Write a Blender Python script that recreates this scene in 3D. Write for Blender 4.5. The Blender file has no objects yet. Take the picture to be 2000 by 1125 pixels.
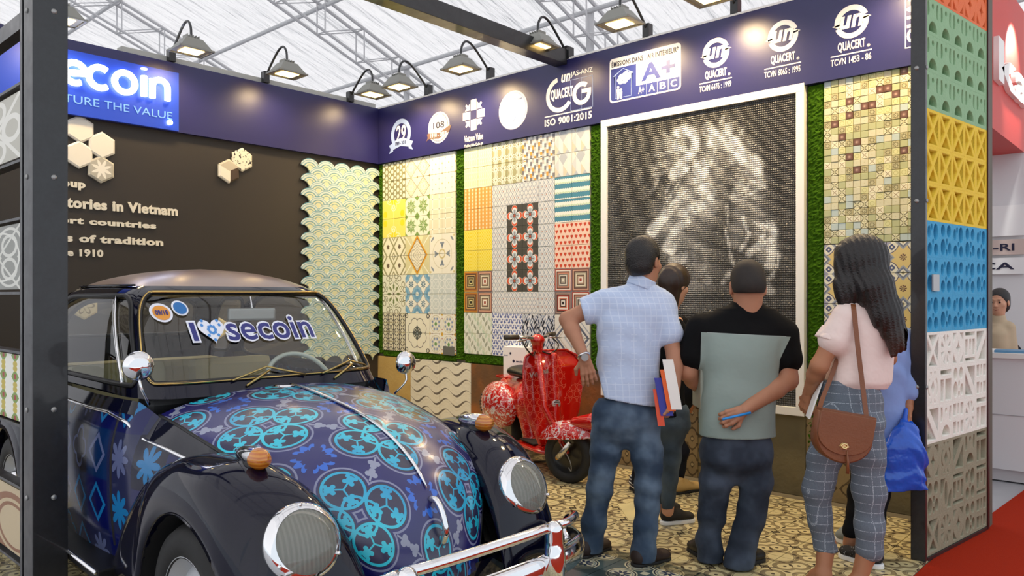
import bpy, bmesh, math, random
import numpy as np
from mathutils import Matrix, Vector
random.seed(4); rng = np.random.default_rng(4)
C = bpy.context.scene.collection
S = bpy.context.scene
PI = math.pi

# ------------------------------------------------------------------ camera
TH = math.radians(42.3)                    # compass angle of the view; world X runs along the left wall, Y along the right wall
FW = np.array([math.cos(TH), math.sin(TH), 0.0]); RT = np.array([math.sin(TH), -math.cos(TH), 0.0]); UP = np.array([0, 0, 1.0])
EYE = np.array([0, 0, 1.4])
cam_d = bpy.data.cameras.new('camera'); cam = bpy.data.objects.new('camera', cam_d); C.objects.link(cam)
cam_d.sensor_width = 36; cam_d.lens = 27.0; cam_d.shift_y = 15.5 / 2000
cam_d.clip_end = 200
cam.location = EYE
cam.rotation_euler = (PI / 2, 0, TH - PI / 2)
S.camera = cam
def at(u, v, dep):                          # a point of the place from where it stands in the photograph and how far off it is
    return EYE + (FW + (u - 1000) / 1500 * RT + (578 - v) / 1500 * UP) * dep
# ------------------------------------------------------------------ world, sun, exposure
wd = bpy.data.worlds.new('world'); S.world = wd; wd.use_nodes = True
bg = wd.node_tree.nodes['Background']; bg.inputs[0].default_value = (0.86, 0.93, 1.0, 1); bg.inputs[1].default_value = 1.2
sun_d = bpy.data.lights.new('sun', 'SUN'); sun_d.energy = 8.3; sun_d.angle = 0.02; sun_d.color = (1, .97, .93)
sun = bpy.data.objects.new('sun', sun_d); C.objects.link(sun); sun.rotation_euler = (math.radians(18), math.radians(-22), 0)
S.view_settings.view_transform = 'Standard'; S.view_settings.look = 'None'; S.view_settings.gamma = 1
S.view_settings.use_curve_mapping = False; S.view_settings.exposure = -0.08
S.cycles.use_denoising = True
S.cycles.max_bounces = 10; S.cycles.diffuse_bounces = 5; S.cycles.glossy_bounces = 4; S.cycles.transmission_bounces = 8
S.cycles.transparent_max_bounces = 12; S.cycles.caustics_reflective = False; S.cycles.caustics_refractive = False
S.cycles.sample_clamp_indirect = 6

# ------------------------------------------------------------------ object helpers
def prop(o, label=None, cat=None, group=None, kind=None):
    if label: o['label'] = label
    if cat: o['category'] = cat
    if group: o['group'] = group
    if kind: o['kind'] = kind
    return o
def ob(name, me, parent=None, loc=(0, 0, 0), rot=(0, 0, 0), mat=None, scale=None):
    o = bpy.data.objects.new(name, me); C.objects.link(o)
    o.parent = parent; o.location = loc; o.rotation_euler = rot
    if scale: o.scale = scale
    if mat is not None and me is not None:
        me.materials.clear(); me.materials.append(mat)
    return o
def thing(name, label, cat, loc=(0, 0, 0), rotz=0, group=None):
    return prop(ob(name, None, None, loc, (0, 0, rotz)), label, cat, group)
def copy_tree(o, parent=None):
    c = o.copy(); C.objects.link(c); c.parent = parent
    for ch in list(o.children): copy_tree(ch, c)
    return c
class MB:                                   # mesh builder: parts of one mesh
    def __init__(s): s.v = []; s.f = []; s.n = 0
    def add(s, v, f):
        v = np.asarray(v, float); s.v.append(v); s.f += [[i + s.n for i in q] for q in f]; s.n += len(v); return s
    def box(s, x0, x1, y0, y1, z0, z1):
        v = [(x, y, z) for x in (x0, x1) for y in (y0, y1) for z in (z0, z1)]
        return s.add(v, [(0, 1, 3, 2), (4, 6, 7, 5), (0, 4, 5, 1), (2, 3, 7, 6), (0, 2, 6, 4), (1, 5, 7, 3)])
    def tube(s, pts, r, n=8, cap=True, closed=False):
        pts = [np.asarray(p, float) for p in pts]; m = len(pts)
        rr = r if hasattr(r, '__len__') else [r] * m
        V = []; up = None
        for i, p in enumerate(pts):
            a = pts[(i - 1) % m] if (i or closed) else p; b = pts[(i + 1) % m] if (i < m - 1 or closed) else p
            t = b - a; t = t / (np.linalg.norm(t) + 1e-12)
            if up is None: up = np.array([0, 0, 1.]) if abs(t[2]) < .9 else np.array([1., 0, 0])
            e1 = np.cross(up, t); e1 /= np.linalg.norm(e1) + 1e-12; e2 = np.cross(t, e1); up = e2
            for k in range(n):
                A = 2 * PI * k / n; V.append(p + rr[i] * (math.cos(A) * e1 + math.sin(A) * e2))
        Fc = []
        for i in range(m if closed else m - 1):
            for k in range(n):
                j = (i + 1) % m; Fc.append((i * n + k, i * n + (k + 1) % n, j * n + (k + 1) % n, j * n + k))
        if cap and not closed: Fc += [tuple(range(n))[::-1], tuple(range((m - 1) * n, m * n))]
        return s.add(V, Fc)
    def lathe(s, prof, n=32, axis='z', c=(0, 0, 0), closed=False):
        V = []; m = len(prof)
        for (r, h) in prof:
            for k in range(n):
                A = 2 * PI * k / n; x, y = r * math.cos(A), r * math.sin(A)
                V.append({'z': (x, y, h), 'y': (x, h, y), 'x': (h, x, y)}[axis])
        V = np.array(V) + np.array(c)
        Fc = [(i * n + k, i * n + (k + 1) % n, (i + 1) % m * n + (k + 1) % n, (i + 1) % m * n + k) for i in range(m if closed else m - 1) for k in range(n)]
        return s.add(V, Fc)
    def grid(s, G):                         # G: (a, b, 3)
        G = np.asarray(G); a, b = G.shape[:2]
        return s.add(G.reshape(-1, 3), [(i * b + j, i * b + j + 1, (i + 1) * b + j + 1, (i + 1) * b + j) for i in range(a - 1) for j in range(b - 1)])
    def mesh(s, name='mesh', smooth=False, angle=None):
        me = bpy.data.meshes.new(name); me.from_pydata(np.concatenate(s.v).tolist(), [], s.f); me.validate()
        bm = bmesh.new(); bm.from_mesh(me); bmesh.ops.recalc_face_normals(bm, faces=bm.faces)
        if smooth or angle:
            for f in bm.faces: f.smooth = True
            if angle:
                for e in bm.edges:
                    if len(e.link_faces) == 2 and e.calc_face_angle(0) > math.radians(angle): e.smooth = False
        bm.to_mesh(me); bm.free(); return me
def box(name, x0, x1, y0, y1, z0, z1, mat, parent=None, bev=0, **k):
    b = MB().box(x0, x1, y0, y1, z0, z1)
    if bev:
        me = b.mesh(); bm = bmesh.new(); bm.from_mesh(me)
        bmesh.ops.bevel(bm, geom=bm.edges[:], offset=bev, segments=2, affect='EDGES', profile=.7)
        bm.to_mesh(me); bm.free()
    else: me = b.mesh()
    return ob(name, me, parent, mat=mat, **k)
def raw_mesh(V, Fq, name='m', smooth=True):  # fast quads from numpy
    me = bpy.data.meshes.new(name); V = np.asarray(V, np.float32); Fq = np.asarray(Fq, np.int32)
    me.vertices.add(len(V)); me.vertices.foreach_set('co', V.ravel())
    k = Fq.shape[1]
    me.loops.add(Fq.size); me.loops.foreach_set('vertex_index', Fq.ravel())
    me.polygons.add(len(Fq)); me.polygons.foreach_set('loop_start', np.arange(0, Fq.size, k, dtype=np.int32))
    me.update(calc_edges=True)
    if smooth: me.polygons.foreach_set('use_smooth', np.ones(len(Fq), bool))
    return me
def spline(xs, ys):                         # smooth monotone-ish interpolation
    xs = np.asarray(xs, float); ys = np.asarray(ys, float)
    o = np.argsort(xs); xs = xs[o]; ys = ys[o]
    d = np.diff(ys) / np.diff(xs); m = np.zeros(len(xs)); m[0] = d[0]; m[-1] = d[-1]
    for i in range(1, len(xs) - 1):
        if d[i - 1] * d[i] > 0: m[i] = 2 * d[i - 1] * d[i] / (d[i - 1] + d[i])
    def f(x):
        x = np.clip(np.asarray(x, float), xs[0], xs[-1]); i = np.clip(np.searchsorted(xs, x, side='right') - 1, 0, len(xs) - 2)
        h = xs[i + 1] - xs[i]; t = (x - xs[i]) / h
        return (2*t**3 - 3*t**2 + 1) * ys[i] + (t**3 - 2*t**2 + t) * h * m[i] + (-2*t**3 + 3*t**2) * ys[i + 1] + (t**3 - t**2) * h * m[i + 1]
    return f
def curve_pts(P, n):                        # Catmull-Rom through points
    P = [np.asarray(p, float) for p in P]; Q = [2 * P[0] - P[1]] + P + [2 * P[-1] - P[-2]]; out = []
    for i in range(1, len(Q) - 2):
        for k in range(n):
            t = k / n; a, b, c, d = Q[i - 1], Q[i], Q[i + 1], Q[i + 2]
            out.append(.5 * (2 * b + (c - a) * t + (2 * a - 5 * b + 4 * c - d) * t * t + (3 * b - a - 3 * c + d) * t ** 3))
    out.append(P[-1]); return out
def _conv(cu, name):
    o = bpy.data.objects.new(name, cu); C.objects.link(o)
    dg = bpy.context.evaluated_depsgraph_get(); dg.update()
    me = bpy.data.meshes.new_from_object(o.evaluated_get(dg)); me.name = name
    bpy.data.objects.remove(o); return me
def stand(me):                              # flat XY drawing -> upright XZ, front towards -Y
    v = np.empty(len(me.vertices) * 3, np.float32); me.vertices.foreach_get('co', v); v = v.reshape(-1, 3)
    v = np.stack([v[:, 0], -v[:, 2], v[:, 1]], 1); me.vertices.foreach_set('co', v.ravel()); me.update(); return me
def poly_mesh(loops, depth=.002, name='shape', bev=0):   # outline + holes, even-odd, extruded
    cu = bpy.data.curves.new(name, 'CURVE'); cu.dimensions = '2D'; cu.fill_mode = 'BOTH'; cu.extrude = depth / 2
    if bev: cu.bevel_depth = bev; cu.bevel_resolution = 0
    for L in loops:
        sp = cu.splines.new('POLY'); sp.points.add(len(L) - 1); sp.use_cyclic_u = True
        for i, p in enumerate(L): sp.points[i].co = (p[0], p[1], 0, 1)
    me = stand(_conv(cu, name)); bpy.data.curves.remove(cu); return me
def text_mesh(body, x0, x1, z0, z1, bold=0.0, depth=.004, shear=0, name='text', keep=False):
    cu = bpy.data.curves.new(name, 'FONT'); cu.body = body; cu.size = 1; cu.offset = bold; cu.extrude = .01; cu.shear = shear; cu.resolution_u = 3
    cu.space_character = 1 + bold * 2
    me = stand(_conv(cu, name)); bpy.data.curves.remove(cu)
    v = np.empty(len(me.vertices) * 3, np.float32); me.vertices.foreach_get('co', v); v = v.reshape(-1, 3)
    lo = v.min(0); hi = v.max(0); s = hi - lo
    v[:, 0] = x0 + (v[:, 0] - lo[0]) / s[0] * (x1 - x0); v[:, 2] = z0 + (v[:, 2] - lo[2]) / s[2] * (z1 - z0)
    v[:, 1] = (v[:, 1] - lo[1]) / s[1] * depth - depth
    me.vertices.foreach_set('co', v.ravel()); me.update(); return me
def ring(cx, cy, r, n=32, a0=0, a1=2 * PI, ry=None):
    ry = ry or r; full = abs(a1 - a0 - 2 * PI) < 1e-6
    return [(cx + r * math.cos(a0 + (a1 - a0) * i / (n if full else n - 1)), cy + ry * math.sin(a0 + (a1 - a0) * i / (n if full else n - 1))) for i in range(n)]
def arc_band(cx, cy, r0, r1, a0, a1, n=24): return ring(cx, cy, r1, n, a0, a1) + ring(cx, cy, r0, n, a0, a1)[::-1]
def rect(x0, x1, y0, y1): return [(x0, y0), (x1, y0), (x1, y1), (x0, y1)]
def rrect(x0, x1, y0, y1, r, n=5):
    return ring(x1 - r, y1 - r, r, n, 0, PI/2) + ring(x0 + r, y1 - r, r, n, PI/2, PI) + ring(x0 + r, y0 + r, r, n, PI, 1.5*PI) + ring(x1 - r, y0 + r, r, n, 1.5*PI, 2*PI)
# ------------------------------------------------------------------ node expressions
NT = None
def srgb(c):
    if isinstance(c, str): c = tuple(int(c[i:i + 2], 16) / 255 for i in (0, 2, 4))
    return tuple((x / 12.92 if x <= .04045 else ((x + .055) / 1.055) ** 2.4) for x in c)
class V:
    def __init__(s, k): s.k = k
    def __add__(a, b): return m('ADD', a, b)
    def __radd__(a, b): return m('ADD', b, a)
    def __sub__(a, b): return m('SUBTRACT', a, b)
    def __rsub__(a, b): return m('SUBTRACT', b, a)
    def __mul__(a, b): return m('MULTIPLY', a, b)
    def __rmul__(a, b): return m('MULTIPLY', b, a)
    def __truediv__(a, b): return m('DIVIDE', a, b)
    def __neg__(a): return m('MULTIPLY', a, -1)
def m(op, a, b=None, c=None):
    n = NT.nodes.new('ShaderNodeMath'); n.operation = op
    for i, q in enumerate((a, b, c)):
        if q is None: continue
        if isinstance(q, V): NT.links.new(q.k, n.inputs[i])
        else: n.inputs[i].default_value = float(q)
    return V(n.outputs[0])
ab = lambda a: m('ABSOLUTE', a)
mn = lambda a, b: m('MINIMUM', a, b)
mx = lambda a, b: m('MAXIMUM', a, b)
md = lambda a, b: m('FLOORED_MODULO', a, b)
cen = lambda a, b: md(a, b) - b / 2
fl = lambda a: m('FLOOR', a)
sn = lambda a: m('SINE', a)
cs = lambda a: m('COSINE', a)
sq = lambda a: m('SQRT', a)
lt = lambda a, b: m('LESS_THAN', a, b)
gt = lambda a, b: m('GREATER_THAN', a, b)
pw = lambda a, b: m('POWER', a, b)
at2 = lambda a, b: m('ARCTAN2', a, b)
ln = lambda x, y: sq(x * x + y * y)
tri = lambda a, p: m('PINGPONG', a, p)
def seg(lo, a, hi): return gt(a, lo) * lt(a, hi)
def near(a, c, w): return lt(ab(a - c), w)
def disc(x, y, cx, cy, r): return lt(ln(x - cx, y - cy), r)
def rng_(x, y, cx, cy, r, w): return near(ln(x - cx, y - cy), r, w)
def noise(scale, det=2, vec=None, rough=.5, dist=0):
    n = NT.nodes.new('ShaderNodeTexNoise'); n.inputs['Scale'].default_value = scale; n.inputs['Detail'].default_value = det
    n.inputs['Roughness'].default_value = rough; n.inputs['Distortion'].default_value = dist
    NT.links.new(vec if vec is not None else CO, n.inputs['Vector']); return V(n.outputs['Fac'])
def smooth(a, lo, hi):
    n = NT.nodes.new('ShaderNodeMapRange'); n.interpolation_type = 'SMOOTHSTEP'
    n.inputs[1].default_value = lo; n.inputs[2].default_value = hi; NT.links.new(a.k, n.inputs[0]); return V(n.outputs[0])
def mix(a, b, f):
    n = NT.nodes.new('ShaderNodeMix'); n.data_type = 'RGBA'
    if isinstance(f, V): NT.links.new(f.k, n.inputs[0])
    else: n.inputs[0].default_value = f
    for i, q in ((6, a), (7, b)):
        if isinstance(q, (tuple, str, list)): n.inputs[i].default_value = (*srgb(q), 1)
        else: NT.links.new(q, n.inputs[i])
    return n.outputs[2]
def paint(base, *layers):                   # layers: (mask, colour), later ones on top
    c = base
    for mk, col in layers: c = mix(c, col, mk)
    return c
def rnd():                                  # a number per object
    n = NT.nodes.new('ShaderNodeObjectInfo'); return V(n.outputs['Random'])
def hsh(a, b):                              # a number per cell
    q = sn(a * 12.9898 + b * 78.233) * 43758.5453; return q - fl(q)
CO = None
MATS = {}
def M(name, fn=None, base='cccccc', rough=.5, metal=0, coat=0, spec=.5, emit=0, trans=0, bump=None, coord='Object', alpha=1, ior=None, sheen=0, coatr=.05, k=1.0):
    global NT, CO
    if name in MATS: return MATS[name]
    mt = bpy.data.materials.new(name); mt.use_nodes = True; NT = mt.node_tree
    p = NT.nodes['Principled BSDF']; tc = NT.nodes.new('ShaderNodeTexCoord'); CO = tc.outputs[coord]
    p.inputs['Roughness'].default_value = rough; p.inputs['Metallic'].default_value = metal
    p.inputs['Coat Weight'].default_value = coat; p.inputs['Coat Roughness'].default_value = coatr; p.inputs['Specular IOR Level'].default_value = spec
    p.inputs['Transmission Weight'].default_value = trans; p.inputs['Alpha'].default_value = alpha
    p.inputs['Sheen Weight'].default_value = sheen
    if ior: p.inputs['IOR'].default_value = ior
    p.inputs['Base Color'].default_value = (*srgb(base), 1)
    sx = NT.nodes.new('ShaderNodeSeparateXYZ'); NT.links.new(CO, sx.inputs[0])
    x, y, z = (V(sx.outputs[i]) for i in range(3))
    if fn:
        r = fn(x, y, z)
        if not isinstance(r, dict): r = {'c': r}
        for key, sock in (('c', 'Base Color'), ('r', 'Roughness'), ('m', 'Metallic')):
            if key in r:
                q = r[key]; NT.links.new(q.k if isinstance(q, V) else q, p.inputs[sock])
        if 'b' in r: bump = r['b']
    if emit:
        p.inputs['Emission Color'].default_value = (*srgb(base), 1); p.inputs['Emission Strength'].default_value = emit
    if callable(bump): bump = (bump(x, y, z), .002)
    if bump:
        b = NT.nodes.new('ShaderNodeBump'); b.inputs['Distance'].default_value = bump[1]; b.inputs['Strength'].default_value = 1
        NT.links.new(bump[0].k, b.inputs['Height']); NT.links.new(b.outputs[0], p.inputs['Normal'])
    MATS[name] = mt; return mt
def TM(name, fn, rough=.35, sc=.1):         # printed wall tile: fn gets x, z with the tile from -1 to 1
    return M('tile_' + name, lambda x, y, z: fn(x / sc, z / sc), rough=rough)
def glass(name, tint=(1, 1, 1), a=.12, rough=.02):
    mt = bpy.data.materials.new(name); mt.use_nodes = True; t = mt.node_tree; t.nodes.clear()
    o = t.nodes.new('ShaderNodeOutputMaterial'); mxn = t.nodes.new('ShaderNodeMixShader'); tr = t.nodes.new('ShaderNodeBsdfTransparent'); g = t.nodes.new('ShaderNodeBsdfGlossy')
    f = t.nodes.new('ShaderNodeFresnel'); f.inputs[0].default_value = 1.45; ad = t.nodes.new('ShaderNodeMath'); ad.operation = 'ADD'; ad.inputs[1].default_value = a * .3; ad.use_clamp = True
    ge = t.nodes.new('ShaderNodeNewGeometry'); mr = t.nodes.new('ShaderNodeMapRange'); mr.inputs[3].default_value = 1.45; mr.inputs[4].default_value = 1 / 1.45
    t.links.new(ge.outputs['Backfacing'], mr.inputs[0]); t.links.new(mr.outputs[0], f.inputs[0])
    tr.inputs[0].default_value = (*tint, 1); g.inputs[1].default_value = rough
    t.links.new(f.outputs[0], ad.inputs[0]); t.links.new(ad.outputs[0], mxn.inputs[0]); t.links.new(tr.outputs[0], mxn.inputs[1]); t.links.new(g.outputs[0], mxn.inputs[2]); t.links.new(mxn.outputs[0], o.inputs[0])
    return mt
black_steel = M('black_steel', lambda x, y, z: dict(c=mix('121214', '25262a', noise(60, 3)), r=noise(14, 3) * .3 + .22), rough=.32, coat=.3)
white_paint = M('white_paint', base='f2f0ec', rough=.5)
chrome = M('chrome', base='e6e6e8', rough=.07, metal=1)
dull_metal = M('dull_metal', base='9a9a98', rough=.4, metal=.8)
rubber = M('rubber', lambda x, y, z: mix('101010', '1c1c1c', noise(30)), rough=.7)
black_plastic = M('black_plastic', base='0c0c0d', rough=.4)
grass_m = M('turf', lambda x, y, z: mix('1c3a08', '4b7412', noise(220, 2)), rough=.9, spec=.1)
# ================================================================== the hall: tent roof, trusses, end wall
XW, YW, HB, HT = 5.34, 6.86, 2.86, 3.47      # right wall plane, left wall plane, underside and top of the fascia
def roof_z(x): return 10.6 - .374 * x if x > -4 else 10.6 + 1.496 + .374 * (x + 4)
def membrane_mat():
    mt = bpy.data.materials.new('tent_membrane'); mt.use_nodes = True; t = mt.node_tree; t.nodes.clear()
    o = t.nodes.new('ShaderNodeOutputMaterial'); d = t.nodes.new('ShaderNodeBsdfDiffuse'); tr = t.nodes.new('ShaderNodeBsdfTranslucent'); mxn = t.nodes.new('ShaderNodeMixShader')
    d.inputs[0].default_value = (.8, .8, .8, 1); tr.inputs[0].default_value = (.54, .53, .54, 1); mxn.inputs[0].default_value = .5
    n = t.nodes.new('ShaderNodeTexNoise'); n.inputs['Scale'].default_value = .8; n.inputs['Detail'].default_value = 4; tc = t.nodes.new('ShaderNodeTexCoord')
    mp = t.nodes.new('ShaderNodeMapping'); mp.inputs['Scale'].default_value = (1, 5, 1); t.links.new(tc.outputs['Object'], mp.inputs[0]); t.links.new(mp.outputs[0], n.inputs['Vector'])
    b = t.nodes.new('ShaderNodeBump'); b.inputs['Distance'].default_value = .25; t.links.new(n.outputs[0], b.inputs['Height'])
    for s in (d, tr): t.links.new(b.outputs[0], s.inputs['Normal'])
    t.links.new(d.outputs[0], mxn.inputs[1]); t.links.new(tr.outputs[0], mxn.inputs[2]); t.links.new(mxn.outputs[0], o.inputs[0]); return mt
memb = membrane_mat()
TY = [-1.9, 3.1, 8.1, 13.1, 18.2, 23.2, 28.2]
ceil_ = prop(ob('ceiling', None), 'white fabric roof of the exhibition tent hall', kind='structure')
xs = np.linspace(-4, 21, 26); G = []
for a, b in zip([-7] + TY, TY + [33]):      # one sagging bay of fabric between each pair of trusses
    ys = np.linspace(a, b, 9)
    for sl in (0, 1):
        X = xs if sl == 0 else np.linspace(-30, -4, 14)
        g = [[(x, y, roof_z(x) + .12 - .22 * math.sin(PI * (y - a) / (b - a))) for y in ys] for x in X]
        ob('membrane_panel', MB().grid(g).mesh(smooth=True), ceil_, mat=memb)
        cast = None
truss_m = M('truss_aluminium', base='c9c9cb', rough=.5, metal=.1)
for k, y in enumerate(TY):
    t = ob('roof_truss', None, ceil_, (0, y, 0))
    mb = MB()
    for dy in (-.14, .14):
        mb.tube([(-4, dy, 12.05), (21, dy, 2.7)], .035, 6)
        mb.tube([(-4, dy, 11.4), (21, dy, 2.05)], .028, 6)
    ob('chord', mb.mesh(smooth=True, angle=40), t, mat=truss_m)
    wb = MB()
    for i in range(26):
        x = -3.6 + i * .95; z = 12.05 - .374 * (x + 4)
        for dy in (-.14, .14):
            wb.tube([(x, dy, z), (x, dy, z - .65)], .016, 5); wb.tube([(x, dy, z - .65), (x + .95, dy, z - .355)], .012, 4)
        wb.tube([(x, -.14, z), (x, .14, z)], .016, 5); wb.tube([(x, -.14, z - .65), (x, .14, z - .65)], .016, 5)
    prop(ob('truss_web', wb.mesh(smooth=True, angle=40), t, mat=truss_m), kind='stuff')
    sp = MB().tube([(10.95, 0, 6.45), (10.95, 0, 5.2)], .07, 10); ob('truss_post', sp.mesh(smooth=True, angle=40), t, mat=truss_m)
for i in range(10):
    x = -1.6 + i * 2.08
    ob('purlin', MB().tube([(x, -7, roof_z(x) - .13), (x, 33, roof_z(x) - .13)], .045, 8).mesh(smooth=True, angle=40), ceil_, mat=truss_m)
hall_wall = M('hall_wall_fabric', base='e9e9ea', rough=.8)
box('wall_far', -30, 21, 33, 33.1, 0, 12.3, hall_wall); prop(bpy.data.objects['wall_far'], 'white end wall of the hall', kind='structure')
box('wall_side', 21, 21.1, -7, 33, 0, 4, hall_wall); prop(bpy.data.objects['wall_side'], 'low white side wall of the hall', kind='structure')

# ================================================================== floors
conc = M('hall_floor', lambda x, y, z: dict(c=mix('a8a9ac', 'bbbcc0', noise(3, 4)), r=noise(5) * .3 + .3), rough=.45)
fl_hall = box('floor', -12, 21, -7, 33, -.08, -.012, conc); prop(fl_hall, 'grey hall floor', kind='structure')
carp = M('red_carpet', lambda x, y, z: dict(c=mix('a8240d', 'c23a1c', noise(350, 2)), b=(noise(500, 2), .004)), rough=.95, spec=.1)
cp = ob('aisle_carpet', MB().add([(x, y, z) for z in (-.012, .001) for x, y in ((-4, -2.4), (14, -2.4), (14, .58), (5.71, 1.045), (4.40, 1.098), (-4, 1.098))], [(0, 1, 2, 3, 4, 5), (6, 7, 8, 9, 10, 11)] + [(i, (i + 1) % 6, 6 + (i + 1) % 6, 6 + i) for i in range(6)]).mesh(), mat=carp); prop(cp, 'bright red carpet running along the aisle in front of the tiled stand', 'carpet')
def floor_pat(x, z):                        # encaustic scrolls, a quarter of the motif per tile: cream, tan bands, dark forks
    X, Z = (1 - x) / 2, (1 - z) / 2; a, b = mx(X, Z), mn(X, Z); d = ln(X, Z); nz = noise(6, 2)
    c1 = ln(a - .62, b - .36); c2 = ln(X - 1, Z - 1); band = mx(near(c1, .235, .050), mx(near(c2, .42, .05), near(d, .22, .045)))
    line = mx(near(c1, .295, .011), mx(near(c2, .345, .011), near(d, .155, .010)))
    dk = mx(lt(ln((a - .42) * .55, b * 1.5), .062), mx(lt(ab(a - b) * 1.4 + ab(a + b - 1.05) * .55, .10), lt(ln(a - .62, b - .36) , .05)))
    fk = mx(lt(ab(ab(a - .88) - b * .9), .032) * lt(b, .16), mx(lt(ln(a - 1, b) , .06), lt(ln((a - .80) * 1.0, (b - .62) * 1.9), .085)))
    return paint(mix('dccfa2', 'cdbf8c', nz), (band, mix('9a8c68', '857858', nz)), (line, '6c5f48'), (dk, '463b2d'), (fk, '4a3f31'), (gt(mx(ab(x), ab(z)), .985), '7d7358'))
def medal_pat(x, z):
    X, Z = ab(x) - .42, ab(z) - .42; d = ln(X, Z); th = at2(Z, X)
    petal = lt(d, ab(cs(th * 4)) * .16 + .08)
    return paint('4c5d5e', (lt(d, .40), 'd9d2b0'), (near(d, .345, .02), '2c3440'), (lt(d, .30), '8f9a94'), (lt(d, .26), 'd6cfae'), (petal, '2c3b55'), (lt(d, .05), 'd9d2b0'), (near(ln(x, z), .95, .0), 'd9d2b0'),
                 (lt(mx(ab(x), ab(z)), .1), 'd9d2b0'), (near(mx(ab(x), ab(z)), .9, .0), '000000'))
def cream_floor(x, z): return mix('ddd3a6', 'd2c795', noise(2, 3))
def FM(name, fn, sc=.1): return M('floor_' + name, lambda x, y, z: fn(x / sc, y / sc), rough=.3, coat=.15)
fm_scroll = FM('scroll', floor_pat); fm_med = FM('medallion', medal_pat, .2); fm_cream = FM('cream', cream_floor)
fm_teal = FM('teal', lambda x, z: mix('43565a', '54676a', noise(2)))
def flat_tile(w, h, t=.006):
    a, b = w / 2, h / 2; c = .0012
    return [(-a, -b, 0), (a, -b, 0), (a, b, 0), (-a, b, 0), (-a + c, -b + c, t), (a - c, -b + c, t), (a - c, b - c, t), (-a + c, b - c, t)], [(0, 1, 5, 4), (1, 2, 6, 5), (2, 3, 7, 6), (3, 0, 4, 7), (4, 5, 6, 7)]
bed = box('floor_tiled', 1.0, XW, 1.10, YW, -.012, .0015, M('grout_floor', base='6a6250', rough=.9)); prop(bed, 'patterned encaustic tile floor of the stand', kind='structure')
me_sc = MB().add(*flat_tile(.197, .197)).mesh(); me_sc.materials.append(fm_scroll)
me_te = MB().add(*flat_tile(.197, .197)).mesh(); me_te.materials.append(fm_teal)
me_md = MB().add(*flat_tile(.397, .397)).mesh(); me_md.materials.append(fm_med)
rest = MB(); count = 0
for i in range(22):
    for j in range(29):
        x = 1.04 + .1 + .2 * i - .04; y = 1.10 + .1 + .2 * j
        if x > XW - .05 or y > YW - .05: continue
        if x < 3.5 and 1.0 < x:
            if 2.9 < x < 3.1 or 3.3 < x < 3.5 or x < 2.9: pass
        if 3.1 < x < 3.5: continue
        vis = x > 2.7 and y < 4.35
        if vis and count < 292:
            count += 1
            diam = abs(x - 4.3) + abs(y - 2.66) < .0
            o = ob('tile', me_sc if x > 3.5 else me_te, bed, (x, y, .0015)); o.scale = (1 if i % 2 else -1, 1 if j % 2 else -1, 1)
        else:
            v, f = flat_tile(.197, .197); rest.add(np.array(v) + (x, y, .0015), f)
prop(ob('tile_field', rest.mesh(), bed, mat=M('floor_scroll_far', lambda x, y, z: floor_pat(1 - ab(cen(x - 1.1, .4)) * 10, 1 - ab(cen(y - 1.10, .4)) * 10), rough=.3)), kind='stuff')
for j in range(14):
    y = 1.10 + .2 + .4 * j
    ob('tile', me_md, bed, (3.3, y, .0015))
# four plain cream tiles laid as a diamond around a blue word
dm = ob('tile_inset', poly_mesh([[(-.28, 0), (0, -.28), (.28, 0), (0, .28)]], .003), bed, (4.28, 2.66, .0088), (PI / 2, 0, 0), fm_cream)
ob('lettering', text_mesh('secoin', -.12, .12, -.03, .04, .01, .001), bed, (4.28, 2.66, .0108), (-PI / 2, 0, 0.0), M('blue_ink', base='27407c', rough=.5))

# ================================================================== stand walls and fascia
dark_wall = M('dark_wall_paint', lambda x, y, z: mix('29241f', '322c26', noise(1.3, 3)), rough=.55)
navy = M('fascia_vinyl', lambda x, y, z: dict(c=mix('1d1c50', '252460', noise(.9, 2)), r=noise(40, 2) * .12 + .30), rough=.36, coat=.0, spec=.6)
wl = box('wall_left', 1.0, XW + .1, YW, YW + .12, 0, HT, dark_wall); prop(wl, 'dark brown left wall of the stand', kind='structure')
wr = box('wall_right', XW, XW + .12, .99, YW, 0, HT - .002, M('wall_board', base='5b5548', rough=.7)); prop(wr, 'right wall of the stand covered in tile panels', kind='structure')
RR = -PI / 2                                 # frame of the right wall: local x runs away from the corner, z up, front towards local -y
def U(y): return YW - y
fasR = thing('fascia_board', 'navy blue fascia with white certificate logos along the top of the right wall', 'fascia', (XW, YW, 0), RR)
box('board', 0.0, YW - 1.06, -.05, -.001, HB, HT, navy, fasR); box('top_trim', 0.0, YW - 1.06, -.052, -.0, HT - .004, HT + .012, white_paint, fasR)
fasL = thing('fascia_board', 'navy blue fascia with glowing sign along the top of the dark left wall', 'fascia', (0, YW, 0))
box('board', 1.0, XW - .052, -.05, -.001, HB, HT, navy, fasL)
box('rear_ledge', 2.6, XW - .052, .0, .10, HT - .01, HT + .06, M('ledge_board', base='b9b9b2', rough=.7), fasL)
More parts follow.
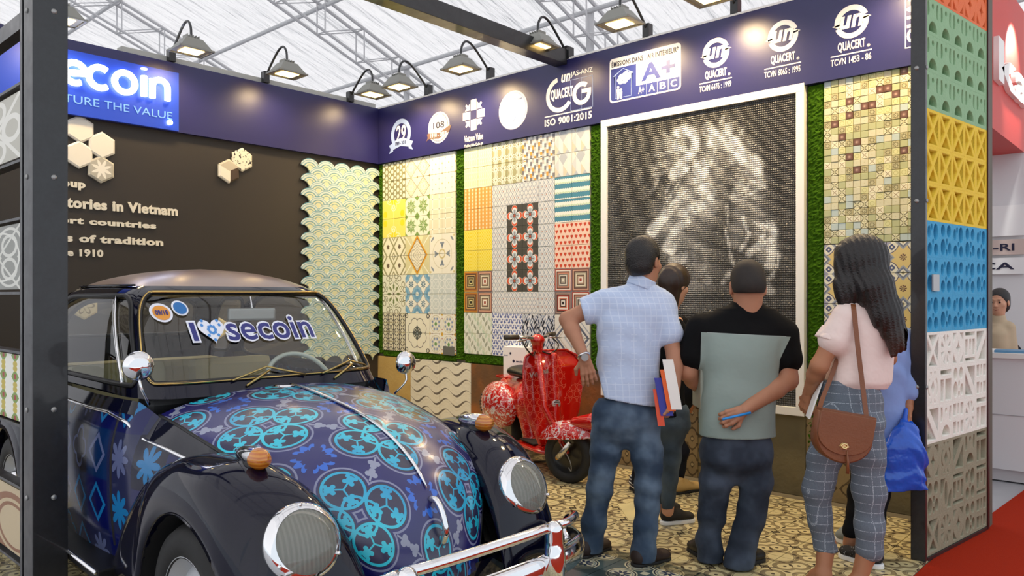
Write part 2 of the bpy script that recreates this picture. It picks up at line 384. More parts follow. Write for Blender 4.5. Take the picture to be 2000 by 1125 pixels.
# posts, beam
def post(x0, x1, y0, y1, z1, lab, grp=None):
    t = thing('steel_post', lab, 'post', ((x0 + x1) / 2, (y0 + y1) / 2, 0), 0)
    a, b = (x1 - x0) / 2, (y1 - y0) / 2
    me = box('upright', -a, a, -b, b, .006, z1, black_steel, t, bev=.004)
    for z in (.55, .92, 1.9, 2.6):
        ob('bolt', MB().lathe([(.0, -b - .006), (.009, -b - .006), (.012, -b - .001)], 10, 'y', (a * .2, 0, z)).mesh(smooth=True), t, mat=dull_metal)
        ob('bolt', MB().lathe([(.0, -a - .006), (.009, -a - .006), (.012, -a - .001)], 10, 'x', (0, b * .2, z)).mesh(smooth=True), t, mat=dull_metal)
    return t
post(1.016, 1.150, 3.61, 3.73, 3.42, 'thick black steel post in the left foreground in front of the car door')
post(4.425, 4.458, 1.103, 1.175, 3.75, 'tall black steel post at the inner edge of the breeze block screen')
bm_ = thing('steel_beam', 'black steel beam crossing overhead from the tile rack side to the right wall', 'beam', (1.17, 4.16, HT))
box('beam', 0, XW - 1.17 - .055, 0, .13, -.045, .085, black_steel, bm_, bev=.004)
box('end_plate', XW - 1.17 - .055, XW - 1.17 + .02, -.02, .15, -.0, .11, black_steel, bm_, bev=.003)
b2 = thing('steel_beam', 'black steel beam over the tile rack at the upper left edge', 'beam', (1.02, 3.6, HT))
box('beam', 0, .13, 0, 3.2, -.045, .085, black_steel, b2, bev=.004)

# ================================================================== tile rack beside the left post (seen at the left edge)
rack = thing('tile_rack', 'black metal rack with large square tiles and gaps, left of the foreground post', 'rack', (1.02, 3.735, 0), 0)
box('upright', -.0, .06, .03, .06, .006, HT - .05, black_steel, rack, bev=.003)
box('upright', .0, .06, .81, .845, .006, HT - .05, black_steel, rack, bev=.003)
def scroll_tile(x, z):
    w = noise(1.2, 2); d = ln(ab(x) - .5, ab(z) - .35); return paint('8f9088', (near(d, .3, .05), 'dcdcd2'), (near(d, .52, .04), 'dcdcd2'), (near(ln(x + .2, z) + w * .3, .9, .03), 'e4e4da'), (near(ab(x) - ab(z), .0, .05), 'dcdcd2'))
def acanth(x, z):
    d = ln(ab(x) - .6, ab(z)); e = ln(ab(x), ab(z) - .6); return paint('c2bfb0', (near(d, .35, .08), 'eceadf'), (near(e, .3, .07), 'eceadf'), (near(ab(x) - ab(z), 0, .08), 'eceadf'))
def redgreen(x, z):
    X, Z = cen(x, .5), cen(z, .62); return paint('f0efe2', (lt(ab(X) + ab(Z) * .7, .16), '7b9a3a'), (lt(ln(ab(X) - .0, ab(Z) - .24), .09), 'c8b33a'), (lt(mx(ab(X) * 1.0, ab(Z) * .6), .045), 'a32a1c'))
def brownsc(x, z):
    d = ln(x + .7, z + .2); e = ln(x - .7, z - .6); return paint('c9b48e', (near(d, .9, .09), '8d5a34'), (near(d, .66, .05), '8d5a34'), (near(e, .6, .09), '8d5a34'), (near(e, .35, .05), '8d5a34'), (lt(e, .14), '8d5a34'))
rack_z = [(2.303, 1.999, acanth, 'acanthus'), (1.721, 1.426, scroll_tile, 'scroll'), (1.14, .853, redgreen, 'redgreen'), (.558, .254, brownsc, 'brown')]
for zt, zb, fn, nm in rack_z:
    mt = M('rack_' + nm, lambda x, y, z, fn=fn: fn(y / .35, z / .148), rough=.35)
    for z in (zt + .008, zb - .02): box('rail', .0, .05, .06, .81, z, z + .012, black_steel, rack)
    box('tile', -.008, .012, -.37, .37, -.145, .145, mt, rack, bev=.002, loc=(.02, .435, (zt + zb) / 2))
box('rail', .0, .05, .06, .81, 2.55, 2.62, black_steel, rack)

# ================================================================== flood lamps on arms
lamp_glass = M('lamp_glass', base='ffd480', emit=14)
lamp_body = M('lamp_casting', base='8d8d86', rough=.45, metal=.3)
def lamp_parts(t):
    arm = curve_pts([(0, 0, 0), (0, -.10, .10), (0, -.24, .215), (0, -.33, .235), (0, -.385, .17), (0, -.395, .07)], 5)
    ob('arm', MB().tube(arm, .011, 7).mesh(smooth=True, angle=50), t, mat=black_steel)
    box('clamp', -.03, .03, -.035, .03, -.05, .06, black_steel, t, bev=.004)
    hd = MB()
    hd.add([(-.07, -.46, .06), (.07, -.46, .06), (.07, -.33, .06), (-.07, -.33, .06), (-.14, -.51, -.035), (.14, -.51, -.035), (.14, -.28, -.035), (-.14, -.28, -.035)],
           [(0, 1, 2, 3), (0, 1, 5, 4), (1, 2, 6, 5), (2, 3, 7, 6), (3, 0, 4, 7)])
    hd.box(-.15, .15, -.52, -.505, -.045, -.03); hd.box(-.15, .15, -.285, -.27, -.045, -.03); hd.box(-.15, -.135, -.51, -.28, -.045, -.03); hd.box(.135, .15, -.51, -.28, -.045, -.03)
    h = ob('housing', hd.mesh(), t, mat=lamp_body)
    for i in range(5): box('fin', -.055 + i * .025, -.048 + i * .025, -.44, -.35, .058, .09, lamp_body, t)
    box('lens', -.085, .085, -.465, -.325, -.043, -.039, lamp_glass, t); box('diffuser_frame', -.134, .134, -.504, -.286, -.038, -.034, lamp_body, t)
lampsR = [(6.01, 'corner lamp, nearest the wall corner'), (5.12, 'above the cross shaped emblem'), (4.19, 'beside the end of the overhead beam'), (3.36, 'above the A+ plate'), (2.60, 'above the first ringed logo right of the A+ plate'), (1.42, 'above the framed word at the right end')]
lampsL = [(2.00, 'hazy one nearest the left post'), (3.01, 'over the end of the glowing word'), (3.93, 'above the pair of small hexagon tiles'), (4.93, 'nearest the corner on the left wall')]
def lamp(loc, rz, lab, g, power):
    t = thing('flood_lamp', lab, 'lamp', loc, rz, g); lamp_parts(t)
    ld = bpy.data.lights.new('lamp_light', 'SPOT'); ld.energy = power; ld.color = (1, .73, .40); ld.spot_size = math.radians(150); ld.spot_blend = .8; ld.shadow_soft_size = .08
    lo = bpy.data.objects.new('lamp_light', ld); C.objects.link(lo); lo.parent = t; lo.location = (0, -.395, -.06); lo.rotation_euler = (math.radians(12), 0, 0)
for y, lab in lampsR: lamp((XW - .02, y, HT + .06), RR, 'flood lamp over right fascia, ' + lab, 'flood lamps over the right fascia', 112)
for x, lab in lampsL: lamp((x, YW - .02, HT + .06), 0, 'flood lamp over left fascia, ' + lab, 'flood lamps over the left fascia', 48)
# ================================================================== white logos on the right fascia (flat vinyl, local x from the corner)
vinyl = M('white_vinyl', base='f4f3ee', rough=.45); vblue = M('blue_vinyl', base='2b3680', rough=.45); vdark = M('dark_vinyl', base='23233f', rough=.5)
vpale = M('pale_blue_vinyl', base='93a9d8', rough=.45); vbrown = M('brown_vinyl', base='6b5146', rough=.5)
FY = -.0505
def lg(name, loops, mat=vinyl, d=.0015, par=None, y=FY): return ob(name, poly_mesh(loops, d), par or fasR, (0, y, 0), mat=mat)
def tx(body, x0, x1, z0, z1, mat=vinyl, bold=.02, par=None, y=FY, d=.0015, shear=0, name='lettering'): return ob(name, text_mesh(body, x0, x1, z0, z1, bold, d, shear), par or fasR, (0, y, 0), mat=mat)
def PW(u, v):                               # a point on the right fascia -> local x, z
    d = FW + (u - 1000) / 1500 * RT + (578 - v) / 1500 * UP; p = EYE + d * ((XW - .05) / d[0]); return YW - p[1], p[2]
def sh(L, x, z, s=1): return [(x + a * s, z + b * s) for a, b in L]
# 29 years badge
x, z = PW(783, 262)
lg('badge', [sh(arc_band(0, 0, .115, .165, -.5, PI + .5, 30), x, z)], vpale)
tx('29', x - .085, x + .08, z - .085, z + .095, vinyl, .012, shear=.15)
for L in ([(-.2, -.19), (-.13, -.17), (-.13, -.08), (-.2, -.10), (-.17, -.145)], [(.2, -.19), (.13, -.17), (.13, -.08), (.2, -.10), (.17, -.145)]): lg('ribbon', [sh(L, x, z)], vpale)
lg('ribbon', [sh([(-.145, -.155), (0, -.125), (.145, -.155), (.145, -.07), (0, -.04), (-.145, -.07)], x, z)], vpale, y=FY - .001)
tx('1989 - 2018', x - .09, x + .09, z - .115, z - .075, vdark, .02, y=FY - .002)
# 108 years badge
x, z = PW(857, 249)
lg('badge', [sh(ring(0, 0, .16, 36), x, z)], vinyl); lg('ring', [sh(ring(0, 0, .142, 36), x, z), sh(ring(0, 0, .136, 36), x, z)], vdark, y=FY - .001)
tx('108', x - .085, x + .085, z - .01, z + .06, vdark, .03, y=FY - .001)
lg('ribbon', [sh([(-.19, -.12), (-.15, -.10), (0, -.115), (.16, -.06), (.19, .0), (.15, -.005), (.0, -.055), (-.15, -.04), (-.18, -.05), (-.165, -.085)], x, z)], vbrown, y=FY - .002)
tx('1910 - 2018', x - .12, x + .12, z - .095, z - .05, vinyl, .02, y=FY - .003)
# cross of arrows emblem
x, z = PW(925, 224)
for k in range(4):
    a = k * PI / 2; rot = lambda L: [(x + p * math.cos(a) - q * math.sin(a), z + p * math.sin(a) + q * math.cos(a)) for p, q in L]
    lg('emblem', [rot([(-.038, .045), (.038, .045), (.038, .15), (-.038, .15)])]); lg('emblem', [rot([(.05, .05), (.115, .05), (.095, .075), (.115, .10), (.10, .115), (.075, .095), (.05, .12)])])
zz = z - .05
tx('Vietnam Value', x - .13, x + .13, z - .255, z - .19, vinyl, .015); tx('Thương hiệu Quốc gia', x - .13, x + .13, z - .315, z - .27, vinyl, .012)
# bright round seal
x, z = PW(1002, 215)
lg('seal', [ring(x, z, .18, 40)]); lg('ring', [ring(x, z, .163, 40), ring(x, z, .158, 40)], vpale, y=FY - .001)
tx('HÀNG VIỆT NAM', x - .11, x + .11, z + .08, z + .11, vpale, .01, y=FY - .001); tx('✓', x - .03, x + .04, z - .12, z - .06, vpale, .02, y=FY - .001)
# certificate ring with word, then the G
x, z = PW(1093, 185)
lg('logo_ring', [arc_band(x, z, .115, .155, math.radians(100), math.radians(325), 40)]); tx('QUACERT', x - .10, x + .15, z - .05, z + .055, vinyl, .03)
tx('un', x + .02, x + .12, z + .10, z + .17, vinyl, .025, shear=.2)
x2, z2 = PW(1136, 182)
lg('logo_ring', [arc_band(x2, z2, .06, .10, math.radians(50), math.radians(360), 36)]); lg('bar', [rect(x2, x2 + .10, z2 - .0, z2 + .035)])
for L in ([rect(x2 - .12, x2 + .12, z2 - .135, z2 - .132)], [rect(x2 - .12, x2 + .12, z2 + .132, z2 + .135)], [rect(x2 - .12, x2 - .117, z2 - .135, z2 + .135)], [rect(x2 + .117, x2 + .12, z2 - .135, z2 + .135)], [rect(x2 - .001, x2 + .001, z2 - .16, z2 + .135)]): lg('frame_line', L, vpale)
tx('JAS-ANZ', x2 - .12, x2 + .12, z2 + .15, z2 + .205, vinyl, .01)
xa, za = PW(1064, 230); xb, zb = PW(1156, 205)
lg('bar', [rect(xa, xb, za - .002, za + .008)]); tx('ISO 9001:2015', xa, xb, za - .085, za - .02, vinyl, .03)
# A+ plate
x0, _ = PW(1191, 165); x1, _ = PW(1330, 140); z0 = 3.005; z1 = 3.37
lg('plate', [rrect(x0, x1, z0, z1, .03)]); px = x0 + .26
lg('plate_panel', [[(x0 + .012, z1 - .085), (px, z1 - .085), (px, z0 + .012), (x0 + .03, z0 + .012), (x0 + .012, z0 + .03)]], vblue, y=FY - .001)
lg('plate_panel', [[(px, z0 + .10), (x1 - .012, z0 + .10), (x1 - .012, z0 + .03), (x1 - .03, z0 + .012), (px, z0 + .012)]], vblue, y=FY - .001)
tx("ÉMISSIONS DANS L'AIR INTÉRIEUR*", x0 + .02, x1 - .02, z1 - .072, z1 - .018, vdark, .028, y=FY - .001)
tx('A+', px + .05, x1 - .05, z0 + .125, z1 - .10, vblue, .03, y=FY - .001)
w = (x1 - .012 - px) / 4
for k, q in enumerate(('A+', 'A', 'B', 'C')):
    tx(q, px + w * k + .022, px + w * (k + 1) - .022, z0 + .03, z0 + .085, vinyl, .02, y=FY - .002)
    if k: lg('bar', [rect(px + w * k - .001, px + w * k + .001, z0 + .012, z0 + .1)], y=FY - .002)
hx = x0 + .135
lg('house_line', [[(hx - .105, z1 - .15), (hx, z1 - .095), (hx + .105, z1 - .15), (hx + .08, z1 - .15), (hx + .08, z0 + .03), (hx - .08, z0 + .03), (hx - .08, z1 - .15)],
                  [(hx - .09, z1 - .153), (hx, z1 - .10), (hx + .09, z1 - .153), (hx + .077, z1 - .153), (hx + .077, z0 + .033), (hx - .077, z0 + .033), (hx - .077, z1 - .153)]], vpale, y=FY - .002)
lg('cloud', [[(hx + .01 + (.062 + .009 * abs(math.sin(3.5 * a))) * math.cos(a), (z0 + z1) / 2 + .005 + (.04 + .009 * abs(math.sin(3.5 * a))) * math.sin(a) + .2 * .06 * math.cos(a)) for a in np.linspace(0, 2 * PI, 57)[:-1]]], y=FY - .002)
for a, b in ((-.03, .0), (0, .02), (.03, .015), (.045, -.005), (.01, -.015), (-.015, -.02)): lg('speck', [ring(hx + .01 + a, (z0 + z1) / 2 + .005 + b, .004, 8)], vblue, y=FY - .004)
for a, hgt in ((-.05, .09), (-.022, .065)):
    lg('figure', [ring(hx + a, z0 + .03 + hgt, .011, 10)], y=FY - .002); lg('figure', [[(hx + a - .013, z0 + hgt + .015), (hx + a + .013, z0 + hgt + .015), (hx + a + .009, z0 + .02), (hx + a - .009, z0 + .02)]], y=FY - .002)
# three ringed certificate logos
for (u, v), cap in (((1398, 103), 'TCVN 6476 : 1999'), ((1529, 70), 'TCVN 6065 : 1995'), ((1663, 42), 'TCVN 1453 - 86')):
    x, z = PW(u, v); z += .0; r = .105
    lg('logo_ring', [arc_band(x, z, r * .72, r * 1.05, math.radians(20), math.radians(190), 26)]); lg('logo_ring', [arc_band(x, z, r * .72, r * 1.05, math.radians(200), math.radians(370), 26)])
    lg('logo_bar', [[(x - r * 1.2, z - .01), (x - r * .65, z + .0), (x - r * .7, z - .035)]]); lg('logo_bar', [[(x + r * 1.2, z + .012), (x + r * .65, z + .0), (x + r * .7, z + .035)]])
    tx('un', x - .075, x + .075, z - .042, z + .045, vinyl, .035, shear=.2)
    tx('QUACERT', x - .088, x + .088, z - .195, z - .125, vinyl, .03); tx('®', x + .098, x + .118, z - .19, z - .17, vinyl, .01)
    lg('bar', [rect(x - .135, x + .13, z - .215, z - .207)]); tx(cap, x - .135, x + .125, z - .275, z - .23, vinyl, .015)
x, z = PW(1781, 40)
lg('frame_line', [rect(x - .04, x + .13, z - .17, z + .45), rect(x - .034, x + .124, z - .164, z + .44)])
o = ob('lettering', text_mesh('QUACERT', 0, .54, -.05, .03, .04, .0015), fasR, (x + .0, FY, z - .14), (0, -PI / 2, 0), vinyl)

# ================================================================== glowing sign on the left fascia
lb = thing('light_box', 'blue illuminated sign panel with glowing white letters on the left fascia', 'sign', (0, YW, 0))
box('panel', 1.32, 3.056, -.075, -.052, HB + .004, HT - .09, M('sign_blue', base='1d3fae', rough=.4, emit=.38), lb)
glow = M('glow_letters', base='f6fbff', emit=7)
def PL(u, v):
    d = FW + (u - 1000) / 1500 * RT + (578 - v) / 1500 * UP; p = EYE + d * ((YW - .1) / d[1]); return p[0], p[2]
def stroke(L, w):                           # a rounded thick line as an outline polygon strip
    return L
def glow_letter(paths, x, s, z=3.085):
    mb = MB()
    for P in paths: mb.tube([(x + a * s, -.1, z + b * s) for a, b in P], .0255, 10)
    ob('letter', mb.mesh(smooth=True, angle=60), lb, mat=glow)
arc = lambda cx, cy, r, a0, a1, n=14: [(cx + r * math.cos(math.radians(a0 + (a1 - a0) * i / (n - 1))), cy + r * math.sin(math.radians(a0 + (a1 - a0) * i / (n - 1)))) for i in range(n)]
sc_ = .205
E_ = [(-.42, .42), ] 
glow_letter([[(-.30, .37), (.39, .46)] + arc(0, .42, .40, 8, 300, 16)], 2.203, sc_, 3.11); glow_letter([arc(0, .42, .41, 52, 308, 18)], 2.392, sc_, 3.11); glow_letter([arc(0, .42, .40, 0, 360, 24)], 2.588, sc_, 3.11)
glow_letter([[(0, 0), (0, .85)], [(0, 1.13), (0, 1.17)]], 2.745, sc_, 3.11); glow_letter([[(0, 0), (0, .8)], arc(.32, .5, .32, 180, 0, 10) + [(.64, .0)]], 2.815, sc_, 3.11)
glow_letter([arc(0, .62, .20, 40, 270, 9) + arc(0, .22, .20, 90, -140, 9)], 2.005, sc_, 3.11)
tx('CAPTURE THE VALUE', 1.92, 2.997, 2.955, 3.02, M('sign_pale', base='6fa0e0', rough=.5, emit=.35), .0, lb, -.076, .004)
ob('spot_led', MB().lathe([(.0, -.1), (.022, -.1), (.022, -.08)], 14, 'y', (2.97, 0, 2.925)).mesh(), lb, mat=glow)

# ================================================================== lettering and hexagon tiles on the dark wall
cr = M('cream_letters', base='e6dfcc', rough=.5)
for body, x1, z0, z1, w in (('Group', 2.312, 2.265, 2.35, .31), ('factories in Vietnam', 3.075, 2.115, 2.205, 1.05), ('export countries', 2.885, 1.972, 2.04, .98), ('years of tradition', 2.947, 1.822, 1.905, 1.05), ('since 1910', 2.45, 1.722, 1.785, .43)):
    prop(ob('lettering', text_mesh(body, x1 - w, x1, z0, z1, .045, .012), wl, (0, YW - .0005, 0), mat=cr), None)
hexm = {}
def hex_mesh(r=.115, t=.03):
    P = ring(0, 0, r, 6, PI / 6, PI / 6 + 2 * PI); P = [(a, b) for a, b in P]; Q = [(a * .86, b * .86) for a, b in P]
    v = [(a, 0, b) for a, b in P] + [(a, -t * .7, b) for a, b in P] + [(a, -t, b) for a, b in Q]
    f = [(i, (i + 1) % 6, 6 + (i + 1) % 6, 6 + i) for i in range(6)] + [(6 + i, 6 + (i + 1) % 6, 12 + (i + 1) % 6, 12 + i) for i in range(6)] + [tuple(range(12, 18))]
    return MB().add(v, f).mesh()
def star_p(x, z):
    d = ln(x, z); th = at2(z, x); return paint('b9b3a2', (lt(d, .085 - ab(cen(th, PI / 4) / (PI / 8)) * .055), 'efeadb'), (gt(d, .1), 'c9c3b2'))
mats_h = {'plain': M('hex_plain', base='ebe5d6', rough=.4), 'star': M('hex_star', lambda x, y, z: star_p(x, z), rough=.4),
          'speck': M('hex_speck', lambda x, y, z: paint('ece4cc', (gt(noise(55, 1), .62), '2b2620')), rough=.4), 'split': M('hex_split', lambda x, y, z: paint('ece5d2', (gt(x * .5, z) * gt(x, 0.01), '4a3a2e'), (gt(z, x * .5) * gt(z, -x * .5), 'c8bda6')), rough=.4),
          'flower': M('hex_flower', lambda x, y, z: paint('cdbd94', (near(ln(x, z), ab(cs(at2(z, x) * 3)) * .05 + .02, .008), '86744c')), rough=.4)}
hexes = [(2.27, 2.765, 'plain', 'plain cream hexagon tile on dark wall, topmost beside the post'), (2.436, 2.655, 'plain', 'plain cream hexagon tile on dark wall, right one of the cluster'), (2.262, 2.555, 'plain', 'plain cream hexagon tile on dark wall, lower left above the star tile'),
         (2.43, 2.455, 'star', 'grey hexagon tile with a white eight-pointed star on dark wall'), (3.69, 2.70, 'speck', 'cream hexagon tile with black speckled scrolls under the fascia'), (3.555, 2.575, 'split', 'cream hexagon tile with a dark lozenge beside the speckled one'),
         (3.43, 1.10, 'flower', 'beige flower hexagon tile low on the wall seen through the windscreen'), (2.30, 1.32, 'flower', 'beige flower hexagon tile seen through the car side window')]
hm = {}
for x, z, k, lab in hexes:
    if k not in hm: hm[k] = hex_mesh(); hm[k].materials.append(mats_h[k])
    prop(ob('hexagon_tile', hm[k], None, (x, YW - .001, z)), lab, 'tile', 'hexagon tiles on the dark wall')

# ================================================================== fish-scale tile panel
def scale_loop(r=.0985, kz=.765):
    a = ring(0, 0, r, 13, 0, PI); b = ring(-r, -r, r, 6, PI / 2, 0)[1:]; c = ring(r, -r, r, 6, PI, PI / 2)[:-1]
    return [(p, q * kz) for p, q in a + b + c]
def scale_c(x, y, z):
    d = ln(x, (z / .765 + .03)); return paint('cfd2ae', (gt(d, .036), '7fa3a8'), (gt(d, .047), 'd0d3b4'), (gt(d, .066), '6b97a2'), (gt(d, .078), 'c4d3cf'), (gt(d, .100), '7ba6b2'), (gt(d, .108), 'd2dbd4'), (gt(d, .119), '5f90a2'))
scm = M('scale_glaze', scale_c, rough=.25, coat=.3)
sp_ = thing('scale_tile_panel', 'wall panel of overlapping pale green and blue fish-scale tiles beside the corner', 'tile panel', (0, YW, 0))
sm_ = poly_mesh([scale_loop()], .016, bev=.002); sm_.materials.append(scm)
for r in range(27):
    z = 2.735 - r * .0755
    for c in range(5 if r % 2 == 0 else 4):
        ob('scale_tile', sm_, sp_, (4.43 + .2 * c + (.1 if r % 2 else 0), -.02 - (.004 if r % 2 else 0), z), (.06, 0, 0))
# ================================================================== tile panels of the right wall (frame: local x from the corner, front -y)
def tile_box(w, h, t=.012, c=.0015):        # face, bevel and edges, back left open against the wall
    a, b = w / 2, h / 2
    v = [(-a, 0, -b), (a, 0, -b), (a, 0, b), (-a, 0, b), (-a, -t + c, -b), (a, -t + c, -b), (a, -t + c, b), (-a, -t + c, b), (-a + c, -t, -b + c), (a - c, -t, -b + c), (a - c, -t, b - c), (-a + c, -t, b - c)]
    f = [(0, 1, 5, 4), (1, 2, 6, 5), (2, 3, 7, 6), (3, 0, 4, 7), (4, 5, 9, 8), (5, 6, 10, 9), (6, 7, 11, 10), (7, 4, 8, 11), (8, 9, 10, 11)]
    return MB().add(v, f).mesh()
def p_hex(x, z):
    X = cen(x, .5); r = fl(x * 2); Z = cen(z + md(r, 2) * .33, .66); d = ab(X) * 1.3 + ab(Z) * .9
    return paint('8f8b62', (lt(mx(ab(X) * 1.15, ab(X) * .6 + ab(Z) * .9), .23), 'f3f0d8'), (lt(ln(X, Z), .05), '7a7440'))
def p_star(x, z):
    X, Z = ab(x), ab(z); th = at2(Z, X); d = ln(X, Z)
    return paint('f0ecd2', (near(X + Z, .98, .05), '8a7a58'), (near(X + Z, .80, .03), 'd9b87a'), (near(d, .36 + ab(cs(th * 4)) * .2, .03), 'b9ad84'), (lt(ln(X - 1, Z - 1), .12), 'a58448'), (lt(X * 2 + Z, .2), 'e0d6a8'))
def p_dots(x, z):
    X, Z = cen(x, 1), cen(z, 1); return paint('f2f1e2', (near(X, 0, .015), 'dcdcc4'), (lt(ln(X, Z), .07), '8aa894'), (lt(ln(ab(X) - .5, ab(Z) - .5), .09), 'cdbb82'))
def p_damask(x, z):
    X, Z = ab(x - 1), ab(z - 1); d = ln(X, Z); th = at2(Z, X); w = ab(cs(th * 2))
    return paint('f0e46a', (near(d, .62 + w * .55, .06), 'f7f3c8'), (lt(d, .3 + w * .7), 'f1de1e'), (lt(ln(X - .75, Z), .26), 'f9f6d8'), (lt(ln(X, Z - .75), .26), 'f9f6d8'), (lt(ln(X - .75, Z * .7), .12), 'eadc10'), (lt(ln(X, Z - .75), .12), 'eadc10'), (lt(mn(X, Z), .05), 'f4ed9a'), (lt(ln(X - 1.5, Z - 1.5), .35), 'f1de1e'))
def p_gstar(x, z):
    d = ln(x, z); k = cen(at2(z, x) + PI / 8, PI / 4); u, v = d * cs(k), d * sn(k); rh = lt(ab(v), mn(u, .92 - u) * .40); X, Z = ab(x), ab(z)
    return paint('eeeeda', (rh, '8fae62'), (rh * gt(v, 0), '6f9548'), (rh * lt(ab(v), .018), 'eeeeda'), (gt(X + Z, 1.52), '7fa052'), (near(X + Z, 1.52, .03), 'eeeeda'))
def p_beige(x, z): 
    X, Z = cen(x, 1), cen(z, 1); return paint('e4e0c4', (near(X, 0, .05 + 0), 'f6f4e6'), (near(Z, 0, .04), 'f6f4e6'), (lt(ln(X, Z), .06), '8c8a70'))
def p_chev(x, z):
    X, Z = ab(x), ab(z); d = X * 1.25 + Z; th = at2(Z, X)
    return paint('f1ecd4', (near(d, 1.25, .16), 'a09a70'), (near(d, 1.9, .1), 'a09a70'), (lt(ln(X, Z), .3 - ab(cen(th, PI / 4)) * .35), '6b5840'))
def p_gold(x, z):                            # motif centred on the corner (1, -1)
    X, Z = 1 - x, z + 1; d = X + Z * .82; d = X * 1.12 + Z * .92
    return paint('d9d3a4', (near(X - Z, 0, .09), 'f4f1da'), (lt(X * 2.2 - Z, .25) * gt(d, 2), 'efe9bc'), (lt(d, 1.90), 'e0a01c'), (lt(d, 1.64), '6a3414'), (lt(d, 1.55), 'ece6d0'), (lt(d, 1.5) * gt(sn(ln(X, Z + sn(X * 4) * .25) * 22), .55), 'b8b4a0'))
def p_fleur(x, z):
    X, Z = 1 - x, z + 1; d = ln(X, Z); a, b = mx(X, Z), mn(X, Z)
    return paint('efecdc', (near(d, 1.45, .03), 'cfc9a8'), (near(d, .42, .08), 'd2c48e'), (near(ln(a - .95, b), .16, .05), '8d97a0'), (lt(ab(b) * 2.2 + ab(a - .85), .34), '7d8894'), (lt(ln(a - 1.1, b - .22), .1), '8a95a0'), (lt(ln((X - 1.5) + (Z - 1.5), ((X - 1.5) - (Z - 1.5)) * .35), .16), '8a95a0'), (lt(ln(X - 1.8, Z - 1.8), .12), 'd2c48e'))
def p_leaf(x, z):
    X, Z = 1 - x, z + 1; d = ln(X, Z); k = cen(at2(Z, X) + PI / 8, PI / 4); u, v = d * cs(k), d * sn(k); lf = lt(ab(v), mn(u - .35, 1.25 - u) * .38 + sn(u * 22) * .03) * gt(u, .38); k2 = cen(at2(Z, X), PI / 4); u2, v2 = d * cs(k2), ab(d * sn(k2))
    return paint('ebe9d6', (lf, '78864a'), (lt(ab(v), .018) * lt(u, 1.4), '857b62'), (near(ln(u2 - 1.35, v2 - .12), .16, .04), '7d8258'), (near(ln(u2 - 1.9, v2 - .3), .26, .045), '857f5c'), (lt(d, .12), '5e4a38'))
def p_bdia(x, z):
    X, Z = ab(x), ab(z); d = ln(X, Z); th = at2(Z, X); e = ln(X - 1, Z - 1)
    return paint('8fb9d2', (lt(e, .55), '6fa3c6'), (lt(e, .25), 'e8ebe2'), (lt(X + Z - ab(cs(th * 2)) * .22, .82), 'b09a84'), (lt(X + Z - ab(cs(th * 2)) * .22, .74), 'f1efe2'), (lt(d, ab(cs(th * 4)) * .3 + .1), '57798c'), (lt(d, .12), 'cfdbe0'))
def p_pale(x, z):
    X, Z = ab(x), ab(z); d = ln(X, Z); e = ln(X - 1, Z - 1); return paint('ccd5d3', (near(d, .5, .05), 'e6eae6'), (near(e, .6, .05), 'e6eae6'), (near(ln(X - 1, Z), .35, .05), 'e6eae6'), (near(X - Z, 0, .05), 'e3e8e4'))
def p_lat(x, z):
    X, Z = cen(x, 1), cen(z, 1); d = ab(X) + ab(Z); return paint('ddd6bd', (near(ab(X) - ab(Z), 0, .07) * lt(d, .55), '3c3634'), (near(d, .66, .06), '46403c'), (near(ab(X), .48, .04), '46403c'), (near(Z, 0.48, .03), 'a09468'), (lt(d, .12), 'ddd6bd'))
def p_snow(x, z):
    X, Z = 1 - x, z + 1; a, b = mx(X, Z), mn(X, Z); d = ln(X, Z)
    return paint('efebd6', (near(ln(a - .95, b - .45), .55, .035) * gt(d, .95), '5e5854'), (lt(b, .1) * lt(a, .62), '565a54'), (lt(ab(a - .55) + b, .25), '565a54'), (lt(ab(a - b), .12) * lt(a, .42), '565a54'), (near(ln(a - .42, b - .28), .12, .04), '565a54'), (lt(d, .12), 'a9b8bc'), (near(ln(X - 1.75, Z - 1.75), .2, .05), '4a4644'), (lt(ln(X - 1.75, Z - 1.75), .06), '4a4644'))
def p_flow(x, z):
    X, Z = x, z; d = ln(X, Z); th = at2(Z, X); k = cen(th, PI / 4)
    return paint('f0eee2', (lt(ln(d * cs(k) - .55, d * sn(k)), .11), '7f94ba'), (near(ln(d * cs(k) - .55, d * sn(k)), .17, .02), 'b9b9a0'), (lt(d, .26 - ab(k) * .3), '6f9a58'), (near(d, .84, .025), 'c9c090'), (lt(ln(ab(X) - 1, ab(Z) - 1), .18), 'e3b850'), (lt(ln(ab(X) - 1, ab(Z) - .55), .06), 'a23e30'), (lt(ln(ab(X) - .55, ab(Z) - 1), .06), 'a23e30'))
def p_stripe(x, z): return paint('e3e5b4', (gt(sn(x * 24 + sn(z * 14) * .8), .35), 'eef0cf'), (gt(sn(x * 24) * sn(z * 9), .75), 'f6f6e2'))
def p_oval(x, z):
    X, Z = cen(x + .5, 1), cen(z + .5, 1); e = ln(X * 1.25, Z * .95); return paint('efecd8', (lt(e, .34), '8e8a5c'), (lt(e, .3), 'aba87c'), (near(e, .46, .03), 'a09c70'), (near(X, .5, .02), 'a39f78'), (near(X, -.5, .02), 'a39f78'), (lt(ab(ab(X) - .5) + ab(ab(Z) - .5), .12), '8e8a5c'))
def p_step(x, z):
    s = .25; i, j = fl(x / s * 1.0), fl((z + md(fl(x / s), 1) * 0) / (s * 1.0)); q = md(i + j, 4); h = hsh(fl((i - j) * .5), md(fl(x / s) + 3, 5))
    q = md(i * 2 + fl(z / .36 + i * .5), 4); return paint('e8e6dc', (lt(q, 2), '7f7d80'), (seg(1.5, q, 2.5) * gt(hsh(i, fl(z / .8)), .55), 'e2a640'), (lt(q, 1), 'c9c6bc'), (gt(q, 2.5), 'f2f1ea'))
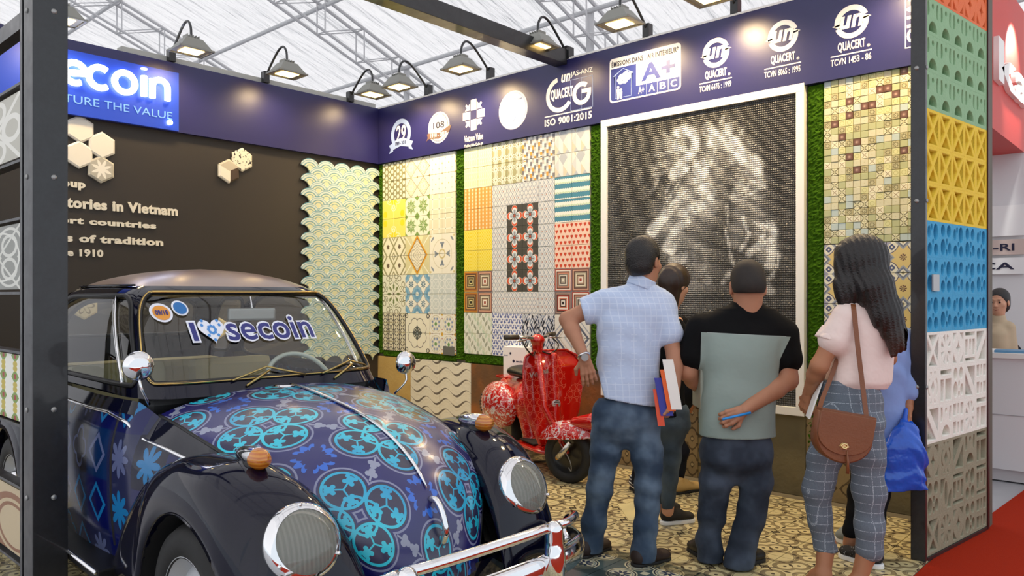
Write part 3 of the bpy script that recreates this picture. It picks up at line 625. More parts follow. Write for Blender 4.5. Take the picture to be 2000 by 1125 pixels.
def p_tria(x, z):
    a = fl(x + z * .8); b = fl(x - z * .8); q = hsh(a + 3, b + 7); r = gt(md(x, 1), .5)
    return paint('cfd3d0', (lt(q, .25), 'b9bfc2'), (seg(.25, q, .5), 'e3e3da'), (gt(q, .78), 'd6cfb6'), (r * gt(q, .4), 'dfe2de'), (near(md(x, 1), 0, .02), 'c2c6c6'))
def p_bead(x, z):
    X = cen(x, .5); Z = cen(z, .34); return paint('e8b05c', (near(X, .25, .0) + gt(ab(X), .21), 'dd9a4a'), (lt(ln(X * 1.1, Z), .11), 'f6e6c4'), (lt(ln(X, Z - .0), .03), 'dc9440'), (near(X, 0, .018), 'f6e6c4'))
def p_lattice(x, z):
    X, Z = cen(x, .5), cen(z, .7); e = ab(X) * 1.5 + ab(Z); return paint('e9e8e2', (near(e, .36, .055), '98a5b2'), (near(X, 0, .03) * lt(ab(Z), .16), '9fabb8'), (near(ab(X), .25, .02), 'cfd3d6'), (lt(ln(ab(X) - .25, Z), .05), 'c48a6a'))
def p_cres(x, z):
    X, Z = ab(x), ab(z); a, b = mx(X, Z), mn(X, Z); c = lt(ln(a - .62, b), .36)
    return paint('4f4d45', (c, 'ece6da'), (lt(ln(a - .62, b), .33), 'dd5a2e'), (lt(ln(a - .46, b), .30), 'e9ecea'), (lt(ln(a - .38, b), .22), 'b6c6ce'), (lt(b, .03) * lt(a, .5), '8a5a50'), (lt(a, .1), 'c4593a'))
def p_wave(x, z):
    s = ab(sn(x * PI * 4)) * .07; q = md(z + s, .84); q2 = md(z * 1.0 - s * 0 + ab(sn(x * PI * 3)) * .06, .84)
    return paint('f3f2e6', (lt(q, .40), '3f7f94'), (lt(q, .36), '4f8ea2'), (seg(.40, q2, .56), 'cfe0c0'), (near(q, .4, .02), '3e6f8c'))
def p_tre(x, z):
    X, Z = cen(x, .333), cen(z, .333); return paint('f0d81e', (near(ab(X) + ab(Z), .166, .022), 'f8ef9c'), (near(ln(X, Z), .07, .015), 'f6e860'))
def p_heart(x, z):
    j = fl(z / .5); X = cen(x + md(j, 2) * .25, .5); Z = cen(z, .5); return paint('f4d3bd', (lt(ln(ab(X) - .07, Z - .05), .088), 'cf4a28'), (lt(ab(X) * 1.1 + ab(Z + .0) * .9, .175) * lt(Z, .03), 'cf4a28'))
def p_sqr(cols):
    def f(x, z):
        d = mx(ab(x), ab(z)); L = []
        for i, c in enumerate(cols): L.append((lt(d, .97 - i * .95 / len(cols)), c))
        return paint('8d9aa6', *L)
    return f
def p_chevl(x, z):
    X = cen(x, .8); i = fl(x / .8); Z = z + ab(X) * .9; q = md(fl(Z / .42) + i * 2 + gt(X, 0) * 1, 5); e = cen(Z, .42)
    return paint('e4e8da', (lt(q, 1), 'a6ac98'), (seg(1.5, q, 2.5), 'c3d4bc'), (seg(2.5, q, 3.5), 'd3d9c2'), (near(X, 0, .02), 'f3f4ec'), (gt(ab(X), .385), 'f3f4ec'), (gt(ab(e), .195), 'f3f4ec'))
def p_swirl(x, z):
    i, j = fl(x / .5), fl(z / .5); X = cen(x, .5) * (1 - 2 * md(i + j, 2)); Z = cen(z, .5)
    return paint('eceef0', (lt(ln(X - .03, Z + .04), .15), '5f6ea4'), (lt(ln(X + .08, Z - .1), .13), 'eceef0'), (lt(ln((X - .15) * .8 + (Z - .16) * .6, (X - .15) * 1.4 - (Z - .16) * 1.4), .1), '5f6ea4'), (lt(ln(X + .17, (Z - .14) * .6), .07), '7f8cbc'))
def p_weave(x, z):
    a, b = x + z * .6, x - z * .6; i, j = fl(a / .3), fl(b / .3); q = hsh(i, j); A, B = cen(a, .3), cen(b, .3)
    return paint('e9eaea', (lt(q, .3) * lt(ab(A), .1), '3d4c66'), (gt(q, .7) * lt(ab(B), .09), '8f9cab'), (seg(.4, q, .55) * lt(ab(B), .12), '2c2f3a'), (seg(.55, q, .7), 'c6cbd0'))
def p_dia(x, z):
    X, Z = 1 - x, z + 1; d = X * 1.0 + Z * 1.0; return paint('e3e2d8', (near(d, 1.85, .14), '5d6474'), (near(d, 1.5, .04), 'c9b9a4'), (near(d, 1.15, .12), 'e9e8e0'), (near(d, .8, .1), 'b9c0c4'), (lt(d, .4), 'd9d3c4'), (near(d, 2.4, .08), 'a7adb4'))
def panel(name_lab, x0, xw, zt, grp_cells, grout='bdb9a6'):
    pass
def cells(par, x0, z1, cw, ch, grid, n=2):
    me = {}
    for r, row in enumerate(grid):
        for c, it in enumerate(row):
            if it is None: continue
            nm, fn, mode = it
            if not isinstance(fn, list): fn = [fn]
            for a in range(n):
                for b in range(n):
                    f = fn[(a * n + b) % len(fn)]; key = nm + (str((a * n + b) % len(fn)) if len(fn) > 1 else '')
                    if key not in me:
                        q = tile_box(cw / n - .003, ch / n - .003) if mode != 'c' or True else None
                        q.materials.append(M('tile_' + key, lambda x, y, z, f=f: f(x / (cw / n / 2), z / (ch / n / 2)), rough=.35)); me[key] = q
                    rot = 0
                    x = x0 + c * cw + (b + .5) * cw / n; z = z1 - r * ch - (a + .5) * ch / n; sc = (1, 1, 1)
                    o = ob('tile', me[key], par, (x, -.014, z))
                    if mode == 'c': o.scale = (-1 if b == 1 else 1, 1, -1 if a == 1 else 1)   # four tiles share one motif
g4 = lambda n, f: (n, f, 'c'); g1 = lambda n, f: (n, f, 's')
board = M('panel_board', base='c9c4ad', rough=.8)
t1 = thing('patchwork_tile_panel', 'narrow patchwork panel of fifteen tile patterns next to the wall corner', 'tile panel', (XW, YW, 0), RR)
w1 = (5.604 - 6.770) / -3; h1 = (2.856 - .805) / 5; x1_ = YW - 6.770
box('backing', x1_, x1_ + 3 * w1, -.014, -.001, 2.856 - 5 * h1, 2.856, board, t1)
cells(t1, x1_, 2.856, w1, h1, [[g1('hexnet', p_hex), g1('starry', p_star), g1('dotted', p_dots)], [g4('damask', p_damask), g1('greenstar', p_gstar), g1('beige', p_beige)],
    [g1('chevron', p_chev), g4('gold', p_gold), g4('fleur', p_fleur)], [g4('leafy', p_leaf), g1('bluediamond', p_bdia), g1('paledamask', p_pale)], [g1('lattice_black', p_lat), g4('snowflake', p_snow), g1('flowers', p_flow)]])
box('name_plate', x1_ + 3 * w1 - .17, x1_ + 3 * w1 - .01, -.034, -.026, .80, .89, M('plate_grey', base='6b6c66', rough=.4), t1)
t2 = thing('patchwork_tile_panel', 'wide patchwork panel with dark crescent tiles at its centre, behind the scooter', 'tile panel', (XW, YW, 0), RR)
w2 = (5.479 - 3.937) / 4; x2_ = YW - 5.479; h2 = (2.858 - .83) / 5
box('backing', x2_, x2_ + 4 * w2, -.014, -.001, .83, 2.858, board, t2)
so = ['d79a2c', 'a8683a', '5d4634', 'cfa468', '3f342a', 'b9ac7c', '6b5836', 'e8dc9a', '2e2a22']; s2 = ['8a5a4a', 'd8a88c', '5d4038', 'a59a82', 'e6ddc2', '6d5c4a', 'c9a98e', 'efe9da', 'a23e2c']
s3 = ['b24a34', 'f0e2d2', '6b4a3e', 'd38f72', '8b8478', 'ddd6c6', '4a4038', 'b5ab98', 'e6e0cc']; s4 = ['7d6a66', 'a88c7c', '503a34', 'c44a34', 'efe8dc', 'd98a6a', '2e2622', 'efe8dc', '2e2622']
cells(t2, x2_, 2.858, w2, h2, [[g1('yellowstripe', p_stripe), g1('ovals', p_oval), g1('steps', p_step), g1('triangles', p_tria)], [g1('beads', p_bead), None, None, g1('waves', p_wave)],
    [g1('trellis', p_tre), None, None, g1('hearts', p_heart)], [('squares_ochre', [p_sqr(so), p_sqr(s2)], 's'), None, None, ('squares_red', [p_sqr(s3), p_sqr(s2), p_sqr(s4), p_sqr(s3)], 's')],
    [g1('herringleaf', p_chevl), g1('swirls', p_swirl), g1('weave', p_weave), g4('diamondring', p_dia)]])
ml = tile_box(w2 / 2 - .003, h2 / 2 - .003); ml.materials.append(M('tile_lattice', lambda x, y, z: p_lattice(x / (w2 / 4), z / (h2 / 4)), rough=.35))
mc = tile_box(w2 / 2 - .003, h2 / 2 - .003); mc.materials.append(M('tile_crescent', lambda x, y, z: p_cres(x / (w2 / 4), z / (h2 / 4)), rough=.35))
for i in range(6):
    for j in range(4):
        inner = 1 <= i <= 4 and 1 <= j <= 2
        ob('tile', mc if inner else ml, t2, (x2_ + w2 + (j + .5) * w2 / 2, -.014, 2.858 - h2 - (i + .5) * h2 / 2))
# turf
def turf(par, x0, x1, z0, z1, n):
    nx = max(3, int((x1 - x0) / .012)); nz = int((z1 - z0) / .012); g = np.zeros((nz + 1, nx + 1, 3))
    g[..., 0] = np.linspace(x0, x1, nx + 1)[None]; g[..., 2] = np.linspace(z0, z1, nz + 1)[:, None]; g[..., 1] = -.012 - rng.random((nz + 1, nx + 1)) * .016
    g[..., 0] += (rng.random((nz + 1, nx + 1)) - .5) * .008; g[[0, -1], :, 1] = 0; g[:, [0, -1], 1] = 0
    prop(ob('grass', MB().grid(g).mesh(), par, mat=grass_m), kind='stuff')
for lab, parts in (('green artificial turf strip bordering the two patchwork panels', [(U(6.86) + .004, x1_, .76, HB), (x1_ + 3 * w1, x2_, .76, HB), (x2_ + 4 * w2, U(3.80), .76, HB), (x1_, x1_ + 3 * w1, .735, .805), (x2_, x2_ + 4 * w2, .735, .83)]),
                   ('green artificial turf strip between the horse picture and the small mosaic tiles', [(U(2.075), U(1.957), .0 + .02, 2.86)])):
    t = thing('turf_panel', lab, 'turf', (XW, YW, 0), RR)
    for q in parts: turf(t, *q, 0)

# ================================================================== mosaic picture of a horse
def wpx(u, v, xp=XW - .06):
    d = FW + (u - 1000) / 1500 * RT + (578 - v) / 1500 * UP; p = EYE + d * (xp / d[0]); return YW - p[1], p[2]
mur = thing('mosaic_picture', 'large black and white mosaic picture of a horse head in a white frame', 'mosaic', (XW, YW, 0), RR)
fx0, fx1, fz0, fz1 = U(3.80), U(2.08), .565, 2.875; fr = .058
for q in ((fx0, fx1, fz1 - fr, fz1), (fx0, fx1, fz0, fz0 + fr), (fx0, fx0 + fr, fz0 + fr, fz1 - fr), (fx1 - fr, fx1, fz0 + fr, fz1 - fr)): box('frame_rail', q[0], q[1], -.055, -.001, q[2], q[3], white_paint, mur, bev=.003)
nx, nz = 100, 138; gx0, gx1, gz0, gz1 = fx0 + fr, fx1 - fr, fz0 + fr, fz1 - fr
cx = gx0 + (np.arange(nx) + .5) * (gx1 - gx0) / nx; cz = gz0 + (np.arange(nz) + .5) * (gz1 - gz0) / nz
GX, GZ = np.meshgrid(cx, cz); I = np.zeros_like(GX)
strokes = [  # brightness, width (cm), points in the picture
 (.85, 2.6, [(345, 250), (370, 225), (420, 225), (455, 270), (450, 330), (400, 380), (345, 440), (330, 480)]), (.7, 2.0, [(330, 275), (350, 320), (395, 330)]), (.5, 1.6, [(225, 365), (300, 345), (360, 350)]),
 (.55, 1.8, [(205, 440), (260, 420), (330, 400), (420, 330)]), (.55, 1.6, [(215, 480), (290, 455), (380, 420)]), (.45, 1.2, [(240, 490), (225, 540), (200, 575)]), (.4, 1.2, [(270, 240), (310, 265)]), (.45, 1.6, [(240, 400), (300, 440), (350, 400)]),
 (.9, 2.4, [(350, 480), (400, 440)]), (.75, 1.0, [(390, 470), (350, 540), (290, 640), (220, 770)]), (.6, 1.2, [(330, 500), (290, 570)]), (.95, 2.6, [(300, 690), (250, 750), (200, 800)]), (.8, 2.6, [(400, 580), (330, 660), (260, 750), (215, 810)]),
 (.8, 3.5, [(480, 560), (540, 570), (510, 640), (430, 680), (390, 700)]), (.55, 4, [(360, 580), (420, 600), (380, 640)]), (.5, 4.5, [(560, 640), (520, 700)]), (.95, 2.4, [(480, 400), (465, 440), (480, 470)]), (.8, 2.0, [(505, 390), (520, 440), (505, 490), (465, 510)]),
 (.7, 1.6, [(450, 560), (480, 575), (520, 560)]), (.7, 1.6, [(575, 320), (560, 370), (550, 410)]), (.6, 1.4, [(565, 340), (580, 390), (575, 420)]), (.8, 2.8, [(535, 215), (580, 250), (640, 265), (690, 300), (720, 350)]), (.7, 2.4, [(530, 300), (570, 280), (640, 240), (650, 200)]),
 (.5, 1.4, [(600, 190), (620, 140)]), (.6, 2.4, [(530, 300), (600, 300), (660, 330), (680, 390)]), (.45, 1.4, [(735, 205), (725, 250), (775, 300)]), (.4, 2, [(740, 330), (780, 360)]), (.95, 3.0, [(700, 330), (735, 390), (790, 400), (815, 460)]), (.7, 2.2, [(740, 450), (780, 440), (820, 480), (845, 540)]),
 (.85, 1.8, [(700, 600), (750, 560), (780, 520), (830, 510)]), (.85, 1.4, [(705, 625), (790, 580), (835, 540)]), (.6, 1.6, [(740, 640), (800, 610), (850, 600)]), (.5, 3, [(700, 480), (720, 540), (690, 610)]), (.4, 3.5, [(780, 640), (720, 680)]),
 (.85, 1.4, [(725, 690), (745, 760), (765, 830), (720, 910)]), (.9, 1.6, [(800, 750), (850, 790), (840, 850), (770, 920)]), (.8, 2.0, [(850, 760), (900, 780), (900, 850), (820, 900), (770, 930)]), (.8, 2.4, [(890, 870), (900, 940), (885, 1000)]), (.7, 1.2, [(930, 900), (935, 980), (890, 1080)]), (.4, 3, [(820, 930), (860, 950)]),
 (.6, .9, [(640, 640), (645, 760)]), (.75, .9, [(632, 790), (650, 870), (665, 960), (680, 1000)]), (.35, 1, [(600, 560), (640, 600)]), (.85, 2.6, [(420, 750), (360, 780), (320, 840), (290, 900)]), (.75, 2.2, [(340, 880), (320, 920)]), (.6, 3, [(400, 930), (370, 970), (330, 980)]),
 (.35, 2.4, [(480, 870), (450, 930), (480, 990)]), (.35, 2.4, [(490, 870), (520, 940), (500, 1020), (530, 1090)]), (.3, 4, [(450, 1000), (480, 1050)]), (.5, 1.6, [(660, 1040), (620, 1100)]), (.5, 2, [(860, 1100), (890, 1150)]), (.3, 3, [(300, 420), (360, 300)]), (.3, 5, [(640, 280), (740, 330)])]
for br, wd_, pts in strokes:
    P = np.array([wpx(1200 + a / 2.96, 180 + b / 2.96) for a, b in pts]); P = np.array(curve_pts([np.array([p[0], 0, p[1]]) for p in P], 6))[:, [0, 2]]; w = wd_ * .0125 * (1.45 if wd_ >= 2 else 1.15); br = br if wd_ >= 2 else br * .82
    for a, b in zip(P[:-1], P[1:]):
        ba = b - a; t = np.clip(((GX - a[0]) * ba[0] + (GZ - a[1]) * ba[1]) / (ba @ ba + 1e-9), 0, 1); d2 = (GX - a[0] - t * ba[0]) ** 2 + (GZ - a[1] - t * ba[1]) ** 2
        q = np.sqrt(d2) / w; I = np.maximum(I, br * np.exp(-q ** 2.6) * (.70 + .30 * np.cos(q * 5.5 + 9 * t)))
for br, rr, pts in ((.30, 11, [(500, 400), (440, 520), (330, 640), (290, 780)]), (.30, 12, [(560, 360), (560, 500), (520, 700)]), (.35, 10, [(400, 620), (350, 760), (330, 880)]), (.38, 8, [(600, 260), (700, 330), (780, 420), (800, 560)]), (.3, 9, [(790, 640), (830, 760), (860, 900)]), (.25, 8, [(720, 700), (700, 850)]), (.32, 8, [(300, 300), (380, 300), (330, 420)]), (.2, 14, [(450, 850), (480, 1000), (430, 1120)])):
    P = np.array([wpx(1200 + a / 2.96, 180 + b / 2.96) for a, b in pts]); P = np.array(curve_pts([np.array([p[0], 0, p[1]]) for p in P], 6))[:, [0, 2]]; w = rr * .0105
    for a, b in zip(P[:-1], P[1:]):
        ba = b - a; t = np.clip(((GX - a[0]) * ba[0] + (GZ - a[1]) * ba[1]) / (ba @ ba + 1e-9), 0, 1); d2 = (GX - a[0] - t * ba[0]) ** 2 + (GZ - a[1] - t * ba[1]) ** 2
        I = np.maximum(I, br * np.exp(-(d2 / w ** 2)))
ns = rng.random((nz // 3 + 2, nx // 3 + 2)); ns = ns.repeat(3, 0).repeat(3, 1)[:nz, :nx]
def vnoise(ax, az, seed):
    r = np.random.default_rng(seed); t = r.random((60, 60)); u = (GX * az[0] + GZ * az[1]) / ax[0] + 20; v = (GX * -az[1] + GZ * az[0]) / ax[1] + 20
    iu, iv = np.floor(u).astype(int), np.floor(v).astype(int); fu, fv = u - iu, v - iv; fu = fu * fu * (3 - 2 * fu); fv = fv * fv * (3 - 2 * fv); g = lambda a, b: t[a % 60, b % 60]
    return (g(iu, iv) * (1 - fu) + g(iu + 1, iv) * fu) * (1 - fv) + (g(iu, iv + 1) * (1 - fu) + g(iu + 1, iv + 1) * fu) * fv
sn_ = vnoise((.22, .035), (.72, .69), 3) * .6 + vnoise((.10, .022), (-.5, .86), 5) * .4
I = I * (.50 + .85 * sn_ + .15 * rng.random(I.shape)) + .17 + rng.random(I.shape) * .05; I = np.clip(I, 0, .95)
hw, hh = (gx1 - gx0) / nx / 2 - .0012, (gz1 - gz0) / nz / 2 - .0014
base = np.array([(-hw, 0, -hh), (hw, 0, -hh), (hw, 0, hh), (-hw, 0, hh), (-hw * .8, -.006, -hh * .8), (hw * .8, -.006, -hh * .8), (hw * .8, -.006, hh * .8), (-hw * .8, -.006, hh * .8)])
cc = np.stack([GX.ravel(), np.full(GX.size, -.030), GZ.ravel()], 1); tilt = rng.normal(0, .0008, (len(cc), 1)) * np.array([[1, -1, -1, 1]])
Vt = cc[:, None, :] + base[None]; Vt[:, 4:, 1] += tilt
Fb = np.array([(0, 1, 5, 4), (1, 2, 6, 5), (2, 3, 7, 6), (3, 0, 4, 7), (4, 5, 6, 7)]); Ft = Fb[None] + (np.arange(len(cc)) * 8)[:, None, None]
mm = raw_mesh(Vt.reshape(-1, 3), Ft.reshape(-1, 4), 'mosaic', False)
ca = mm.color_attributes.new('shade', 'FLOAT_COLOR', 'POINT'); g = I.ravel() ** 1.5; col = np.stack([g, g * .99, g * .96, np.ones_like(g)], 1).repeat(8, 0); ca.data.foreach_set('color', col.astype(np.float32).ravel())
def mosaic_c(x, y, z):
    n = NT.nodes.new('ShaderNodeAttribute'); n.attribute_name = 'shade'; return n.outputs['Color']
prop(ob('mosaic_chip', mm, mur, mat=M('glass_mosaic', mosaic_c, rough=.22, spec=.6)), kind='stuff')
box('backing', fx0 + .01, fx1 - .01, -.0295, -.001, fz0 + .01, fz1 - .01, M('mosaic_grout', base='35322d', rough=.9), mur)

# ================================================================== small square mosaic tiles and star tiles beside the screen
t3 = thing('mosaic_tile_panel', 'panel of small mixed square tiles in green, cream and rust beside the steel post', 'tile panel', (XW, YW, 0), RR)
mx0, mx1, mz0, mz1 = U(1.955), U(1.39) + .30, 1.752, 2.86
def s_x(x, z): d = ab(ab(x) - ab(z)); return paint('dcd9bc', (lt(d, .18) * gt(ln(x, z), .2), '6f6a48'), (lt(mn(ab(x), ab(z)), .12), 'c7c49c'))
def s_plain(c): return lambda x, z: paint(c, (lt(ln(x, z), .12), 'b9b88a'), (near(mx(ab(x), ab(z)), .8, .05), c))
def s_red(x, z): return paint('6a483a', (lt(ln(x, z), .55), '84655a'), (lt(ln(x, z), .28), 'b59684'))
def s_blue(x, z): return mix('a9bcc0', 'c3cfcc', noise(3))
def s_flow(x, z): th = at2(z, x); d = ln(x, z); return paint('b3ac84', (lt(d, .3 + ab(cs(th * 4)) * .5), '7a7450'), (lt(d, .35), 'c9c59e'), (lt(d, .12), '5f5a3e'))
def s_cross(x, z): return paint('e3e0c6', (near(ab(x), ab(z), .1) * lt(ab(x), .7), '8a7452'))
def s_circ(x, z): return paint('d3d29e', (near(ln(x, z), .55, .08), 'b5b478'))
kinds = [('xed', s_x), ('green', s_plain('b4b88c')), ('cream', s_plain('d0cdb0')), ('rust', s_red), ('blue', s_blue), ('flower', s_flow), ('crossed', s_cross), ('circle', s_circ)]
sw = (mx1 - mx0) / 18; sh_ = (mz1 - mz0) / 24
kme = []
for nm, fn in kinds:
    q = tile_box(sw - .0022, sh_ - .0022, .012, .0018); q.materials.append(M('small_' + nm, lambda x, y, z, fn=fn: fn(x / (sw / 2), z / (sh_ / 2)), rough=.4)); kme.append(q)
box('backing', mx0, mx1, -.014, -.001, mz0, mz1, M('grout_dark', base='6b6650', rough=.9), t3)
wts = np.array([.16, .20, .18, .045, .085, .12, .12, .09])
far = 0
for r in range(24):
    for c in range(18):
        if c >= 12: continue
        kk = int(rng.choice(8, p=wts)); o = ob('tile', kme[kk], t3, (mx0 + (c + .5) * sw, -.012 - rng.random() * .004, mz1 - (r + .5) * sh_))
for q in t3.children:
    if q.name.startswith('backing'): q.data = MB().box(mx0, mx0 + 12 * sw + .004, -.014, -.001, mz0, mz1).mesh(); q.data.materials.append(MATS['grout_dark'])
def p_bigstar(x, z):                         # motif centred on the tile corner
    X, Z = ab(x), ab(z); a, b = mx(X, Z), mn(X, Z); d = ln(X, Z); c = ln(X - 1, Z - 1); th = at2(Z, X); q = ab(a - 1) + b
    return paint('d9c07c', (lt(c, .76), 'e2ddc9'), (near(c, .76, .028), '55506a'), (lt(ln(X - .67, Z - .67), .15 + ab(cs(at2(Z - .67, X - .67) * 2)) * .05), '4b5276'), (lt(ln(X - .67, Z - .67), .06), 'e2ddc9'), (lt(c, .2 + .1 * ab(cs(at2(Z - 1, X - 1) * 2))), '9a9cb4'),
                 (lt(q, .50), '9aa0ac'), (lt(q, .38), '6c7285'), (lt(q, .25), 'e2ddc9'), (lt(q, .12), '8f8466'), (lt(d, .22) * gt(ab(cs(th * 4)), .55), '5e3c34'))
t4 = thing('star_tile_panel', 'panel of blue and yellow petal patterned tiles below the small mosaic tiles', 'tile panel', (XW, YW, 0), RR)
bs = tile_box(.197, .197); bs.materials.append(M('tile_bigstar', lambda x, y, z: p_bigstar(x / .1, z / .1), rough=.35))
for r in range(5):
    for c in range(4):
        ob('tile', bs, t4, (mx0 + .02 + (c + .5) * .2 - .02, -.014, 1.748 - (r + .5) * .2))
box('backing', mx0, mx0 + .8, -.014, -.001, .746, 1.748, M('grout_pale', base='a9a38c', rough=.9), t4)

# ================================================================== large stone slabs along the foot of the right wall
dado = thing('slab_dado', 'row of large mixed stone slabs along the foot of the right wall', 'tile panel', (XW, YW, 0), RR)
def st_yellow(x, y, z): return mix('b08a45', 'd3b878', noise(5, 5))
def st_wave(x, y, z):
    q = z / .105 + sn((x) * 21) * .35; f = md(q, 1); k = .22 * (sn(x * 21 - .9) * .5 + .5) + .03
    return paint('e2dcc8', (lt(f, k), '6f675c'), (near(f, .75, .02), 'd3ccb4'))
def st_rust(x, y, z): return mix(mix('4d3a2a', '7d5834', noise(4, 5)), 'a8632a', smooth(noise(2.2, 3), .5, .8))
def st_carve(x, y, z):
    X, Z = cen(x, .2), cen(z, .2); d = ln(X, Z); th = at2(Z, X)
    return paint(mix('7d6a47', '9b8760', noise(7, 5)), (near(ab(X) + ab(Z), .09, .006), '54442c'), (near(d, .05 + ab(cs(th * 2)) * .03, .006), '54442c'), (lt(ab(X) * 1.5 + ab(Z), .03), '4d3f2a'), (lt(d, .012), 'a5946c'))
def st_grey(x, y, z): return mix('5f573f', '7c7253', noise(6, 6))
def st_hexc(x, y, z): return paint(mix('6f6140', '8f7e56', noise(7, 5)), (near(ln(cen(x, .13), cen(z, .11)), .05, .008), '3e3728'))
sl = [(0, .56, st_yellow, 'yellow'), (.56, 1.02, st_wave, 'wave'), (1.02, 1.475, st_wave, 'wave'), (1.475, 1.98, st_rust, 'rust'), (1.98, 2.5, st_carve, 'carved'), (2.5, 3.06, st_rust, 'rust'), (3.06, 3.5, st_carve, 'carved'), (3.5, 3.95, st_carve, 'carved'), (3.95, 4.30, st_hexc, 'hexes'), (4.30, 4.78, st_grey, 'greystone'), (4.78, 5.12, st_carve, 'carved'), (5.12, 5.80, st_grey, 'greystone')]
for a, b, fn, nm in sl:
    top = .735 if a < 3.0 else (.56 if a < 4.7 else .742)
    rough_t = M('slab_' + nm, lambda x, y, z, fn=fn: dict(c=fn(x, y, z), b=(noise(30, 4), .003)), rough=.5)
    box('slab', a + .002, b - .002, -.022, -.001, .004, top, rough_t, dado, bev=.002)
# ================================================================== breeze block screen at the right end of the stand
def holes(kind, W, H):
    w, h = W / 2, H / 2; i = .013; x0, x1, y0, y1 = -w + i, w - i, -h + i, h - i; L = []
    def el(cx, cy, rx, ry, n=16): L.append(ring(cx, cy, rx, n, ry=ry))
    if kind == 'x':
        g = .009
        L += [[(x0 + g * 1.5, y1), (x1 - g * 1.5, y1), (0, g * 1.6)], [(x0 + g * 1.5, y0), (x1 - g * 1.5, y0), (0, -g * 1.6)], [(x0, y0 + g * 1.5), (x0, y1 - g * 1.5), (-g * 1.5, 0)], [(x1, y0 + g * 1.5), (x1, y1 - g * 1.5), (g * 1.5, 0)]]
    elif kind == 'arch':
        L.append(ring(0, y0 + .006, .054, 14, 0, PI, ry=.06))
        L += [[(x0 + .002, -.005), (x0 + .026, .004), (x0 + .034, .03), (x0 + .024, y1 - .004), (x0 + .002, y1 - .004)], [(x1 - .002, -.005), (x1 - .026, .004), (x1 - .034, .03), (x1 - .024, y1 - .004), (x1 - .002, y1 - .004)]]
        L.append(ring(0, y1 - .026, .016, 12))
    elif kind == 'bubble':
        el(-.040, .054, .029, .035); el(.040, .054, .029, .035); el(-.040, -.036, .032, .046); el(.012, -.006, .014, .021); el(.049, -.040, .023, .034); el(.009, -.064, .015, .019)
    elif kind == 'bubble2':
        el(.036, .042, .032, .046); el(-.018, .066, .015, .019); el(-.050, .040, .021, .034); el(-.040, -.052, .029, .035); el(.001, -.012, .013, .017); el(.040, -.052, .029, .035)
    elif kind == 'star':
        for sx in (1, -1):
            for sy in (1, -1): L.append([(sx * .016, sy * (y1)), (sx * x1, sy * y1), (sx * x1, sy * .02), (sx * (x1 - .022), sy * .055)])
        L.append([(0, .05), (.012, .012), (.035, 0), (.012, -.012), (0, -.05), (-.012, -.012), (-.035, 0), (-.012, .012)])
    elif kind == 'petal':
        for sx in (1, -1):
            L.append(arc_band(0, 0, .052, .066, *( (-.9, .9) if sx > 0 else (PI - .9, PI + .9)), 8))
            L.append([(sx * .012, y1), (sx * .04, y1), (sx * .02, .055)]); L.append([(sx * .012, y0), (sx * .04, y0), (sx * .02, -.055)])
        L.append([(0, .04), (.026, 0), (0, -.04), (-.026, 0)])
    elif kind == 'tee':
        L += [rect(x0, x1, .055, y1), rect(x0, -.03, y0, .035), rect(-.01, x1, y0, .035)]
    elif kind == 'diag':
        L += [[(x0, y1), (x1 - .02, y1), (x0, y0 + .03)], [(x1, y0), (x0 + .02, y0), (x1, y1 - .03)]]
    elif kind == 'diag2':
        L += [[(x1, y1), (x0 + .025, y1), (x1, y0 + .03)], [(x0, y0), (x1 - .025, y0), (x0, y1 - .03)]]
    elif kind == 'maze':
        L += [rect(x0, x1, .06, y1), rect(x0, -.035, -.05, .045), rect(-.012, .018, -.02, .045), rect(.036, x1, -.05, .045), rect(x0, x1, y0, -.062)]
    elif kind == 'lens':
        L += [ring(0, 0, .02, 14, ry=.07), [(x0, y1), (-.01, y1), (-.04, .01), (x0, -.02)], [(x1, y0), (.01, y0), (.04, -.01), (x1, .02)]]
    elif kind == 'bars':
        L += [rect(x0, -.03, .015, y1), rect(-.012, .012, y0, -.02), rect(.03, x1, .015, y1), rect(-.012, .012, .02, y1), rect(x0, -.03, y0, -.015), rect(.03, x1, y0, -.015)]
    elif kind == 'cross8':
        for a in range(8): A = a * PI / 4 + PI / 8; L.append([(.018 * math.cos(A), .022 * math.sin(A)), (.07 * math.cos(A - .22), .085 * math.sin(A - .22)), (.07 * math.cos(A + .22), .085 * math.sin(A + .22))])
    return L
BW, BH = .1725, .1975
bmesh_c = {}
def block(kind, mat, par, c, r, x0, z0):
    if (kind, mat.name) not in bmesh_c:
        q = poly_mesh([rect(-BW / 2 + .0008, BW / 2 - .0008, -BH / 2 + .0008, BH / 2 - .0008)] + holes(kind, BW, BH), .050, bev=.003); q.materials.append(mat); bmesh_c[(kind, mat.name)] = q
    return ob('breeze_block', bmesh_c[(kind, mat.name)], par, (x0 + (c + .5) * BW, 0, z0 + (r + .5) * BH))
def conc_m(nm, a, b): return M('block_' + nm, lambda x, y, z: dict(c=mix(a, b, noise(25, 4)), b=(noise(120, 3), .002)), rough=.65)
scr = thing('breeze_block_screen', 'tall screen of stacked colourful breeze blocks at the right end of the stand', 'screen', (4.464, 1.136, 0), -.1345)
cols = {'grey': conc_m('grey', '87836b', '9c987f'), 'white': conc_m('white', 'e4e1d4', 'f3f1e8'), 'blue': conc_m('blue', '2b90bf', '3aa5d2'), 'yellow': conc_m('yellow', 'dfb81c', 'efc92e'), 'green': conc_m('green', '7fa67c', '92b68c'), 'orange': conc_m('orange', 'd9602c', 'e8743c')}
mixk = [['x', 'cross8', 'star', 'bubble', 'bars'], ['bubble', 'lens', 'maze', 'bubble2', 'maze'], ['star', 'petal', 'diag', 'arch', 'tee'], ['diag2', 'arch', 'bars', 'cross8', 'tee'], ['petal', 'tee', 'bubble', 'diag2', 'bars'], ['x', 'cross8', 'star', 'maze', 'diag']]
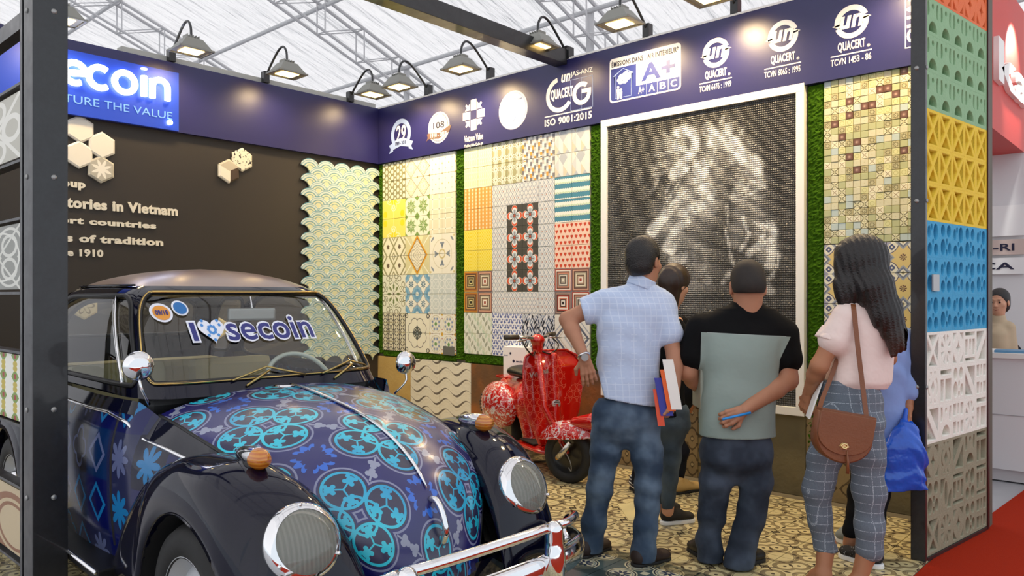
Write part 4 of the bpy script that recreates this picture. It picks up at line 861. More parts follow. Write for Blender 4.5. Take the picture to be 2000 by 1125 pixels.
for r in range(18):
    for c in range(5):
        if r < 6: k = mixk[r][c]; mt = cols['grey' if r < 3 else 'white']
        elif r < 9: k = 'bubble' if (c + r) % 2 else 'bubble2'; mt = cols['blue']
        elif r < 12: k = 'x'; mt = cols['yellow']
        elif r < 15: k = 'arch'; mt = cols['green']
        else: k = 'star'; mt = cols['orange']
        block(k, mt, scr, c, r, .0, .022)
for z0_, z1_, c_ in ((0, 3, 'grey'), (3, 6, 'white'), (6, 9, 'blue'), (9, 12, 'yellow'), (12, 15, 'green'), (15, 18, 'orange')): box('back_plate', .0, 5 * BW, .031, .036, .022 + z0_ * BH, .022 + z1_ * BH - .001, cols[c_], scr)
box('base_rail', -.0, 5 * BW, -.034, .034, .002, .020, black_steel, scr)
box('upright', 5 * BW + .001, 5 * BW + .022, -.036, .036, .006, 3.7, M('maroon_steel', base='3d1517', rough=.35), scr)
box('name_plate', .06, .14, -.040, -.0315, 1.425, 1.515, M('plate_silver', base='a7acae', rough=.35), scr)

# ================================================================== neighbouring stand on the right
nb_white = M('neighbour_white', base='e3e3e5', rough=.6)
w_ = box('wall_neighbour', 8.9, 9.0, .9, 4.0, 0, 2.8, nb_white); prop(w_, 'white back wall of the neighbouring stand', kind='structure')
red_m = M('red_board', base='c8362c', rough=.5)
rf = thing('red_fascia', 'big red overhead fascia with white letters on the neighbouring stand', 'fascia', (0, 0, 0))
box('fascia_box', 6.4, 8.9, 1.346, 1.9, 2.8, 4.17, red_m, rf)
ob('lettering', text_mesh('ka', 7.46, 8.88, 3.20, 3.57, .03, .04), rf, (0, 1.345, 0), mat=white_paint)
ct = thing('reception_counter', 'white reception counter of the neighbouring stand', 'counter', (6.79, .2, 0))
box('body', .0, .5, .0, 1.5, .09, .93, nb_white, ct); box('top', -.03, .53, -.03, 1.53, .93, .97, white_paint, ct, bev=.004); box('plinth', .03, .48, .02, 1.48, .0, .09, M('plinth', base='c9c4c6', rough=.6), ct)
box('panel_seam', -.004, .0, .0, 1.5, .5, .505, M('seam', base='a9a6a8', rough=.6), ct)
def flat(name, lab, cat, x, y, z, w, d, h, col, rz=0):
    t = box(name, -w / 2, w / 2, -d / 2, d / 2, 0, h, M('card_' + col, base=col, rough=.5), bev=min(.003, h * .3)); t.location = (x, y, z); t.rotation_euler = (0, 0, rz); prop(t, lab, cat); return t
flat('brochure_stack', 'stack of blue printed brochures on the white counter', 'brochures', 6.90, 1.10, .9705, .20, .26, .018, '5f8fb4', .1)
flat('notebook', 'dark notebook lying on the white counter beside the brochures', 'notebook', 7.0, .86, .9705, .16, .2, .02, '2b3350', .4)
bk = thing('waste_basket', 'pink openwork plastic basket on the grey floor beside the counter', 'basket', (6.72, 1.50, -.012))
bb = MB()
for k in range(22):
    A = 2 * PI * k / 22; bb.tube([(.10 * math.cos(A), .10 * math.sin(A), .01), (.14 * math.cos(A + .15), .14 * math.sin(A + .15), .28)], .006, 5)
    bb.tube([(.10 * math.cos(A), .10 * math.sin(A), .01), (.14 * math.cos(A - .15), .14 * math.sin(A - .15), .28)], .006, 5)
pk = M('pink_plastic', base='dba3b0', rough=.4)
prop(ob('basket_mesh', bb.mesh(smooth=True), bk, mat=pk), kind='stuff'); ob('rim', MB().tube([(.143 * math.cos(a), .143 * math.sin(a), .285) for a in np.linspace(0, 2 * PI, 25)[:-1]], .012, 8, closed=True).mesh(smooth=True), bk, mat=pk)
ob('base', MB().lathe([(.0, .0), (.105, .0), (.105, .015), (0, .015)], 24).mesh(), bk, mat=pk)
flat('white_box', 'small white box standing in front of the pink basket', 'box', 6.52, 1.35, -.011, .16, .12, .09, 'eeeeee', .2)
for z, h, txt, col in ((2.14, .30, 'CAFE', 'f4f4f4'), (1.88, .15, 'N-RI', 'd3c0b8'), (1.695, .16, 'CA', 'f4f4f4')):
    s_ = thing('wall_sign', 'pale wall sign reading %s on the neighbouring wall' % txt if txt != 'CAFE' else 'blank pale upper wall board on the neighbouring wall', 'sign', (8.89, 1.62, z))
    box('board', -.03, -.001, -.28, .5, -h / 2, h / 2, M('sign_' + col, base=col, rough=.5), s_)
    if txt != 'CAFE': ob('lettering', text_mesh(txt, -.10, .20, -.035, .035, .02, .003), s_, (-.031, 0, 0), (0, 0, RR), vdark)
sp2 = thing('spotlight', 'small white spotlight mounted by the red fascia at the right edge', 'lamp', (8.3, 1.1, 3.95))
ob('can', MB().lathe([(.0, .12), (.05, .12), (.06, -.05), (.05, -.055), (.0, -.055)], 18).mesh(smooth=True, angle=40), sp2, (0, 0, 0), (.7, 0, 0), white_paint); ob('arm', MB().tube([(0, 0, .08), (0, .1, .2), (0, .26, .2)], .012, 8).mesh(smooth=True), sp2, mat=white_paint)
sl2 = bpy.data.lights.new('spot', 'SPOT'); sl2.energy = 120; sl2.color = (1, .97, .9); sl2.spot_size = 1.6; sl2.shadow_soft_size = .05
so_ = bpy.data.objects.new('spot', sl2); C.objects.link(so_); so_.parent = sp2; so_.location = (0, .02, -.12); so_.rotation_euler = (.9, 0, 0)
# ================================================================== smooth bodies: signed distance fields meshed with surface nets
class SDF:
    def __init__(s, lo, hi, h, k=.02):
        s.lo = np.array(lo, float); s.h = h; s.k = k; n = np.ceil((np.array(hi) - s.lo) / h).astype(int) + 1; s.n = n
        s.ax = [(s.lo[i] + h * np.arange(n[i])).astype(np.float32) for i in range(3)]
        s.f = np.full(n, 9., np.float32)
    def _sub(s, a, b):
        a = np.asarray(a); b = np.asarray(b); i0 = np.clip(np.floor((a - s.lo) / s.h).astype(int), 0, s.n - 1); i1 = np.clip(np.ceil((b - s.lo) / s.h).astype(int) + 1, 1, s.n)
        i1 = np.maximum(i1, i0 + 1); sl = tuple(slice(int(p), int(q)) for p, q in zip(i0, i1))
        return sl, s.ax[0][sl[0]][:, None, None], s.ax[1][sl[1]][None, :, None], s.ax[2][sl[2]][None, None, :]
    def _u(s, sl, d, k=None, sub=False):
        k = s.k if k is None else k; f = s.f[sl]
        if sub: d = -d; h = np.maximum(k - np.abs(f - d), 0) / k; s.f[sl] = np.maximum(f, d) + h * h * k * .25
        else: h = np.maximum(k - np.abs(f - d), 0) / k; s.f[sl] = np.minimum(f, d) - h * h * k * .25
        return s
    def cone(s, a, b, ra, rb, flat=None, k=None, sub=False):     # capsule with two radii; flat=(unit vector, factor) squashes it
        a = np.asarray(a, float); b = np.asarray(b, float); m = max(ra, rb) + .05
        sl, X, Y, Z = s._sub(np.minimum(a, b) - m, np.maximum(a, b) + m); ba = b - a; L = ba @ ba + 1e-9
        px, py, pz = X - a[0], Y - a[1], Z - a[2]; t = np.clip((px * ba[0] + py * ba[1] + pz * ba[2]) / L, 0, 1)
        dx, dy, dz = px - t * ba[0], py - t * ba[1], pz - t * ba[2]
        if flat is not None:
            n, fc = flat; q = (dx * n[0] + dy * n[1] + dz * n[2]) * (1 / fc - 1); dx = dx + q * n[0]; dy = dy + q * n[1]; dz = dz + q * n[2]
        return s._u(sl, (np.sqrt(dx * dx + dy * dy + dz * dz) - (ra + (rb - ra) * t)).astype(np.float32) * (1 if flat is None else .8), k, sub)
    def ell(s, c, r, R=None, k=None, sub=False):
        c = np.asarray(c, float); m = max(r) + .05; sl, X, Y, Z = s._sub(c - m, c + m); p = [X - c[0], Y - c[1], Z - c[2]]
        if R is not None: R = np.asarray(R).T; p = [R[i][0] * p[0] + R[i][1] * p[1] + R[i][2] * p[2] for i in range(3)]
        k0 = np.sqrt(sum((p[i] / r[i]) ** 2 for i in range(3))); k1 = np.sqrt(sum((p[i] / r[i] ** 2) ** 2 for i in range(3))) + 1e-9
        return s._u(sl, (k0 * (k0 - 1) / k1).astype(np.float32), k, sub)
    def stack(s, secs, yaw=0, k=None, e=2.3, sub=False):      # (z, cx, cy, half width, half depth) sections, bottom to top
        S_ = np.array(secs, float); S_ = S_[np.argsort(S_[:, 0])]; m = S_[:, 3:].max() + .05
        sl, X, Y, Z = s._sub((S_[:, 1].min() - m, S_[:, 2].min() - m, S_[0, 0] - .05), (S_[:, 1].max() + m, S_[:, 2].max() + m, S_[-1, 0] + .05))
        F_ = [spline(S_[:, 0], S_[:, i])(Z).astype(np.float32) for i in range(1, 5)]; dx, dy = X - F_[0], Y - F_[1]; c, n = math.cos(yaw), math.sin(yaw)
        u, v = np.abs(c * dx + n * dy), np.abs(-n * dx + c * dy); q = ((u / F_[2]) ** e + (v / F_[3]) ** e) ** (1 / e); d = (q - 1) * np.minimum(F_[2], F_[3])
        d = np.maximum(d, np.maximum(S_[0, 0] - Z, Z - S_[-1, 0])); return s._u(sl, d.astype(np.float32), k, sub)
    def cut(s, p, n):                         # keep the side the normal points away from
        n = np.asarray(n, float) / np.linalg.norm(n); X, Y, Z = s.ax[0][:, None, None], s.ax[1][None, :, None], s.ax[2][None, None, :]
        s.f = np.maximum(s.f, ((X - p[0]) * n[0] + (Y - p[1]) * n[1] + (Z - p[2]) * n[2]).astype(np.float32)); return s
    def wr(s, amp=.004, fx=18, fz=30, seed=0.0):
        X, Y, Z = s.ax[0][:, None, None] + seed, s.ax[1][None, :, None], s.ax[2][None, None, :] + seed * .7
        w = np.sin(fz * Z + fx * .6 * X + 2.2 * np.sin(fx * .5 * X + 5 * Z)) * np.sin(fx * (X + .6 * Y) + 1.7 * np.sin(fz * .4 * Z)); s.f += (amp * w).astype(np.float32); return s
    def arrays(s):
        f = s.f; ins = f < 0; c = np.zeros(np.array(f.shape) - 1, np.int8)
        for i in (0, 1):
            for j in (0, 1):
                for k in (0, 1): c += ins[i:i + f.shape[0] - 1, j:j + f.shape[1] - 1, k:k + f.shape[2] - 1]
        act = (c > 0) & (c < 8); idx = np.full(act.shape, -1, np.int32); ii = np.argwhere(act); idx[act] = np.arange(len(ii))
        P = np.zeros((len(ii), 3)); W = np.zeros(len(ii)); cor = [(i, j, k) for i in (0, 1) for j in (0, 1) for k in (0, 1)]
        val = {q: f[ii[:, 0] + q[0], ii[:, 1] + q[1], ii[:, 2] + q[2]] for q in cor}
        for q in cor:
            for a in range(3):
                if q[a] == 0:
                    r = list(q); r[a] = 1; r = tuple(r); A, B = val[q], val[r]; cr = (A < 0) != (B < 0); t = np.where(cr, A / (A - B + 1e-12), 0)
                    pt = np.repeat(np.array(q, float)[None], len(ii), 0); pt[:, a] = t; P += pt * cr[:, None]; W += cr
        P = (P / W[:, None] + ii) * s.h + s.lo; Fq = []
        for a in range(3):
            b, c_ = (a + 1) % 3, (a + 2) % 3; A = ins; sh = [slice(None)] * 3; sl1 = list(sh); sl1[a] = slice(0, -1); sl2 = list(sh); sl2[a] = slice(1, None)
            x = A[tuple(sl1)] != A[tuple(sl2)]; e = np.argwhere(x); e = e[(e[:, b] > 0) & (e[:, c_] > 0) & (e[:, b] < f.shape[b] - 1) & (e[:, c_] < f.shape[c_] - 1)]
            if not len(e): continue
            fw = A[tuple(e.T)]; o = []
            for db, dc in ((-1, -1), (0, -1), (0, 0), (-1, 0)):
                q = e.copy(); q[:, b] += db; q[:, c_] += dc; o.append(idx[tuple(q.T)])
            o = np.stack(o, 1); o[~fw] = o[~fw][:, ::-1]; Fq.append(o)
        Fq = np.concatenate(Fq); Fq = Fq[(Fq >= 0).all(1)]; return P, Fq
    def mesh(s, name='body', org=(0, 0, 0)):
        P, Fq = s.arrays(); return raw_mesh(P - np.array(org), Fq, name)
def join_arrays(L, org=(0, 0, 0), name='body'):
    V_, F_, n = [], [], 0
    for P, Fq in L: V_.append(P); F_.append(Fq + n); n += len(P)
    return raw_mesh(np.concatenate(V_) - np.array(org), np.concatenate(F_), name)
def nrm(v): v = np.asarray(v, float); return v / (np.linalg.norm(v) + 1e-12)
# camera-facing helpers: r = to the right of the photograph, f = away from it
def off(p, r=0, f=0, z=0): return np.asarray(p, float) + r * RT + f * FW + z * UP
def hand_prims(wrist, d, n, side, curl=.5, spread=.06, sc=1.0, thumb=.6):
    """wrist point, finger direction d, back-of-hand normal n, side = +1 when the thumb lies along n x d"""
    d = nrm(d); n = nrm(n - d * (n @ d)); t = np.cross(n, d) * side; L = []
    for i, (o, ln_) in enumerate(((.030, .072), (.010, .080), (-.011, .074), (-.030, .058))):
        base = wrist + d * .085 * sc + t * o * sc; L.append((wrist + t * o * .55 * sc + d * .01, base, .0135 * sc, .0105 * sc))
        dirn = nrm(d + t * spread * (o / .03)); p = base; r = .0092 * sc
        for k, fr in enumerate((.45, .32, .23)):
            a = curl * (k + .6) * .75; q = p + (dirn * math.cos(a) - n * math.sin(a)) * ln_ * fr * sc; L.append((p, q, r, r * .9)); p = q; r *= .9
    b = wrist + d * .028 * sc + t * .024 * sc - n * .006; q = b + nrm(t * .75 + d * .7 - n * .25) * .042 * sc; L.append((wrist + d * .01 + t * .01, b, .014 * sc, .014 * sc)); L.append((b, q, .0125 * sc, .0105 * sc)); L.append((q, q + nrm(t * (.75 - thumb) + d * .9 - n * .35) * .032 * sc, .0105 * sc, .0085 * sc))
    return L
def hand_mesh(wrist, d, n, side, elbow, rw=.025, **k):
    L = hand_prims(wrist, d, n, side, **k); P = np.array([q for a, b, _, _ in L for q in (a, b)]); back = nrm(elbow - wrist)
    s = SDF(np.minimum(P.min(0), wrist + back * .05) - .03, np.maximum(P.max(0), wrist + back * .05) + .03, .0034, .006)
    for a, b, ra, rb in L: s.cone(a, b, ra, rb)
    s.cone(wrist + back * .05, wrist, rw * 1.02, rw * .95, k=.012); s.cone(wrist, wrist + nrm(d) * .03, rw * .95, .018, k=.012); s.cut(wrist + back * .045, back); return s.arrays()
def head(s, c, fwd, up=None, sc=1.0, female=False):
    """skull, jaw, nose, ears, brow and eye hollows; c = centre of the skull, fwd = where the face looks"""
    fwd = nrm(fwd); up = nrm(up if up is not None else (0, 0, 1)); up = nrm(up - fwd * (up @ fwd)); rt = np.cross(fwd, up); R = np.stack([rt, fwd, up], 1)
    o = lambda r, f, u: c + (rt * r + fwd * f + up * u) * sc
    s.ell(o(0, -.012, .022), (.074 * sc, .092 * sc, .088 * sc), R, k=.02); s.ell(o(0, .030, -.045), (.058 * sc, .062 * sc, .075 * sc), R, k=.03)
    s.ell(o(0, .052, -.098), (.030 * sc, .030 * sc, .022 * sc), R, k=.03)
    s.cone(o(0, .088, -.005), o(0, .106, -.040), .008 * sc, .012 * sc, k=.012); s.ell(o(-.011, .098, -.043), (.008 * sc,) * 3, k=.008); s.ell(o(.011, .098, -.043), (.008 * sc,) * 3, k=.008)
    s.cone(o(-.03, .080, .012), o(.03, .080, .012), .009 * sc, .009 * sc, k=.012)
    for q in (-1, 1):
        s.ell(o(q * .031, .092, -.006), (.013 * sc, .012 * sc, .008 * sc), R, k=.012, sub=True); s.ell(o(q * .031, .078, -.006), (.013 * sc,) * 3, k=.004)
        s.ell(o(q * .045, .055, -.032), (.022 * sc, .02 * sc, .02 * sc), R, k=.02)
        s.ell(o(q * .077, -.002, -.018), (.008 * sc, .018 * sc, .031 * sc), R, k=.006); s.ell(o(q * .085, .002, -.014), (.005 * sc, .009 * sc, .017 * sc), R, k=.004, sub=True)
    s.ell(o(0, .083, -.071), (.021 * sc, .010 * sc, .006 * sc), R, k=.006); s.ell(o(0, .081, -.082), (.018 * sc, .010 * sc, .006 * sc), R, k=.006)
    return o, R
skin_m = M('skin', lambda x, y, z: mix('a9765a', 'b98468', noise(12, 3)), rough=.55, spec=.35)
skin2_m = M('skin_fair', lambda x, y, z: mix('c08b6e', 'cb9a7e', noise(12, 3)), rough=.5, spec=.35)
hair_m = M('hair_black', lambda x, y, z: dict(c=mix('0b0908', '1c1614', noise(90, 2)), b=(noise(160, 2), .004)), rough=.45)
def denim(nm, a, b): return M('denim_' + nm, lambda x, y, z: dict(c=mix(mix(a, b, smooth(noise(5, 3), .35, .7)), a, ab(sn(x * 900 + z * 900)) * .35), b=(noise(9, 3), .012)), rough=.85, spec=.2)
lip_m = M('lips', base='8f4a42', rough=.5); eye_m = M('eye_dark', base='120c0a', rough=.2)
def core(s, neck, hip, legs):                # torso and legs beneath the clothes: the body is one continuous figure
    neck, hip = np.asarray(neck, float), np.asarray(hip, float); s.cone(neck, hip, .075, .085, k=.04)
    for L in legs:
        s.cone(hip, L[0], .07, .06, k=.04)
        for a, b in zip(L[:-1], L[1:]): s.cone(a, b, .044, .036, k=.03)
def person(label, foot):
    return thing('person', label, 'person', tuple(foot), 0)
def shoe(par, name, toe, heel, mat, sole_m, w=.045, h=.075, org=(0, 0, 0), sole=.022, open_=False, top=.09):
    toe, heel = np.array(toe, float), np.array(heel, float); d = nrm(toe - heel); L = np.linalg.norm(toe - heel); z0 = sole; mid = heel + d * L * .5
    s = SDF(np.minimum(toe, heel) - (.08, .08, .02), np.maximum(toe, heel) + (.08, .08, .16), .005, .03); u = (0, 0, 1)
    s.cone(heel + d * .04 + (0, 0, z0 + h * .45), heel + d * (.12) + (0, 0, z0 + h * .5), w * .82, w * .85, flat=(np.array(u), .95)); s.cone(heel + d * .1 + (0, 0, z0 + .026), toe - d * .05 + (0, 0, z0 + .016), w * .95, w * 1.0, flat=(np.array(u), .62))
    s.cone(heel + d * .05 + (0, 0, z0 + .03), heel + d * .055 + (0, 0, z0 + top), w * .75, w * .78)
    s.cut((0, 0, z0 - .002), (0, 0, -1)); s.cut((0, 0, z0 + top), (0, 0, 1)); sh_o = ob(name, s.mesh(name, org), par, mat=mat)
    q = SDF(np.minimum(toe, heel) - (.08, .08, .02), np.maximum(toe, heel) + (.08, .08, .08), .005, .02); q.cone(heel + d * w * .8, mid, w * .85, w * .86, flat=(np.array(u), 3.)); q.cone(mid, toe - d * w, w * .86, w * 1.0, flat=(np.array(u), 3.)); q.cut((0, 0, z0 + .004), (0, 0, 1)); q.cut((0, 0, .008), (0, 0, -1))
    ob('sole', q.mesh('sole', org), sh_o, mat=sole_m); return sh_o
def trousers(org, hip, legs, mat, par, waist_r=(.15, .105), waist_z=None, wr=.004, seed=0, name='trousers', h=.0075, crotch=None):
    """legs: list of [(point, radius), ...] from hip to hem"""
    P = np.array([p for L in legs for p, r in L] + [hip]); s = SDF(P.min(0) - .14, P.max(0) + (.2, .2, .16), h, .035)
    hz = hip[2]; s.stack([(hz - .19, hip[0], hip[1], waist_r[0] * .40, waist_r[1] * .40), (hz - .12, hip[0], hip[1], waist_r[0] * .86, waist_r[1] * .84), (hz - .05, hip[0], hip[1], waist_r[0] * 1.12, waist_r[1] * 1.15), (hz + .04, hip[0], hip[1], waist_r[0] * 1.05, waist_r[1] * 1.05), (waist_z or hz + .12, hip[0], hip[1], waist_r[0] * .92, waist_r[1] * .95)], yaw=TH - PI / 2)
    for L in legs:
        for (a, ra), (b, rb) in zip(L[:-1], L[1:]): s.cone(a, b, ra * .93, rb * .92, k=.025)
    s.wr(wr, 14, 34, seed)
    for L in legs: pass
    zc = min(L[-1][0][2] for L in legs); s.cut((0, 0, zc), (0, 0, -1)); return ob(name, s.mesh(name, org), par, mat=mat)
# ================================================================== the car (local x forward from the front axle, y to its left, z up)
car = thing('car', 'vintage rounded car wrapped in blue tile ornament with chrome headlamps and bumper', 'car', (1.877, 2.534, 0), math.radians(267.45))
navy_p = M('car_navy', lambda x, y, z: mix('04051a', '070921', noise(8)), rough=.06, spec=.42)
def ornament(x, y):
    P = .44
    u, v = (x + y) * .7071, (x - y) * .7071
    X, Z = ab(cen(u, P)), ab(cen(v, P)); a = .084
    px, pz = X - a, Z - a; d = ln(px, pz); r = .092
    th = at2(pz, px); k = cen(th - PI / 4, PI * 2 / 3)
    inn = lt(d, r); lx, lz = d * cs(k) - .052, d * sn(k)
    leaf = mx(lt(ln(lx * .85, lz * 1.15), .017), mx(lt(ln(lx - .014, ab(lz) - .016), .009), lt(ln(lx + .014, ab(lz) - .014), .010)))
    stem = lt(ab(lz), .0035) * lt(d, .04); vine = near(ln(X - .022, Z - .022), .050, .0055)
    ringc = near(d, r - .012, .0055); ringg = near(d, r + .010, .004)
    A_, B_ = mx(X, Z), mn(X, Z)
    clov = mx(lt(ln(A_ - .190, B_ - .012), .013), mx(lt(ln(A_ - .208, B_), .013), lt(B_, .004) * seg(.155, A_, .19)))
    c1, c2 = X - P / 2, Z - P / 2; f1 = ln(c1, c2); t2 = at2(c2, c1)
    fo = near(f1, .052 + ab(sn(t2 * 6)) * .022, .010) * gt(ab(sn(t2 * 2)), .35); fo2 = lt(ln(ab(c1) - .045, ab(c2) - .045), .014)
    cc = mix('1193c6', '2ccbe0', smooth(noise(2.1, 1), .3, .7))
    return paint(mix('17166a', '101158', noise(3)), (ringg, '8286a4'), (inn, mix('1b1f57', '2d2b33', noise(1.5, 1))), (ringc, cc), (mx(leaf, stem) * inn, cc), (vine, cc), (fo, '2666cc'), (fo2, '2666cc'), (clov * (1 - inn), '8f95ac'))
def wrap_hood(x, y, z):
    return dict(c=ornament(x + .08, y + .03), r=noise(2) * .1 + .22)
hood_m = M('car_wrap_hood', wrap_hood, rough=.25, spec=.7, coat=.35, coatr=.16, coord='UV')
def side_pat(x, y, z):
    s = .21; i, j = fl(x / s), fl(z / s); q = hsh(i + 11, j + 5); X, Z = cen(x, s), cen(z, s); d = ln(X, Z); th = at2(Z, X)
    b1 = near(ab(X) + ab(Z), .075, .012); b2 = near(d, .055 + ab(cs(th * 2)) * .03, .008); b3 = lt(d, .03 + ab(cs(th * 4)) * .05); lo = smooth(z, .35, .9)
    base = paint('070b2a', (lt(q, .25), '0b1250'), (seg(.25, q, .45), '082a58'), (gt(q, .82), '20264a'))
    orn = mx(b1 * lt(q, .4), mx(b2 * seg(.4, q, .75), b3 * gt(q, .75)))
    return paint(base, (orn, mix('1570a8', '5a6388', gt(md(q * 10, 1), .5))))
side_m = M('car_wrap_side', side_pat, rough=.12, spec=.4)
def roof_pat(x, y, z):
    return paint(mix('8a7064', 'a08474', noise(2, 3)), (lt(ab(y) * 0 + z, 1.385), mix('15184a', '1f6a9a', gt(noise(18, 2), .56))))  # brown is the ceiling's warm reflection painted in; navy and blue below is wrap
roof_m = M('car_wrap_roof_sheen', roof_pat, rough=.3, coat=.4, coatr=.2, metal=.25)
glass_m = glass('car_glass', (.93, .96, .94), .16); inner_m = M('car_inner', base='0d0d0f', rough=.8)
# --- hood: profile stations from cowl to nose, half width, crown
hs = [(-.66, .985), (-.50, .985), (-.30, .965), (-.05, .925), (.15, .870), (.31, .79), (.42, .69), (.485, .58), (.52, .46), (.535, .36)]
hx_ = np.array([a for a, b in hs]); hz_ = np.array([b for a, b in hs]); ss = np.concatenate([[0], np.cumsum(np.hypot(np.diff(hx_), np.diff(hz_)))])
fX, fZ = spline(ss, hx_), spline(ss, hz_)
fW = spline(ss, [.575, .575, .56, .53, .49, .44, .39, .34, .29, .25]); fCr = spline(ss, [.075, .09, .105, .12, .13, .135, .135, .13, .12, .10])
def hood_pt(s, v, off=0.0):                 # v from -1 to 1 over the lid, beyond: body shoulder
    x, z = float(fX(s)), float(fZ(s)); e = .01; tx_, tz_ = float(fX(min(s + e, ss[-1])) - fX(max(s - e, 0))), float(fZ(min(s + e, ss[-1])) - fZ(max(s - e, 0)))
    L = math.hypot(tx_, tz_); nx_, nz_ = -tz_ / L, tx_ / L
    if nz_ < 0 and nx_ < 0: nx_, nz_ = -nx_, -nz_
    W = float(fW(s)); cr = float(fCr(s)); a = abs(v); g = a ** 2.3
    y = W * v * (1 - .04 * (a ** 4)); d = -cr * g + off
    return (x + nx_ * d, y, z + nz_ * d)
def hood_grid(s0, s1, v0, v1, ns, nv, off=0.0): return np.array([[hood_pt(s, v, off) for v in np.linspace(v0, v1, nv)] for s in np.linspace(s0, s1, ns)])
def uvgrid_mesh(G, UVg, smooth=True):
    a, b = G.shape[:2]; me = MB().grid(G).mesh(smooth=smooth)
    return me
def grid_uv(G, uv):
    a, b = G.shape[:2]; Fq = np.array([(i * b + j, i * b + j + 1, (i + 1) * b + j + 1, (i + 1) * b + j) for i in range(a - 1) for j in range(b - 1)])
    me = raw_mesh(G.reshape(-1, 3), Fq); u = me.uv_layers.new(name='UVMap'); idx = Fq.ravel(); u.data.foreach_set('uv', uv.reshape(-1, 2)[idx].astype(np.float32).ravel()); return me
S1 = ss[-1] - .02
G = hood_grid(.035, S1, -1, 1, 70, 61, .006); uv = np.stack(np.meshgrid(np.linspace(.035, S1, 70), np.linspace(-1, 1, 61), indexing='ij'), -1); uv[..., 1] *= fW(np.linspace(.035, S1, 70))[:, None] * .35 + .36
hood = ob('hood', grid_uv(G, uv), car, mat=hood_m)
edge_n = [hood_pt(s, -1, .004) for s in np.linspace(.035, S1, 40)]; edge_f = [hood_pt(s, 1, .004) for s in np.linspace(.035, S1, 40)]
ob('hood_seam', MB().tube(edge_n, .007, 6).tube(edge_f, .007, 6).mesh(smooth=True), hood, mat=black_plastic)
ob('hood_strip', MB().tube([hood_pt(s, 0, .012) for s in np.linspace(.10, ss[-1] - .36, 40)], [.007] * 38 + [.005, .002], 8).mesh(smooth=True), hood, mat=chrome)
hp = [hood_pt(s, 0, o) for s, o in ((ss[-1] - .32, .008), (ss[-1] - .30, .035), (ss[-1] - .26, .045), (ss[-1] - .20, .04), (ss[-1] - .16, .008))]
ob('hood_handle', MB().tube(curve_pts(hp, 5), .012, 10).mesh(smooth=True), hood, mat=chrome)
ob('cowl_vent', MB().lathe([(0, .012), (.05, .012), (.06, .0), (0, 0)], 20, 'z', (-.60, 0, .985)).mesh(smooth=True, angle=40), car, mat=chrome, scale=(1, 1, 1))
# --- body below the lid: shoulder down to the sill
W2 = spline([-3.05, -2.9, -2.6, -2.2, -1.6, -1.1, -.66, -.45, -.2, .1, .35, .52], [.30, .42, .55, .64, .69, .70, .665, .63, .56, .47, .38, .30])
def side_pt(x, t, sg):                      # t: 0 at the lid edge / belt, 1 at the sill
    w = float(W2(x))
    if x > -.66:
        s = float(np.interp(x, fX(np.linspace(0, ss[-1], 200)), np.linspace(0, ss[-1], 200))); e = hood_pt(s, 1, -.002); x0, y0, z0 = e
    else: x0, y0, z0 = x, w - .055, .965 - max(0, -2.2 - x) * .42
    y = y0 + (w - y0) * math.sin(min(t * 2.6, 1) * PI / 2) - .05 * max(0, t - .5) ** 2 * 2; z = z0 + (.30 - z0) * t
    return (x0 + (x - x0) * min(t * 2, 1) * .3, sg * y, z)
xsb = np.linspace(-3.0, .50, 64)
mb = MB()
for sg in (-1, 1): mb.grid(np.array([[side_pt(x, t, sg) for t in np.linspace(0, 1, 18)] for x in xsb]))
for s in (0,): pass
G = hood_grid(0.0, ss[-1], -1, 1, 40, 25, -.012)
ob('body_shell', mb.mesh(smooth=True), car, mat=side_m)
ob('body_front', MB().grid(G).mesh(smooth=True), car, mat=navy_p)
# navy shoulder band between lid edge and side molding
nb = MB()
for sg in (-1, 1): nb.grid(np.array([[np.array(side_pt(x, t, sg)) + (0, sg * .004, .003) for t in np.linspace(0, .13 if x > -.66 else .08, 6)] for x in np.linspace(-1.9, .35, 40)]))
ob('shoulder', nb.mesh(smooth=True), car, mat=navy_p)
for sg in (-1, 1):
    ob('side_molding', MB().tube([np.array(side_pt(x, .135 if x > -.66 else .085 + .05 * max(0, (x + .9) / .24), sg)) + (0, sg * .006, 0) for x in np.linspace(-2.3, .18, 40)], .0075, 8).mesh(smooth=True), car, mat=chrome)
    for x in (-.80, -1.78):
        ob('door_seam', MB().tube([np.array(side_pt(x, t, sg)) + (0, sg * .001, 0) for t in np.linspace(0, .9, 16)], .005, 5).mesh(), car, mat=black_plastic)
ob('door_handle', MB().tube([(-1.68, -.725, .80), (-1.55, -.735, .80)], .011, 8).tube([(-1.66, -.70, .80), (-1.66, -.73, .80)], .009, 6).mesh(smooth=True), car, mat=chrome)
ob('floor_pan', MB().box(-2.9, .45, -.6, .6, .26, .30).mesh(), car, mat=inner_m)
